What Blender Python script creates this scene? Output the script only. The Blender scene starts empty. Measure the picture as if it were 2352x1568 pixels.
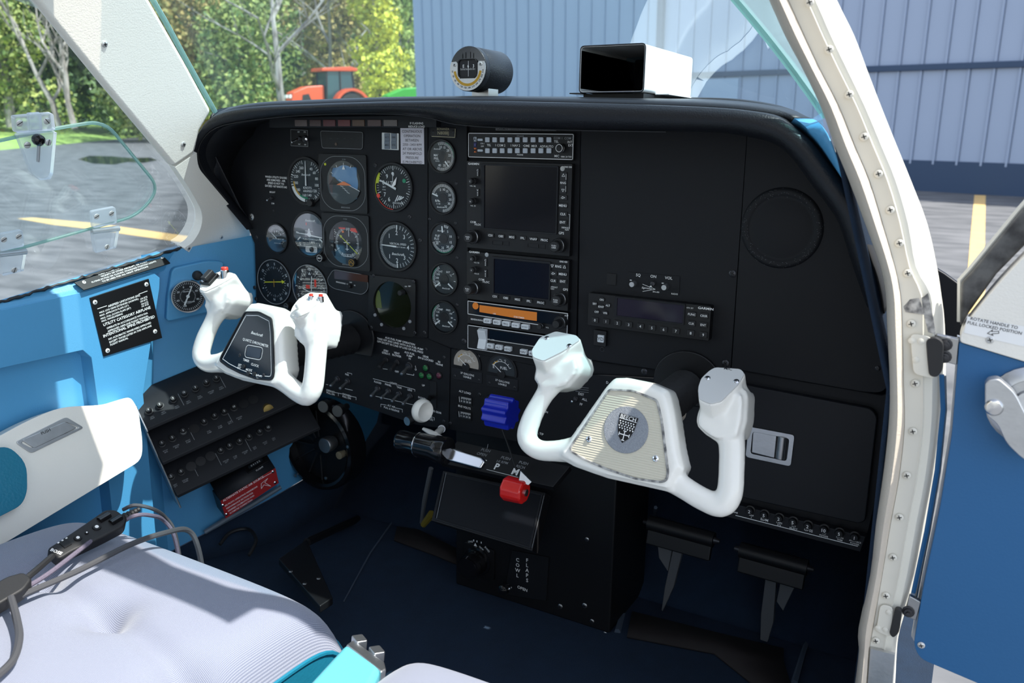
import bpy, math, random
import numpy as np
from mathutils import Vector, Matrix

# ------------------------------------------------------------------ camera, world, sun
SC = bpy.context.scene
COL = SC.collection
TILT = Matrix.Rotation(math.radians(-2.6), 4, 'X')      # the panel leans a little forward against the vertical
EYE = np.array([624.58, -973.78, -9.02])                # cockpit frame, mm: x right, y forward, z up, panel plane y = 0
FPX = 1900.0
def _axes():
    rx, ry, rz = np.radians([-13.6941, .8278, 29.6004])
    cy, sy, cp, sp, cr, sr = np.cos(rz), np.sin(rz), np.cos(rx), np.sin(rx), np.cos(ry), np.sin(ry)
    f = np.array([-sy*cp, cy*cp, sp]); r = np.array([cy, sy, 0]); u = np.cross(r, f)
    return r*cr+u*sr, -r*sr+u*cr, f
AR, AU, AF = _axes()
cam_d = bpy.data.cameras.new('camera'); cam = bpy.data.objects.new('camera', cam_d); COL.objects.link(cam)
cam_d.sensor_width = 36.0; cam_d.lens = FPX*36/2352; cam_d.clip_start = .02; cam_d.clip_end = 600
cm = Matrix.Identity(4)
for i in range(3):
    cm[i][0], cm[i][1], cm[i][2], cm[i][3] = AR[i], AU[i], -AF[i], EYE[i]*.001
cam.matrix_world = TILT @ cm
cam_d.dof.use_dof = True; cam_d.dof.focus_distance = 1.05; cam_d.dof.aperture_fstop = 9.0
SC.camera = cam
SC.view_settings.view_transform = 'Standard'; SC.view_settings.look = 'None'
SC.view_settings.gamma = 1.0; SC.view_settings.use_curve_mapping = False
SC.view_settings.exposure = 0.68
w = bpy.data.worlds.new('sky'); SC.world = w; w.use_nodes = True
nt = w.node_tree; bg = nt.nodes['Background']
sky = nt.nodes.new('ShaderNodeTexSky'); sky.sky_type = 'NISHITA'; sky.sun_disc = False
SUN = Vector((.50, .125, .857)).normalized()
sky.sun_elevation = math.asin(SUN.z); sky.sun_rotation = math.atan2(SUN.x, SUN.y)
sky.air_density = 1.0; sky.dust_density = .6; sky.ozone_density = 1.5
hs = nt.nodes.new('ShaderNodeHueSaturation'); hs.inputs['Saturation'].default_value = .5
nt.links.new(sky.outputs[0], hs.inputs['Color']); nt.links.new(hs.outputs[0], bg.inputs[0]); bg.inputs[1].default_value = .22
sun_d = bpy.data.lights.new('sun', 'SUN'); sun = bpy.data.objects.new('sun', sun_d); COL.objects.link(sun)
sun_d.energy = 4.8; sun_d.angle = math.radians(.53); sun_d.color = (1, .96, .88)
sun.rotation_euler = SUN.to_track_quat('Z', 'Y').to_euler(); sun.location = (4, -2, 8)

# ------------------------------------------------------------------ pixel of the photograph -> point on a plane at its real depth
V3 = lambda *a: np.array(a, float)
def ray(px, py): return AF+AR*(px-1176)/FPX-AU*(py-784)/FPX
def PP(px, py, o, n):
    d = ray(px, py); t = np.dot(np.asarray(o)-EYE, n)/np.dot(d, n); return EYE+d*t
def PY(px, py, y=0.): return PP(px, py, (0, y, 0), (0, 1, 0))
def PX(px, py, x): return PP(px, py, (x, 0, 0), (1, 0, 0))
def PZ(px, py, z): return PP(px, py, (0, 0, z), (0, 0, 1))
def unit(a): a = np.asarray(a, float); return a/np.linalg.norm(a)

class Fr:
    "local frame: o origin, u right, v up, n out of the surface"
    def __init__(s, o, u=(1, 0, 0), v=(0, 0, 1), n=None):
        s.o = np.asarray(o, float); s.u = unit(u); s.v = np.asarray(v, float)
        s.v = unit(s.v-s.u*np.dot(s.u, s.v)); s.n = np.cross(s.u, s.v)
    def p(s, u, v, n=0.): return s.o+s.u*u+s.v*v+s.n*n
    def at(s, u, v, n=0.): f = Fr(s.p(u, v, n), s.u, s.v); return f
    def rot(s, deg):
        a = math.radians(deg); c, d = math.cos(a), math.sin(a)
        return Fr(s.o, s.u*c+s.v*d, s.v*c-s.u*d)
    def loc(s, p): d = np.asarray(p)-s.o; return (np.dot(d, s.u), np.dot(d, s.v), np.dot(d, s.n))
    def px(s, x, y, n=0.):
        "pixel -> (u, v) on the plane n above the frame"
        l = s.loc(PP(x, y, s.o+s.n*n, s.n)); return (l[0], l[1])
    def tilt(s, au=0, av=0):
        "turn about u by au degrees, then about v by av degrees"
        a = math.radians(au); v = s.v*math.cos(a)+s.n*math.sin(a); u = s.u
        n = np.cross(u, v); b = math.radians(av); u = u*math.cos(b)-n*math.sin(b)
        return Fr(s.o, u, v)
PAN = Fr((0, 0, 0))

# ------------------------------------------------------------------ mesh builder
_txt = {}
def glyphs(s, bold, shear):
    k = (s, bold, shear)
    if k not in _txt:
        c = bpy.data.curves.new('t', 'FONT'); c.body = s; c.size = 1; c.resolution_u = 2; c.offset = bold; c.shear = shear
        o = bpy.data.objects.new('t', c); COL.objects.link(o)
        bpy.context.view_layer.update()
        me = bpy.data.meshes.new_from_object(o.evaluated_get(bpy.context.evaluated_depsgraph_get()))
        vs = np.array([v.co[:2] for v in me.vertices]) if len(me.vertices) else np.zeros((0, 2))
        fs = [tuple(p.vertices) for p in me.polygons]
        bpy.data.objects.remove(o); bpy.data.curves.remove(c); bpy.data.meshes.remove(me)
        _txt[k] = (vs, fs)
    return _txt[k]

class G:
    def __init__(s): s.v = []; s.f = []; s.sm = []
    def add(s, vs, fs, smooth=False):
        b = len(s.v); s.v.extend([tuple(map(float, x)) for x in vs])
        s.f.extend([tuple(i+b for i in f) for f in fs]); s.sm.extend([smooth]*len(fs)); return s
    def box(s, fr, u0, u1, v0, v1, n0, n1):
        vs = [fr.p(u, v, n) for n in (n0, n1) for v in (v0, v1) for u in (u0, u1)]
        return s.add(vs, [(0, 2, 3, 1), (4, 5, 7, 6), (0, 1, 5, 4), (2, 6, 7, 3), (0, 4, 6, 2), (1, 3, 7, 5)])
    def prism(s, fr, pts, n0, n1, smooth=False, taper=1.0, n1v=None):
        k = len(pts); c = np.mean(np.array(pts, float), 0)
        a = [fr.p(u, v, n0) for u, v in pts]
        b = [fr.p(c[0]+(u-c[0])*taper, c[1]+(v-c[1])*taper, n1) for u, v in pts]
        s.add(a+b, [tuple(range(k-1, -1, -1)), tuple(range(k, 2*k))], False)
        return s.add(a+b, [(i, (i+1) % k, k+(i+1) % k, k+i) for i in range(k)], smooth)
    def frame(s, fr, out, inn, n0, n1, smooth=False):
        k = len(out)
        vs = [fr.p(u, v, n) for n in (n0, n1) for pts in (out, inn) for u, v in pts]
        fs = []
        for i in range(k):
            j = (i+1) % k
            fs += [(2*k+i, 2*k+j, 3*k+j, 3*k+i), (i, j, 2*k+j, 2*k+i), (k+j, k+i, 3*k+i, 3*k+j), (j, i, k+i, k+j)]
        return s.add(vs, fs, smooth)
    def lathe(s, fr, prof, seg=24, smooth=True, a0=0, sx=1., sy=1., cap=True):
        vs = []; fs = []
        for r, n in prof:
            for i in range(seg):
                a = 2*math.pi*i/seg+a0; vs.append(fr.p(r*math.cos(a)*sx, r*math.sin(a)*sy, n))
        for j in range(len(prof)-1):
            for i in range(seg):
                k = (i+1) % seg; fs.append((j*seg+i, j*seg+k, (j+1)*seg+k, (j+1)*seg+i))
        s.add(vs, fs, smooth)
        m = len(prof)-1
        e = [s.v[len(s.v)-len(vs)+i] for i in range(len(vs))]
        if not cap: return s
        if prof[0][0] > 1e-6: s.add(e[:seg], [tuple(range(seg-1, -1, -1))])
        if prof[m][0] > 1e-6: s.add(e[m*seg:], [tuple(range(seg))])
        return s
    def disc(s, fr, r, n=0., seg=32): return s.add([fr.p(r*math.cos(2*math.pi*i/seg), r*math.sin(2*math.pi*i/seg), n) for i in range(seg)], [tuple(range(seg))])
    def poly(s, fr, pts, n=0.): return s.add([fr.p(u, v, n) for u, v in pts], [tuple(range(len(pts)))])
    def face(s, pts): return s.add(pts, [tuple(range(len(pts)))])
    def grid(s, rows, smooth=True, closed=False):
        m = len(rows); k = len(rows[0]); vs = [p for r in rows for p in r]; fs = []
        for j in range(m-1):
            for i in range(k if closed else k-1):
                a = (i+1) % k; fs.append((j*k+i, j*k+a, (j+1)*k+a, (j+1)*k+i))
        return s.add(vs, fs, smooth)
    def tube(s, pts, r, seg=8, caps=True, smooth=True, flat=1.0, up=None):
        pts = [np.asarray(p, float) for p in pts]; n = len(pts); rows = []
        rr = r if hasattr(r, '__len__') else [r]*n
        t0 = unit(pts[1]-pts[0]); ref = np.asarray(up if up is not None else ((0, 0, 1) if abs(t0[2]) < .9 else (1, 0, 0)), float)
        a = unit(np.cross(t0, ref))
        for i in range(n):
            t = unit(pts[min(i+1, n-1)]-pts[max(i-1, 0)]); a = unit(a-t*np.dot(a, t)); b = np.cross(t, a)
            rows.append([pts[i]+(a*math.cos(2*math.pi*k/seg)+b*flat*math.sin(2*math.pi*k/seg))*rr[i] for k in range(seg)])
        s.grid(rows, smooth, True)
        if caps: s.face(rows[0][::1]); s.face(rows[-1][::-1])
        return s
    def text(s, fr, u, v, t, size, n=.25, al='c', rot=0, bold=.008, shear=0, sx=1.0):
        vs, fs = glyphs(t, bold, shear)
        if not len(vs): return s
        x0, x1 = vs[:, 0].min(), vs[:, 0].max(); ox = {'c': (x0+x1)/2, 'l': x0, 'r': x1}[al]
        k = size/.72; c, d = math.cos(math.radians(rot)), math.sin(math.radians(rot))
        P = [(((x-ox)*sx*k), (y-.36)*k) for x, y in vs]
        return s.add([fr.p(u+x*c-y*d, v+x*d+y*c, n) for x, y in P], fs)
    def ticks(s, fr, r0, r1, a0, a1, cnt, wd, n=.25):
        "angles clockwise from twelve o'clock, in degrees"
        for i in range(cnt):
            a = math.radians(a0+(a1-a0)*i/max(cnt-1, 1)); cx, cy = math.sin(a), math.cos(a); px, py = cy*wd/2, -cx*wd/2
            s.add([fr.p(cx*r0-px, cy*r0-py, n), fr.p(cx*r0+px, cy*r0+py, n), fr.p(cx*r1+px, cy*r1+py, n), fr.p(cx*r1-px, cy*r1-py, n)], [(3, 2, 1, 0)])
        return s
    def arc(s, fr, r0, r1, a0, a1, n=.25, seg=20):
        vs = []
        for i in range(seg+1):
            a = math.radians(a0+(a1-a0)*i/seg)
            vs += [fr.p(math.sin(a)*r0, math.cos(a)*r0, n), fr.p(math.sin(a)*r1, math.cos(a)*r1, n)]
        return s.add(vs, [(2*i, 2*i+1, 2*i+3, 2*i+2) for i in range(seg)])
    def needle(s, fr, ang, r, tail, wd, n=1.2, tip=.25):
        a = math.radians(ang); e = np.array([math.sin(a), math.cos(a)]); q = np.array([e[1], -e[0]])
        P = [e*-tail-q*wd/2, e*-tail+q*wd/2, e*r+q*wd/2*tip, e*r-q*wd/2*tip]
        return s.prism(fr, [tuple(p) for p in P][::-1], n, n+.5)
    def line(s, fr, pts, wd, n=.25):
        for (a, b) in zip(pts[:-1], pts[1:]):
            a = np.array(a, float); b = np.array(b, float); d = unit(b-a); q = np.array([-d[1], d[0]])*wd/2; a = a-d*wd/2*.6; b = b+d*wd/2*.6
            s.add([fr.p(*(a-q), n), fr.p(*(b-q), n), fr.p(*(b+q), n), fr.p(*(a+q), n)], [(0, 1, 2, 3)])
        return s
    def screw(s, fr, u, v, r, n=0.):
        "domed cross-head screw with its recess"
        f = fr.at(u, v, n)
        s.lathe(f, [(r, 0), (r, r*.18), (r*.8, r*.38), (r*.4, r*.46)], 12)
        return s

def rrect(u0, u1, v0, v1, r, k=4):
    pts = []
    for cx, cy, a in ((u1-r, v0+r, -90), (u1-r, v1-r, 0), (u0+r, v1-r, 90), (u0+r, v0+r, 180)):
        for i in range(k+1):
            t = math.radians(a+90*i/k); pts.append((cx+r*math.cos(t), cy+r*math.sin(t)))
    return pts
def rpoly(pts, r, k=4):
    "round the corners of any polygon"
    out = []; n = len(pts); P = [np.array(p, float) for p in pts]
    for i in range(n):
        a, b, c = P[i-1], P[i], P[(i+1) % n]
        rr = r[i] if hasattr(r, '__len__') else r
        d0, d1 = np.linalg.norm(a-b), np.linalg.norm(c-b); q = min(rr, d0*.49, d1*.49)
        s0, s1 = b+(a-b)/d0*q, b+(c-b)/d1*q
        for j in range(k+1):
            t = j/k; out.append(tuple(s0*(1-t)**2+b*2*t*(1-t)+s1*t*t))
    return out
def scale2(pts, k, c=None):
    c = np.mean(np.array(pts), 0) if c is None else np.array(c)
    return [tuple(c+(np.array(p)-c)*k) for p in pts]
def inset(pts, d):
    "shrink a roughly convex outline by d"
    P = np.array(pts, float); n = len(P); area = sum(P[i][0]*P[(i+1) % n][1]-P[(i+1) % n][0]*P[i][1] for i in range(n)); sg = 1 if area > 0 else -1
    out = []
    for i in range(n):
        e0 = P[i]-P[i-1]; e1 = P[(i+1) % n]-P[i]
        n0 = np.array([-e0[1], e0[0]]); n1 = np.array([-e1[1], e1[0]])
        l0, l1 = np.linalg.norm(n0), np.linalg.norm(n1)
        m = (n0/l0 if l0 > 1e-9 else 0)+(n1/l1 if l1 > 1e-9 else 0); m = m/max(np.linalg.norm(m), 1e-9)
        out.append(tuple(P[i]+m*d*sg))
    return out
def ccw(pts):
    a = sum(pts[i][0]*pts[(i+1) % len(pts)][1]-pts[(i+1) % len(pts)][0]*pts[i][1] for i in range(len(pts)))
    return list(pts) if a > 0 else list(pts)[::-1]
def spline(pts, n):
    "Catmull-Rom through points of any dimension, n samples evenly by parameter"
    P = np.array(pts, float); m = len(P); out = []
    for i in range(n):
        t = i*(m-1)/(n-1); k = min(int(t), m-2); f = t-k
        p0, p1, p2, p3 = P[max(k-1, 0)], P[k], P[k+1], P[min(k+2, m-1)]
        out.append(.5*((2*p1)+(p2-p0)*f+(2*p0-5*p1+4*p2-p3)*f*f+(3*p1-p0-3*p2+p3)*f**3))
    return out

# ------------------------------------------------------------------ materials
MT = {}
def mat(name, col, rough=.5, metal=0., bump=0., bscale=400., spec=.5, var=0., vscale=30., coat=0., emit=0., voro=False, sheen=0.):
    m = bpy.data.materials.new(name); m.use_nodes = True; n = m.node_tree; b = n.nodes['Principled BSDF']
    b.inputs['Base Color'].default_value = (*col, 1); b.inputs['Roughness'].default_value = rough; b.inputs['Metallic'].default_value = metal
    b.inputs['Specular IOR Level'].default_value = spec; b.inputs['Coat Weight'].default_value = coat; b.inputs['Sheen Weight'].default_value = sheen
    tc = n.nodes.new('ShaderNodeTexCoord')
    if emit: b.inputs['Emission Color'].default_value = (*col, 1); b.inputs['Emission Strength'].default_value = emit
    if bump:
        t = n.nodes.new('ShaderNodeTexVoronoi' if voro else 'ShaderNodeTexNoise'); t.inputs['Scale'].default_value = bscale
        bp = n.nodes.new('ShaderNodeBump'); bp.inputs['Strength'].default_value = bump; bp.inputs['Distance'].default_value = .001
        n.links.new(tc.outputs['Object'], t.inputs['Vector']); n.links.new(t.outputs[0], bp.inputs['Height']); n.links.new(bp.outputs[0], b.inputs['Normal'])
    if var:
        t = n.nodes.new('ShaderNodeTexNoise'); t.inputs['Scale'].default_value = vscale; t.inputs['Detail'].default_value = 6
        mx = n.nodes.new('ShaderNodeMix'); mx.data_type = 'RGBA'
        mx.inputs[6].default_value = (*[c*(1-var) for c in col], 1); mx.inputs[7].default_value = (*[min(1, c*(1+var)) for c in col], 1)
        n.links.new(tc.outputs['Object'], t.inputs['Vector']); n.links.new(t.outputs[0], mx.inputs[0]); n.links.new(mx.outputs[2], b.inputs['Base Color'])
    MT[name] = m; return m
def glass(name, tint, gloss=.08, rough=.0, haze=0., hcol=(1, 1, 1), ior=1.45):
    m = bpy.data.materials.new(name); m.use_nodes = True; n = m.node_tree; n.nodes.remove(n.nodes['Principled BSDF']); out = n.nodes['Material Output']
    tr = n.nodes.new('ShaderNodeBsdfTransparent'); tr.inputs[0].default_value = (*tint, 1)
    gl = n.nodes.new('ShaderNodeBsdfGlossy'); gl.inputs['Roughness'].default_value = rough; gl.inputs[0].default_value = (1, 1, 1, 1)
    fz = n.nodes.new('ShaderNodeFresnel'); fz.inputs[0].default_value = ior
    mu = n.nodes.new('ShaderNodeMath'); mu.operation = 'MULTIPLY'; mu.inputs[1].default_value = gloss; n.links.new(fz.outputs[0], mu.inputs[0])
    mx = n.nodes.new('ShaderNodeMixShader'); n.links.new(mu.outputs[0], mx.inputs[0]); n.links.new(tr.outputs[0], mx.inputs[1]); n.links.new(gl.outputs[0], mx.inputs[2])
    last = mx
    if haze:
        df = n.nodes.new('ShaderNodeBsdfTranslucent'); df.inputs[0].default_value = (*hcol, 1); d2 = n.nodes.new('ShaderNodeBsdfDiffuse'); d2.inputs[0].default_value = (*hcol, 1)
        ad = n.nodes.new('ShaderNodeMixShader'); ad.inputs[0].default_value = .5; n.links.new(df.outputs[0], ad.inputs[1]); n.links.new(d2.outputs[0], ad.inputs[2])
        m2 = n.nodes.new('ShaderNodeMixShader'); m2.inputs[0].default_value = haze; n.links.new(mx.outputs[0], m2.inputs[1]); n.links.new(ad.outputs[0], m2.inputs[2]); last = m2
    n.links.new(last.outputs[0], out.inputs[0]); MT[name] = m; return m

mat('panel', (.0045, .0053, .0075), .62, bump=.12, bscale=1800, spec=.35)
mat('panel2', (.008, .009, .012), .55, bump=.12, bscale=1800, spec=.35)
mat('black', (.006, .006, .007), .45, spec=.4)
mat('gloss_black', (.006, .006, .007), .12, spec=.6)
mat('rubber', (.012, .012, .013), .55, bump=.1, bscale=900)
mat('vinyl_black', (.008, .009, .012), .4, bump=.4, bscale=620, spec=.42)
mat('dial', (.014, .02, .025), .5)
mat('dial_black', (.005, .006, .009), .5)
mat('white', (.88, .88, .86), .5)
mat('ink', (.9, .9, .88), .6)
mat('ink_dim', (.28, .29, .3), .6)
mat('ink_black', (.01, .01, .012), .6)
mat('yellow', (.62, .66, .03), .5)
mat('amber', (.6, .33, .02), .5)
mat('green', (.02, .26, .13), .5)
mat('redm', (.8, .06, .035), .45)
mat('orange', (.85, .2, .04), .5)
mat('cyan', (.05, .3, .5), .5)
mat('brass', (.5, .36, .12), .35, .8)
mat('chrome', (.78, .79, .8), .16, 1.)
mat('steel', (.42, .42, .42), .33, 1., var=.25, vscale=60)
mat('alu', (.55, .56, .57), .4, 1., var=.12, vscale=90, bump=.1, bscale=300)
mat('screw', (.62, .62, .6), .35, .4)
mat('screw_dark', (.05, .05, .055), .35, .6)
mat('yoke_white', (.88, .86, .79), .22, spec=.5, coat=.25)
mat('cream', (.86, .83, .75), .55, bump=.3, bscale=480, var=.04, vscale=9)
mat('cream_metal', (.68, .66, .58), .4, bump=.06, bscale=30, var=.07, vscale=14)
mat('beige', (.58, .51, .42), .6, bump=.5, bscale=520, var=.06, vscale=20)
mat('blue_vinyl', (.085, .33, .58), .48, bump=.2, bscale=500, var=.04, vscale=8)
mat('blue_door', (.016, .115, .28), .55, bump=.12, bscale=400, var=.05, vscale=6)
mat('teal', (.012, .17, .27), .32, bump=.3, bscale=320)
mat('aqua', (.12, .48, .56), .42, bump=.25, bscale=520)
mat('carpet', (.005, .018, .042), .95, bump=.7, bscale=700, var=.3, vscale=40)
mat('carpet_edge', (.05, .07, .1), .8)
mat('brown', (.018, .013, .012), .8, var=.3)
def fabric():
    m = mat('fabric', (.3, .33, .42), .85, sheen=.3); n = m.node_tree; b = n.nodes['Principled BSDF']; tc = n.nodes.new('ShaderNodeTexCoord')
    ws = []
    for ax in ('X', 'Y'):
        wv = n.nodes.new('ShaderNodeTexWave'); wv.bands_direction = ax; wv.inputs['Scale'].default_value = 260; wv.inputs['Distortion'].default_value = .4
        n.links.new(tc.outputs['Object'], wv.inputs['Vector']); ws.append(wv)
    mu = n.nodes.new('ShaderNodeMath'); mu.operation = 'MULTIPLY'; n.links.new(ws[0].outputs[1], mu.inputs[0]); n.links.new(ws[1].outputs[1], mu.inputs[1])
    mx = n.nodes.new('ShaderNodeMix'); mx.data_type = 'RGBA'; mx.inputs[6].default_value = (.16, .18, .25, 1); mx.inputs[7].default_value = (.46, .48, .57, 1)
    n.links.new(mu.outputs[0], mx.inputs[0]); n.links.new(mx.outputs[2], b.inputs['Base Color'])
    bp = n.nodes.new('ShaderNodeBump'); bp.inputs['Strength'].default_value = .35; bp.inputs['Distance'].default_value = .001
    n.links.new(mu.outputs[0], bp.inputs['Height']); n.links.new(bp.outputs[0], b.inputs['Normal'])
fabric()
def ramped(name, c0, c1, rough, scale, stretch=(1, 1, 1), bump=0., c2=None):
    m = mat(name, c0, rough); n = m.node_tree; b = n.nodes['Principled BSDF']; tc = n.nodes.new('ShaderNodeTexCoord')
    mp = n.nodes.new('ShaderNodeMapping'); mp.inputs['Scale'].default_value = stretch; t = n.nodes.new('ShaderNodeTexNoise')
    t.inputs['Scale'].default_value = scale; t.inputs['Detail'].default_value = 8; r = n.nodes.new('ShaderNodeValToRGB')
    r.color_ramp.elements[0].position = .35; r.color_ramp.elements[1].position = .65
    r.color_ramp.elements[0].color = (*c0, 1); r.color_ramp.elements[1].color = (*c1, 1)
    n.links.new(tc.outputs['Object'], mp.inputs[0]); n.links.new(mp.outputs[0], t.inputs['Vector']); n.links.new(t.outputs[0], r.inputs[0]); n.links.new(r.outputs[0], b.inputs['Base Color'])
    if bump:
        bp = n.nodes.new('ShaderNodeBump'); bp.inputs['Strength'].default_value = bump; bp.inputs['Distance'].default_value = .002; n.links.new(t.outputs[0], bp.inputs['Height']); n.links.new(bp.outputs[0], b.inputs['Normal'])
    return m
ramped('tarmac', (.08, .084, .09), (.165, .168, .175), .85, 1.2, (1, 3, 1), .3)
ramped('grass', (.2, .33, .07), (.36, .5, .12), .9, 6., (1, 1, 1), .5)
ramped('grime', (.1, .1, .1), (.5, .49, .46), .6, 160., (1, .5, 1))
ramped('worn_rubber', (.02, .02, .021), (.1, .1, .098), .5, 60., (1, 1, 1), .4)
ramped('bark', (.16, .14, .12), (.45, .42, .38), .9, 3., (1, 1, .2), .5)
mat('line_paint', (.75, .5, .2), .8, var=.15, vscale=4)
mat('hangar', (.31, .38, .51), .45, .0, var=.06, vscale=.8)
mat('hangar_door', (.34, .44, .57), .45, .0, var=.05, vscale=.8)
mat('hangar_trim', (.02, .05, .11), .5)
mat('water', (.02, .03, .035), .06)
mat('tractor_orange', (.75, .1, .03), .35)
mat('tractor_green', (.05, .4, .03), .4)
mat('tractor_glass', (.02, .07, .08), .08)
mat('tyre', (.03, .028, .027), .85)
def leaves(name, a, b):
    m = mat(name, a, .7); n = m.node_tree; bs = n.nodes['Principled BSDF']; g = n.nodes.new('ShaderNodeNewGeometry'); mx = n.nodes.new('ShaderNodeMix'); mx.data_type = 'RGBA'
    mx.inputs[6].default_value = (*a, 1); mx.inputs[7].default_value = (*b, 1); n.links.new(g.outputs['Random Per Island'], mx.inputs[0]); n.links.new(mx.outputs[2], bs.inputs['Base Color'])
    bs.inputs['Subsurface Weight'].default_value = 0
leaves('leaf_dark', (0.039, 0.091, 0.039), (0.143, 0.221, 0.065))
leaves('leaf_mid', (0.104, 0.195, 0.052), (0.416, 0.455, 0.117))
leaves('leaf_light', (0.195, 0.325, 0.065), (0.546, 0.598, 0.156))
leaves('leaf_yellow', (0.39, 0.468, 0.078), (0.95, 0.884, 0.078))
leaves('leaf_olive', (0.208, 0.221, 0.065), (0.546, 0.39, 0.13))
glass('windshield', (.74, .89, .96), .16, haze=.05, hcol=(.7, .9, 1))
glass('ventglass', (.93, .97, .98), .5, haze=.02)
glass('sideglass', (.84, .93, .96), .6, haze=.03, hcol=(.8, .95, 1))
glass('hazeglass', (.6, .85, .9), .8, haze=.3, hcol=(.85, 1, 1))
glass('edgeglass', (.5, .7, .66), .9, haze=.45, hcol=(.55, .74, .69))
glass('acrylic', (.93, .97, .98), 2.0, rough=.05, haze=.3, hcol=(.95, .97, 1))
glass('lens', (.92, .95, .96), .26, rough=.02)
mat('acrylic_edge', (.75, .85, .88), .2)

# ------------------------------------------------------------------ objects
import bmesh
COCK = []; BASE = {}
RAW = {'ink', 'ink_dim', 'ink_black'}
def setp(o, label=None, cat=None, group=None, kind=None):
    for k, x in (('label', label), ('category', cat), ('group', group), ('kind', kind)):
        if x: o[k] = x
    return o
def thing(name, label, cat, loc, group=None, kind=None, world=False):
    o = bpy.data.objects.new(name, None); COL.objects.link(o); o.empty_display_size = .01
    l = np.asarray(loc, float); BASE[o] = l
    k = 1. if world else .001
    o.location = Vector(l*k)
    if not world: COCK.append(o)
    return setp(o, label, cat, group, kind)
def obj(name, g, m=None, parent=None, label=None, cat=None, group=None, kind=None, bevel=0., seg=2, ang=38, sub=0, world=False, raw=False, base=None, solid=0.):
    k = 1. if world else .001
    mats = [m]; mi = None
    if isinstance(g, list):
        mats = [x[1] for x in g]; mi = []; gg = G()
        for i, (q, _) in enumerate(g): gg.add(q.v, q.f); mi += [i]*len(q.f)
        g = gg; m = mats[0]
    v = np.array(g.v)
    if parent is not None: b = BASE[parent]
    elif base is not None: b = np.asarray(base, float)
    else: b = np.array([(v[:, 0].min()+v[:, 0].max())/2, (v[:, 1].min()+v[:, 1].max())/2, v[:, 2].min()])
    me = bpy.data.meshes.new(name); me.from_pydata(((v-b)*k).tolist(), [], g.f)
    if mi: me.polygons.foreach_set('material_index', mi)
    if not (raw or m in RAW):
        bm = bmesh.new(); bm.from_mesh(me); bmesh.ops.remove_doubles(bm, verts=bm.verts, dist=2e-6 if not world else 1e-4)
        bmesh.ops.recalc_face_normals(bm, faces=bm.faces); bm.to_mesh(me); bm.free()
        me.polygons.foreach_set('use_smooth', [True]*len(me.polygons)); me.set_sharp_from_angle(angle=math.radians(ang))
    for x in mats: me.materials.append(MT[x] if isinstance(x, str) else x)
    o = bpy.data.objects.new(name, me); COL.objects.link(o); BASE[o] = b
    if parent is not None: o.parent = parent
    else:
        o.location = Vector(b*k)
        if not world: COCK.append(o)
    if solid:
        q = o.modifiers.new('s', 'SOLIDIFY'); q.thickness = solid*k; q.offset = 0
    if bevel:
        q = o.modifiers.new('b', 'BEVEL'); q.width = bevel*k; q.segments = seg; q.limit_method = 'ANGLE'; q.angle_limit = math.radians(35); q.harden_normals = True; q.use_clamp_overlap = True
    if sub:
        q = o.modifiers.new('u', 'SUBSURF'); q.levels = sub; q.render_levels = sub
    return setp(o, label, cat, group, kind)
def dup(root, loc=None, label=None):
    r = root.copy(); COL.objects.link(r); BASE[r] = BASE[root]
    if loc is not None: r.location = Vector(loc)
    if label: r['label'] = label
    for ch in list(root.children):
        c = ch.copy(); COL.objects.link(c); c.parent = r
        for g2 in list(ch.children):
            d = g2.copy(); COL.objects.link(d); d.parent = c
    return r

# ------------------------------------------------------------------ outside (gravity frame, metres)
T3 = np.array(TILT.to_3x3()); WEYE = T3@EYE*.001
GZ = -1.75
def wray(px, py): return T3@ray(px, py)
def WG(px, py, z=GZ): d = wray(px, py); t = (z-WEYE[2])/d[2]; return WEYE+d*t
def WD(px, py, dist):
    d = wray(px, py); return WEYE+d*dist/math.hypot(d[0], d[1])
WF = Fr((0, 0, GZ), (1, 0, 0), (0, 1, 0))
g = G(); g.add([(-150, -60, GZ), (150, -60, GZ), (150, 150, GZ), (-150, 150, GZ)], [(0, 1, 2, 3)])
obj('ground', g, 'tarmac', kind='structure', world=True, label='grey tarmac apron around the aircraft')
# grass bank beyond the apron
a, b, c = WG(-300, 352), WG(0, 345), WG(340, 313)
far = [WD(x, 250, 140)[:2] for x in (-600, 200, 960, 1500)]
e2 = WD(960, 250, 34)
near = [a, b, c, WD(520, 250, 36), e2]
g = G(); rows = []
for i, p in enumerate(near):
    p = np.array([p[0], p[1], GZ]); d = unit([p[0]-WEYE[0], p[1]-WEYE[1], 0])
    rows.append([p+np.array([0, 0, .004]), p+d*1.5+np.array([0, 0, .12]), p+d*6+np.array([0, 0, .35]), p+d*20+np.array([0, 0, 1.0]), p+d*90+np.array([0, 0, 1.4])])
g.grid(rows); obj('grass_verge', g, 'grass', label='bright green mown grass bank beyond the apron', kind='structure', world=True)
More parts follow.
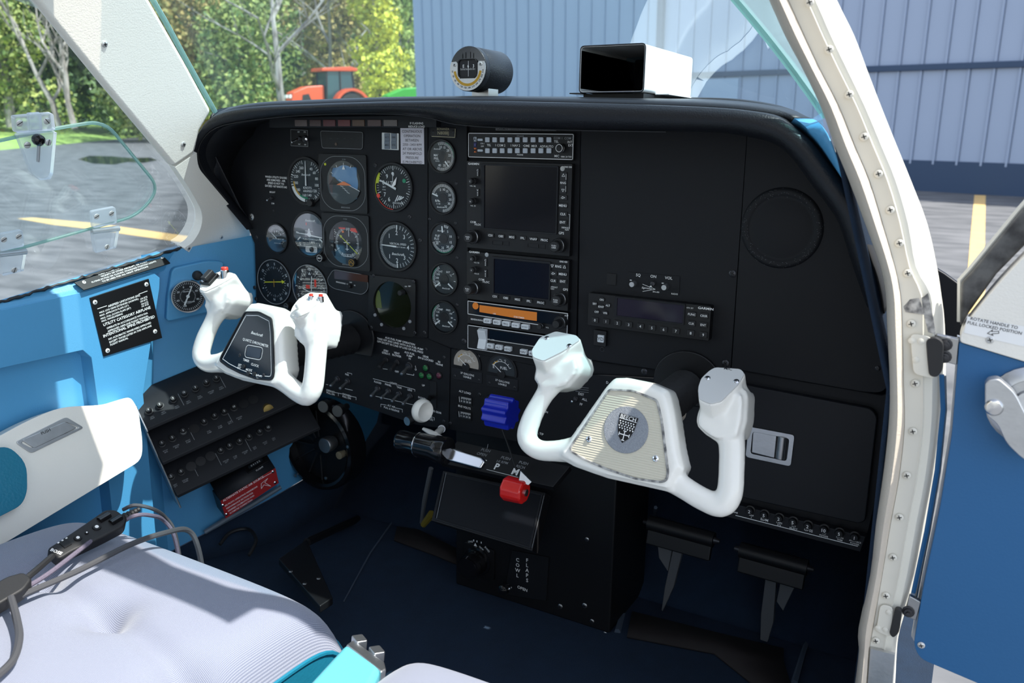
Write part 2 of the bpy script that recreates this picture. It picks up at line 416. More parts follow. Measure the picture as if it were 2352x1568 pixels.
# painted lines and puddle
def patch(name, pts, m, label, cat, h=.004):
    g = G(); P = [WG(*p) for p in pts]; P = [p+np.array([0, 0, h]) for p in P]
    g.face(P); g.face([p-np.array([0, 0, h]) for p in P]); k = len(P)
    g.add(P+[p-np.array([0, 0, h]) for p in P], [(i, (i+1) % k, k+(i+1) % k, k+i) for i in range(k)])
    return obj(name, g, m, label=label, cat=cat, world=True)
patch('painted_line', [(40, 502), (75, 500), (210, 512), (450, 545), (640, 575), (640, 592), (440, 560), (220, 528), (120, 516)], 'line_paint', 'faded yellow taxi line seen through the side window', 'marking')
patch('painted_line', [(2238, 448), (2264, 449), (2262, 540), (2262, 720), (2215, 720), (2228, 560)], 'line_paint', 'orange yellow stripe on the tarmac beside the open door', 'marking')
patch('puddle', [(178, 366), (205, 358), (255, 359), (300, 363), (345, 362), (362, 368), (330, 374), (295, 372), (262, 378), (215, 376)], 'water', 'dark puddle on the apron reflecting the trees', 'puddle', .006)

# hangar: ribbed sheet metal, one sheet per rib spacing
HA, HB = WG(962, 372), WG(2352, 452)
hd = unit((HB-HA)*np.array([1, 1, 0])); hn = np.array([hd[1], -hd[0], 0])
if np.dot(hn, WEYE-HA) < 0: hn = -hn
HF = Fr(HA, hd, (0, 0, 1))
def hpx(x, y):
    d = wray(x, y); t = np.dot(HA-WEYE, HF.n)/np.dot(d, HF.n); return HF.loc(WEYE+d*t)
L_H = np.linalg.norm(HB-HA)+6
hang = thing('hangar', 'blue grey ribbed metal hangar building across the apron', 'hangar', HA, world=True)
sp = .44; nW = int(L_H/sp); split = hpx(1517, 150)[0]; band = hpx(2200, 152)[1]; end1 = hpx(1757, 150)[0]; top = 7.0
sgn = 1 if np.dot(HF.n, hn) > 0 else -1
def sheet(h0, h1, m, name):
    g = G(); prof = [(.006, -.02), (.006, 0), (sp*.86, 0), (sp*.89, .04), (sp*.96, .04), (sp*.99, 0), (sp*.99, -.02)]
    g.grid([[HF.p(u, v, n*sgn) for u, n in prof] for v in (h0, h1)], False)
    return g
me_cache = {}
for i in range(nW):
    u0 = i*sp; left = u0+sp*.5 < split; key = left
    segs = [(.0, top)] if left else [(.55, band-.05), (band+.05, top)]
    for (h0, h1) in segs:
        k2 = (left, h0)
        if k2 not in me_cache:
            o = obj('wall_sheet', sheet(h0, h1, 0, ''), 'hangar_door' if left else 'hangar', hang, world=True); me_cache[k2] = o
            o.location = Vector(hd*u0 - (0 if not left else 0))
        else:
            o = me_cache[k2].copy(); COL.objects.link(o); o.location = Vector(hd*u0)
g = G(); g.box(HF, split, L_H, band-.06, band+.06, -.02*sgn, .09*sgn); obj('girt', g, 'hangar_trim', hang, world=True, bevel=.01)
g = G(); g.box(HF, split, L_H, 0, .62, -.3*sgn, .03*sgn); obj('base_flashing', g, 'hangar_trim', hang, world=True)
g = G(); g.box(HF, 0, L_H, .02, top, -.5*sgn, -.06*sgn); obj('inner_wall', g, 'hangar_trim', hang, world=True)
g = G(); g.box(HF, split-.08, split+.08, 0, top, -.02, .12); obj('corner_trim', g, 'hangar_trim', hang, world=True)
g = G(); u0 = hpx(1617, 180)[0]; u1 = hpx(1700, 180)[0]; g.box(HF, u0, u1, .6, band-.1, 0, .07); obj('reflection_patch', g, 'hangar_door', hang, world=True, label='pale blue flat sheet under the girt')  # flat pale sheet stands in for a reflection, not a hangar part

# trees
random.seed(4); rng = np.random.default_rng(7)
def tree(p, h, r, leaf, label, name='broadleaf_tree', n=2600, blobs=9, size=.34, lean=0., low=.05):
    t = thing(name, label, 'tree', p, 'back row of the wood' if name == 'woodland_tree' else 'trees beyond the apron', world=True)
    g = G(); tr = [p+np.array([lean*k*k*h, .1*math.sin(k*5), h*k*.8]) for k in np.linspace(0, 1, 6)]
    g.tube(tr, [.16*h/8*(1-.75*k) for k in np.linspace(0, 1, 6)], 7); 
    for k in range(5):
        z = .25+.12*k; a = k*2.4; s0 = p+np.array([lean*z*z*h, 0, h*z*.8]); g.tube([s0, s0+np.array([math.cos(a)*r*.4, math.sin(a)*r*.4, h*.1]), s0+np.array([math.cos(a)*r*.8, math.sin(a)*r*.8, h*.13])], [.06, .04, .015], 5)
    obj('trunk', g, 'bark', t, world=True)
    cs = [(p+np.array([math.cos(a)*r*q, math.sin(a)*r*q, h*(low+(1-low)*zz)]), r*(.42+.25*rng.random())) for a, q, zz in zip(rng.random(blobs)*6.28, rng.random(blobs)*.75, np.linspace(.02, .88, blobs))]
    per = n//blobs; V = []; F = []
    for c0, rr in cs:
        d = rng.normal(size=(per, 3)); d /= np.linalg.norm(d, axis=1)[:, None]; q = c0+d*(rr*(.72+.35*rng.random((per, 1))))*np.array([1, 1, .85])
        up = d+rng.normal(size=(per, 3))*.8; e = np.cross(up, rng.normal(size=(per, 3))); e /= np.linalg.norm(e, axis=1)[:, None]
        f = np.cross(up/np.linalg.norm(up, axis=1)[:, None], e); s = size*(.5+.8*rng.random((per, 1)))
        b0 = len(V); 
        V.extend(np.stack([q-e*s*.5, q+f*s*.35, q+e*s*.5, q-f*s*.35], 1).reshape(-1, 3).tolist())
        F.extend([(b0+4*i, b0+4*i+1, b0+4*i+2, b0+4*i+3) for i in range(per)])
    g = G(); g.v = V; g.f = F; obj('foliage', g, leaf, t, kind='stuff', world=True, raw=True)
    return t
def gp(px, dist, dz=0.): q = WD(px, 250, dist); return np.array([q[0], q[1], GZ+.8+dz])
TR = [(-160, 60, 15, 4.2, 'leaf_dark', 'dark evergreen at the far left edge of the side window'),
      (20, 56, 14, 3.6, 'leaf_mid', 'leafy green tree filling the upper left of the side window'),
      (150, 62, 13, 3.4, 'leaf_dark', 'dark tree behind the bare grey saplings'),
      (290, 60, 10, 3.2, 'leaf_dark', 'dark shrub-like tree right of the bare saplings'),
      (330, 52, 4.2, 2.6, 'leaf_mid', 'low green bush at the grass edge beside the pillar'),
      (420, 66, 15, 4.2, 'leaf_dark', 'tall dark tree beside the top of the left pillar'),
      (470, 50, 8.6, 3.4, 'leaf_olive', 'olive autumn tree left of the grey dead trunk'),
      (560, 46, 6.8, 2.9, 'leaf_mid', 'rounded green tree just left of the orange tractor'),
      (585, 62, 14, 4.0, 'leaf_mid', 'tall mixed green tree behind the dead trunk'),
      (700, 66, 15, 4.4, 'leaf_dark', 'dark tall tree above the tractor cab'),
      (770, 58, 10, 3.4, 'leaf_olive', 'brownish thin tree right behind the tractor'),
      (800, 70, 16, 4.6, 'leaf_dark', 'deep green tree at the back of the wood'),
      (872, 46, 9.6, 1.7, 'leaf_yellow', 'narrow tree with bright yellow autumn leaves'),
      (925, 50, 8.2, 2.0, 'leaf_light', 'light green tree close to the hangar corner'),
      (950, 72, 16, 4.4, 'leaf_dark', 'dark tree touching the hangar corner at the top')]
for i, (x, d, h, r, lf, lb) in enumerate(TR):
    tree(gp(x, d), h, r, lf, lb, 'yellow_tree' if 'yellow' in lf else 'broadleaf_tree', n=9000 if r > 3 else 6000, blobs=16, size=.34 if d > 55 else .27)
for i, x in enumerate((-230, -120, 0, 80, 200, 350, 520, 640, 730, 850, 930)):
    tree(gp(x, 84+5*(i % 3)), 15+2*(i % 2), 5.2, 'leaf_dark' if i % 3 else 'leaf_mid', 'dark woodland tree in the back row behind the nearer trees', 'woodland_tree', n=6500, blobs=16, size=.6, low=-.02)
def dead_tree(p, h, label, px=0, seed=1, spread=1., bend=0.):
    r = random.Random(seed); g = G()
    def br(s, d, ln, w0, lv):
        pts = [s]; 
        for k in range(4):
            d = unit(d+np.array([r.uniform(-.22, .22), r.uniform(-.22, .22), r.uniform(-.05, .2)])); pts.append(pts[-1]+d*ln/4)
        g.tube(pts, [w0*(1-.17*k) for k in range(5)], 6)
        if lv:
            for k in range(4 if lv > 1 else 3):
                q = pts[1+k % 4]; a = r.uniform(0, 6.28); br(q, unit(d*.6+np.array([math.cos(a)*spread, math.sin(a)*spread, .35])), ln*r.uniform(.5, .75), w0*.5, lv-1)
    br(p, np.array([bend, 0, 1.]), h*.62, .19*h/10, 3)
    return obj('bare_tree', g, 'bark', label=label, cat='tree', world=True, base=p)
dead_tree(gp(652, 42), 11, 'pale grey dead tree with a thick trunk left of the tractor', seed=3, spread=1.1)
dead_tree(gp(762, 47), 9, 'slim bare grey tree behind the tractor roof', seed=8, spread=1.2)
dead_tree(gp(165, 50), 9, 'leaning bare sapling in the side window, nearest the pillar', seed=5, bend=-.45, spread=.6)
dead_tree(gp(130, 51), 9, 'leaning bare sapling in the side window, left of its twin', seed=12, bend=-.35, spread=.6)

# orange tractor
def wheel(g, fr, r, wd): g.lathe(fr, [(r*.3, -wd/2), (r*.9, -wd/2), (r, -wd/3), (r, wd/3), (r*.9, wd/2), (r*.55, wd/2), (r*.5, wd/3), (r*.12, wd/3)], 24)
def tractor(px, dist, zt, label, col, full=True, yaw=25):
    p = WD(px, 250, dist); p = np.array([p[0], p[1], zt]); t = thing('tractor', label, 'tractor', p, world=True)
    d = wray(px, 250); rt = unit(np.cross(d, (0, 0, 1))); fw = -rt      # nose to the left
    a = math.radians(yaw); nose = fw*math.cos(a)-unit([d[0], d[1], 0])*math.sin(a); side = np.cross(nose, (0, 0, 1)); side = side if np.dot(side, d) < 0 else -side
    F = Fr(p, -nose, (0, 0, 1))     # u towards the rear, v up, n out of the near side
    if np.dot(F.n, d) > 0: F = Fr(p, nose, (0, 0, 1)); sg = -1
    else: sg = 1
    U = lambda pts: ccw([(sg*u, v) for u, v in pts])
    g = G(); g.prism(F, U([(-2.0, .95), (-1.9, 1.45), (-1.2, 1.72), (-.35, 1.78), (-.35, .95)]), -.38, .38); obj('hood', g, col, t, world=True, bevel=.06)
    g = G(); g.prism(F, U([(-2.0, .6), (-2.0, .95), (-.3, .95), (.9, .95), (.9, .55)]), -.3, .3); obj('chassis', g, 'tyre', t, world=True)
    g = G(); g.prism(F, U([(-1.5, 1.0), (-1.45, 1.35), (-1.15, 1.4), (-1.0, 1.0)]), .37, .4); obj('side_grille', g, 'tyre', t, world=True)
    for s2 in (-1, 1):
        g = G(); wheel(g, F.at(sg*-1.55, .42, s2*.62), .42, .3); obj('front_wheel', g, 'tyre', t, world=True)
        g = G(); wheel(g, F.at(sg*.75, .72, s2*.72), .72, .42); obj('rear_wheel', g, 'tyre', t, world=True)
        g = G(); pr = [(.75+.92*math.cos(math.radians(q)), .72+.92*math.sin(math.radians(q))) for q in range(15, 171, 12)]; pi = [(.75+.8*math.cos(math.radians(q)), .72+.8*math.sin(math.radians(q))) for q in range(170, 14, -12)]
        g.prism(F, U(pr+pi), s2*.72-.25, s2*.72+.25); obj('fender', g, col, t, world=True)
        g = G(); g.box(F, sg*-1.98-.05, sg*-1.98+.05, 1.22, 1.36, s2*.2-.1, s2*.2+.1); obj('headlight', g, 'white', t, world=True)
    if full:
        g = G(); g.prism(F, U([(-.35, .95), (-.25, 2.38), (1.0, 2.38), (1.15, 1.5), (.9, .95)]), -.52, .52); obj('cab_glass', g, 'tractor_glass', t, world=True)
        g = G()
        for s2 in (-1, 1):
            for (u0, u1) in ((-.36, -.26), (.35, .38), (1.1, 1.0)): g = G(); g.tube([F.p(sg*u0, 1., s2*.54), F.p(sg*u1, 2.4, s2*.54)], .035, 6); obj('cab_post', g, 'tyre', t, world=True)
        g = G(); g.prism(F, U([(-.55, 2.38), (-.5, 2.52), (.9, 2.6), (1.25, 2.52), (1.25, 2.4)]), -.62, .62); obj('roof', g, col, t, world=True, bevel=.03)
    return t
tractor(757, 41, GZ+.95, 'orange farm tractor with a cab parked before the trees', 'tractor_orange')
tractor(985, 36, GZ+.75, 'green tractor bonnet peeking out beside the hangar corner', 'tractor_green', False, 20)
# ------------------------------------------------------------------ cabin shell (cockpit frame, mm)
LWN = unit((1, 0, -.30)); LWO = V3(-488, 0, -195)               # leaning plane of the left side window
LW = Fr(LWO, (0, 1, 0), np.cross(LWN, (0, 1, 0)))
W1 = Fr((-480, 0, 0), (0, 1, 0), (0, 0, 1))                      # aft left wall, proud
W2A, W2B = V3(-497, -140, 0), V3(-428, 2, 0)
W2 = Fr(W2A, W2B-W2A, (0, 0, 1))                                 # forward left wall
FLOOR = -715
def pxs(fr, pts, n=0.): return [fr.px(x, y, n) for x, y in pts]

# wall_left: face with a sunk pocket, sloping sill, forward return and forward wall
wl = thing('wall_left', 'blue vinyl cabin side wall on the pilot side', None, (-500, -300, FLOOR), kind='structure')
sill = [W1.px(-420, 812), W1.px(0, 712), W1.px(200, 668), W1.px(345, 624)]
eb = [(-133, -212), (-142, -240), (-188, -400), (-190, FLOOR)]
g = G(); pk_r, pk_t = W1.px(208, 800)
outl = [(-1300, FLOOR), (-190, FLOOR), (-188, -400), (-142, -240), (-140, -225), (-150, -216), sill[3], sill[2], sill[1], sill[0], (-1300, sill[0][1]-60)]
# proud frame around the pocket
top = [p for p in outl[4:]]
g.prism(W1, ccw([(-1300, pk_t), (pk_r-12, pk_t), (pk_r, pk_t-14), (pk_r+6, -520), (pk_r+6, FLOOR)]+outl[1:]), -30, 0)
o = obj('side_panel', g, 'blue_vinyl', wl, bevel=9, seg=3)
g = G(); g.box(W1, -1300, pk_r+8, FLOOR, pk_t+2, -45, -26); obj('pocket_panel', g, 'blue_vinyl', wl)
g = G(); sl = [LW.loc(PP(x, y, LWO, LWN)) for x, y in ((-420, 790), (0, 692), (200, 632), (402, 571), (470, 552))]
rows = [[LW.p(a[0], a[1], -3) for a in sl], [LW.p(a[0], a[1], 4) for a in sl], [W1.p(p[0], p[1]+4, -4) for p in sill]+[W1.p(-118, -208, -8)], [W1.p(p[0], p[1]-6, 0) for p in sill]+[W1.p(-125, -216, -8)]]
g.grid(rows); obj('sill', g, 'blue_vinyl', wl)
g = G(); l2 = W2.loc(W2B)[0]; e4 = W2.p(l2+4, 0, 0); e5 = V3(-446, 430, 0)
hz = lambda x, y: W2.px(x, y)
h0, h1 = hz(470, 1224), hz(600, 1146); hs_ = (h1[1]-h0[1])/(h1[0]-h0[0]); HL = lambda u: h0[1]+(u-h0[0])*hs_*.8
top_ = [W2.p(-14, -190, 0), W2.p(60, -182, 0), e4+V3(0, 0, -168), e5+V3(0, 0, -168)]; mid_ = [W2.p(-14, -450, 0), W2.p(60, -450, 0), e4+V3(0, 0, -450), e5+V3(0, 0, -450)]
low_ = [W2.p(-14, HL(-14), 0), W2.p(60, HL(60), 0), W2.p(l2+4, HL(l2+4), 0), e5+V3(0, 0, HL(l2+4)+20)]
g.grid([top_, mid_, low_])
k_ = G(); k_.grid([[p+W2.n*3 for p in low_], [V3(p[0], p[1], FLOOR)+W2.n*18 for p in low_]]); obj('kick_panel', k_, 'carpet', wl, solid=4)
g.grid([[W2.p(-14, z, 0), W1.p(y+1, z, -14)] for y, z in ((-134, -205), (-142, -240), (-188, -400), (-190, FLOOR))])
obj('forward_panel', g, 'blue_vinyl', wl)
g = G(); pl = [LW.p(a[0], a[1]+1, 5) for a in sl]; pts = []
for i in range(90):
    t = i/89*3.7; k = min(int(t), 3); q = pl[k]*(1-(t-k))+pl[k+1]*(t-k); pts.append(q+LW.v*(random.uniform(-1.2, 1.6)+.5))
g.tube(pts, [1.6+random.uniform(0, 1.3) for _ in pts], 5); obj('gasket', g, 'rubber', wl)

# floor, firewall, tunnel
g = G(); g.box(Fr((0, 0, FLOOR), (1, 0, 0), (0, 1, 0)), -560, 640, -1400, 460, -12, 0); obj('floor', g, 'carpet', kind='structure', label='dark navy carpet on the cabin floor')
g = G(); g.grid([[V3(x, 160, FLOOR), V3(x, 330, FLOOR+120), V3(x if x < 500 else 525, 420, FLOOR+330), V3(x if x < 500 else 478, 420, -30)] for x in (-480, -40, 90, 575)]); obj('wall_front', g, 'carpet', kind='structure', label='dark carpeted footwell and firewall under the panel', solid=4)
g = G(); g.grid([[V3(x, 40, z), V3(x, 420, z)] for x, z in ((-480, -30), (-300, 5), (40, 14), (380, 2), (470, -20), (520, -70))]); obj('sun_block', g, 'black', kind='structure', label='dark bulkhead shelf ahead of the panel', solid=4)  # added sheet, out of sight, keeps sun from leaking into the footwell
g = G(); g.tube([PZ(958, 1100, FLOOR+2), PZ(900, 1200, FLOOR+2), PZ(850, 1270, FLOOR+2), PZ(790, 1380, FLOOR+2)], [2.2, 2, 1.6, 1.2], 5); obj('trim_1', g, 'carpet_edge', kind='structure', label='pale worn seam in the pilot side carpet')
g = G(); g.tube([PZ(1506, 1165, FLOOR+180)]+[PZ(x, y, FLOOR+2) for x, y in ((1495, 1240), (1440, 1370), (1418, 1450))], [3, 3, 4, 5], 5); obj('trim_2', g, 'carpet_edge', kind='structure', label='pale carpet edging beside the centre pedestal')
g = G(); g.tube([PZ(x, y, FLOOR+2) for x, y in ((1905, 1300), (1875, 1410), (1845, 1500), (1825, 1568))], [3, 3.5, 4, 5], 5); obj('trim_3', g, 'carpet_edge', kind='structure', label='pale carpet edging along the right footwell')
g = G(); g.face([PZ(x, y, FLOOR+3) for x, y in ((1452, 1405), (1640, 1452), (1800, 1490), (1800, 1520), (1815, 1568), (1790, 1620), (1640, 1500), (1440, 1462))]); obj('heel_mat', g, 'brown', label='brown heel mat on the right footwell carpet', cat='mat', solid=3)
g = G(); g.face([PZ(x, y, FLOOR+3) for x, y in ((912, 1210), (960, 1216), (1052, 1262), (1060, 1300), (1000, 1275), (905, 1240))]); obj('heel_mat', g, 'brown', label='brown heel mat on the carpet left of the trim knob', cat='mat', solid=3)

# right forward wall below the panel (inside of the fuselage)
g = G(); g.grid([[V3(572-d, -195, z), V3(575-d, 0, z), V3(560-d, 200, z), V3(520-d, 430, z)] for z, d in ((10, 75), (-120, 35), (-220, 4), (-450, 0), (FLOOR, 0))]); obj('wall_right', g, 'carpet', kind='structure', label='dark carpeted right footwell side', solid=4)

# left window with its openable vent pane
wn = thing('window_1', 'clear acrylic pilot side window', None, LW.p(-200, 0), kind='structure')
g = G(); g.poly(LW, pxs(LW, [(-700, -500), (80, -330), (250, 130), (350, 290), (402, 372), (440, 436), (466, 490), (462, 535), (430, 560), (398, 573), (0, 696), (-420, 800)]), -3); obj('pane', g, 'sideglass', wn)
vo = rpoly(pxs(LW, [(-260, 360), (0, 322), (110, 297), (238, 276), (366, 432), (316, 494), (0, 582), (-260, 640)], 2), [5, 5, 40, 26, 30, 30, 40, 5], 6)
vw = thing('vent_window', 'small openable acrylic vent pane set in the side window', 'window', LW.p(-200, -60))
g = G(); g.prism(LW, ccw(vo), 1, 4); obj('pane', g, 'ventglass', vw)
g = G(); g.tube([LW.p(u, v, 3) for u, v in vo]+[LW.p(*vo[0], 3)], 2.4, 6, False); obj('edge', g, 'edgeglass', vw)
def slot_screw(par, fr, u, v, r, n, rot, m='screw'):
    f = fr.at(u, v, n).rot(rot); g = G(); g.lathe(f, [(r, 0), (r, .6), (r*.85, 1.1), (.01, 1.2)], 14)
    h = G(); h.box(f, -r*.9, r*.9, -r*.1, r*.1, .8, 1.35); return obj('screw', [(g, m), (h, 'screw_dark')], None, par)
def cross_screw(par, fr, u, v, r, n=0., m='screw', rot=20, dark='black'):
    f = fr.at(u, v, n).rot(rot); g = G(); g.lathe(f, [(r, 0), (r, r*.15), (r*.75, r*.36), (.01, r*.42)], 14)
    h = G(); h.box(f, -r*.6, r*.6, -r*.12, r*.12, r*.3, r*.46); h.box(f, -r*.12, r*.12, -r*.6, r*.6, r*.3, r*.46); return obj('screw', [(g, m), (h, dark)], None, par)
lt = thing('window_latch', 'clear acrylic latch with a black thumb knob on the vent pane', 'latch', LW.p(*LW.px(80, 400), 4))
g = G(); g.prism(LW, ccw(rpoly(pxs(LW, [(28, 266), (118, 258), (123, 297), (32, 304)], 8), 3)), 4, 13); obj('upper_block', g, 'acrylic', lt, bevel=1)
g = G(); g.prism(LW, ccw(rpoly(pxs(LW, [(36, 308), (127, 301), (118, 398), (112, 410), (88, 412), (70, 396)], 8), 2)), 4, 12); obj('lower_block', g, 'acrylic', lt, bevel=1)
g = G(); g.prism(LW, ccw(pxs(LW, [(68, 262), (96, 260), (98, 300), (70, 302)], 16)), 9, 16); obj('bolt_housing', g, 'acrylic', lt, bevel=1)
g = G(); u, v = LW.px(90, 322, 18); g.lathe(LW.at(u, v, 12), [(6.5, 0), (7.5, 3), (7, 8), (4, 11), (.01, 11.5)], 14); obj('knob', g, 'gloss_black', lt)
g = G(); u, v = LW.px(88, 350, 10); g.tube([LW.p(u, v+12, 10), LW.p(u, v-12, 10)], 2.2, 8); obj('spring', g, 'steel', lt)
for x, y, r in ((45, 283, 35), (108, 278, -45), (63, 333, 5), (111, 327, 80)): u, v = LW.px(x, y, 13); slot_screw(lt, LW, u, v, 4.3, 12.6, r)
def hinge(dx, dy, lab):
    D = lambda P: [(x+dx, y+dy) for x, y in P]
    g = G(); g.prism(LW, ccw(rpoly(pxs(LW, D([(208, 485), (264, 474), (268, 512), (212, 524)]), 8), 4)), 4, 10); h = obj('hinge', g, 'acrylic', vw, bevel=1, label=lab)
    g = G(); g.prism(LW, ccw(pxs(LW, D([(214, 532), (277, 523), (269, 570), (222, 582)]), 10)), 1, 9); obj('lower_leaf', g, 'acrylic', h, bevel=1)
    a, b = LW.px(214+dx, 533+dy, 11), LW.px(276+dx, 526+dy, 11); g = G(); g.tube([LW.p(*a, 8), LW.p(*b, 8)], 4, 10); obj('barrel', g, 'acrylic', h)
    g = G(); g.tube([LW.p(*a, 8)-LW.u*1, LW.p(*b, 8)+LW.u*1], 1.3, 8); obj('pin', g, 'steel', h)
    for x, y, r in ((222, 497, 30), (256, 490, 30), (246, 567, 75)): u, v = LW.px(x+dx, y+dy, 10); slot_screw(h, LW, u, v, 4, 9.6, r)
hinge(0, 0, 'clear acrylic hinge under the vent pane, nearer the pillar'); hinge(-213, 53, 'clear acrylic hinge under the vent pane at the left edge of the photo')

# left windshield pillar
pl_t = [(-90, -210), (236, -200), (345, 0), (425, 140), (488, 256), (462, 300), (450, 352), (400, 386), (240, 196), (80, 0)]
tp = thing('trim_4', 'cream vinyl windshield pillar on the pilot side', None, LW.p(-100, 0), kind='structure')
g = G(); g.prism(LW, ccw(pxs(LW, pl_t, 16)), -2, 16); obj('pillar_cover', g, 'cream', tp, bevel=7, seg=3)
low = [(402, 384), (452, 350), (455, 385), (575, 527), (573, 562), (510, 586), (462, 597), (420, 570), (440, 560), (462, 528), (466, 490), (440, 440)]
g = G(); g.prism(LW, ccw(rpoly(pxs(LW, low, 14), [1, 1, 12, 2, 4, 20, 16, 14, 16, 20, 20, 30], 4)), -2, 14); obj('lower_moulding', g, 'cream', tp, bevel=5, seg=3)
g = G(); a = [LW.p(*LW.px(x, y, 14), 10) for x, y in ((350, -8), (385, 52), (428, 132), (470, 208), (498, 258))]; g.tube(a, 4, 6); obj('glass_edge', g, 'edgeglass', tp)
for x, y in ((240, 101), (421, 331)): u, v = LW.px(x, y, 16); cross_screw(tp, LW, u, v, 4.2, 16.2)
for x, y in ((508, 545), (433, 570)): u, v = LW.px(x, y, 14); cross_screw(tp, LW, u, v, 3.4, 14.2)

# roof and aft left wall: out of the frame, but they shade the cabin
RX = [(-365, 215, -345), (-300, 285, -335), (-150, 335, -245), (40, 350, -215), (150, 346, -280), (235, 333, -325)]; RR = [(330, 305, -345), (395, 270, -345), (430, 235, -335)]  # unseen front and right roof edges shaped to place the sun patches
g = G(); g.grid([[V3(x, y if k else fy0, z) for x, z, fy0 in RX] for k, y in enumerate((0, -420, -700, -1000, -1500))]); g.grid([[V3(x, y if k else fy0, z) for x, z, fy0 in [RX[-1]]+RR] for k, y in enumerate((0, -395))])
g.grid([[V3(x, y, z) for x, z, _ in [RX[-1]]+RR+[(452, 215, 0)]] for y in (-1050, -1500)])
obj('ceiling', g, 'cream', kind='structure', label='cream headliner above the cabin', solid=18)
g = G(); g.box(Fr((40, -1500, 0), (1, 0, 0), (0, 0, 1)), -540, 540, FLOOR, 330, -10, 0); obj('wall_back', g, 'cream', kind='structure', label='rear cabin bulkhead')
g = G(); g.grid([[V3(-488, y, -230), V3(-440, y, -30), V3(-365, y, 215)] for y in (-880, -1000, -1500)]); obj('trim_5', g, 'cream', kind='structure', label='cream aft pillar of the pilot side window', solid=14)

# windshield
deck = [(490, 258), (560, 243), (700, 232), (960, 223), (1330, 223), (1640, 229), (1790, 246), (1850, 268), (1893, 296)]
dk_y = [-40, 40, 130, 190, 205, 150, 40, -40, -120]
DK = [PY(x, y, d) for (x, y), d in zip(deck, dk_y)]
wsb = spline([DK[0]+V3(-75, -70, 0)]+[p+V3(0, 8, -6) for p in DK], 33)
wst = spline([V3(-430, -380, 150), V3(-352, -330, 225), V3(-285, -258, 288), V3(-140, -218, 330), V3(40, -207, 345), V3(210, -305, 333), V3(325, -337, 300), V3(420, -328, 232)], 33)
ws = thing('window_2', 'tinted windshield', None, V3(40, 100, 0), kind='structure')
g = G(); rows = []
for k in range(9):
    t = k/8; b = 4*t*(1-t); rows.append([p*(1-t)+q*t+V3(0, 26*b, 30*b) for p, q in zip(wsb, wst)])
cut = 27
g.grid([r[:cut] for r in rows]); obj('pane', g, 'windshield', ws)
WSR = rows
g = G(); g.grid([r[cut-1:] for r in rows]); obj('side_pane', g, 'windshield', ws)
SE = spline([(1640, -60), (1684, -8), (1740, 58), (1800, 133), (1858, 212), (1896, 266)], 14); SD = np.linspace(-150, -95, 14)
g = G(); g.grid([[PY(x, y, d), PY(x+(1800+y*.5-x)*.5+30, y, d-30), PY(1800+y*.5, y, d-60)] for (x, y), d in zip(SE, SD)]); obj('glare_pane', g, 'hazeglass', ws)  # added hazy sheet; its pale tint stands in for bright sky glow
g = G(); g.tube([PY(x, y, d) for (x, y), d in zip(SE, SD)], 4.2, 8); obj('pane_edge', g, 'edgeglass', ws)

# right door frame
aL = [(1690, -160), (1766, 0), (1803, 82), (1844, 159), (1885, 245), (1917, 335), (1950, 416), (1987, 514), (2022, 612), (2034, 676), (2037, 746), (2043, 882), (2040, 978), (2027, 1094), (2011, 1203), (1998, 1319), (1972, 1441), (1972, 1493), (1963, 1568), (1950, 1660)]
bL = [(1738, -160), (1811, 0), (1848, 82), (1884, 159), (1928, 245), (1964, 335), (1998, 416), (2028, 514), (2056, 612), (2069, 676), (2073, 746), (2076, 882), (2078, 978), (2066, 1094), (2046, 1203), (2027, 1319), (2006, 1441), (1997, 1493), (1992, 1568), (1982, 1660)]
cL = [(1800, -160), (1878, 0), (1914, 82), (1951, 159), (1992, 245), (2030, 335), (2063, 416), (2091, 514), (2108, 612), (2143, 676), (2148, 746), (2147, 882), (2144, 978), (2130, 1094), (2109, 1203), (2088, 1319), (2060, 1441), (2052, 1493), (2046, 1568), (2036, 1660)]
dL = [(1850, -160), (1922, 0), (1962, 82), (1991, 159), (2024, 245), (2060, 335), (2093, 416), (2130, 514), (2152, 612), (2162, 676), (2170, 746), (2172, 882), (2162, 978), (2146, 1094), (2126, 1203), (2104, 1319), (2068, 1441), (2060, 1493), (2056, 1568), (2046, 1660)]
def fy(py): return float(np.interp(py, [-160, 0, 300, 600, 830, 1700], [-275, -250, -222, -208, -202, -200]))
tr = thing('trim_6', 'cream right door frame with a padded beige edge', None, V3(585, -200, -400), kind='structure')
rows = []
for (a, b) in zip(spline(aL, 58), spline(bL, 58)):
    y = fy(a[1]); r = []
    for t, dy in ((0, 34), (0.02, 8), (.12, -8), (.32, -17), (.55, -19), (.8, -13), (.97, 0), (1.0, 12)): q = a*(1-t)+b*t; r.append(PY(q[0], q[1], y+dy))
    rows.append(r)
g = G(); g.grid(rows); obj('padded_edge', g, 'beige', tr, ang=70)
g = G(); g.tube([PY(1770, -150, -272), V3(452, -310, 190), V3(418, -350, 245), V3(380, -372, 280)], [26, 25, 24, 24], 10, flat=.5); obj('upper_post', g, 'cream', tr)
rows = []; JF = []
for (b, c, d) in zip(spline(bL, 58), spline(cL, 58), spline(dL, 58)):
    y = fy(b[1]); w = c-b
    rows.append([PY(*(b+(-2, 0)), y+6), PY(*b, y+1), PY(*(b+w*.5), y+2), PY(*(b+w*.62), y+1), PY(*(b+w*.66), y+6), PY(*(b+w*.92), y+7), PY(*c, y+12), PY(*((c+d)/2), y+24), PY(*d, y+40), PY(*d, y+55)])
g = G(); g.grid([r[:7] for r in rows]); obj('jamb', g, 'cream_metal', tr, ang=50)
g = G(); g.grid([r[6:] for r in rows]); obj('outer_edge', g, 'cream_metal', tr, ang=60)
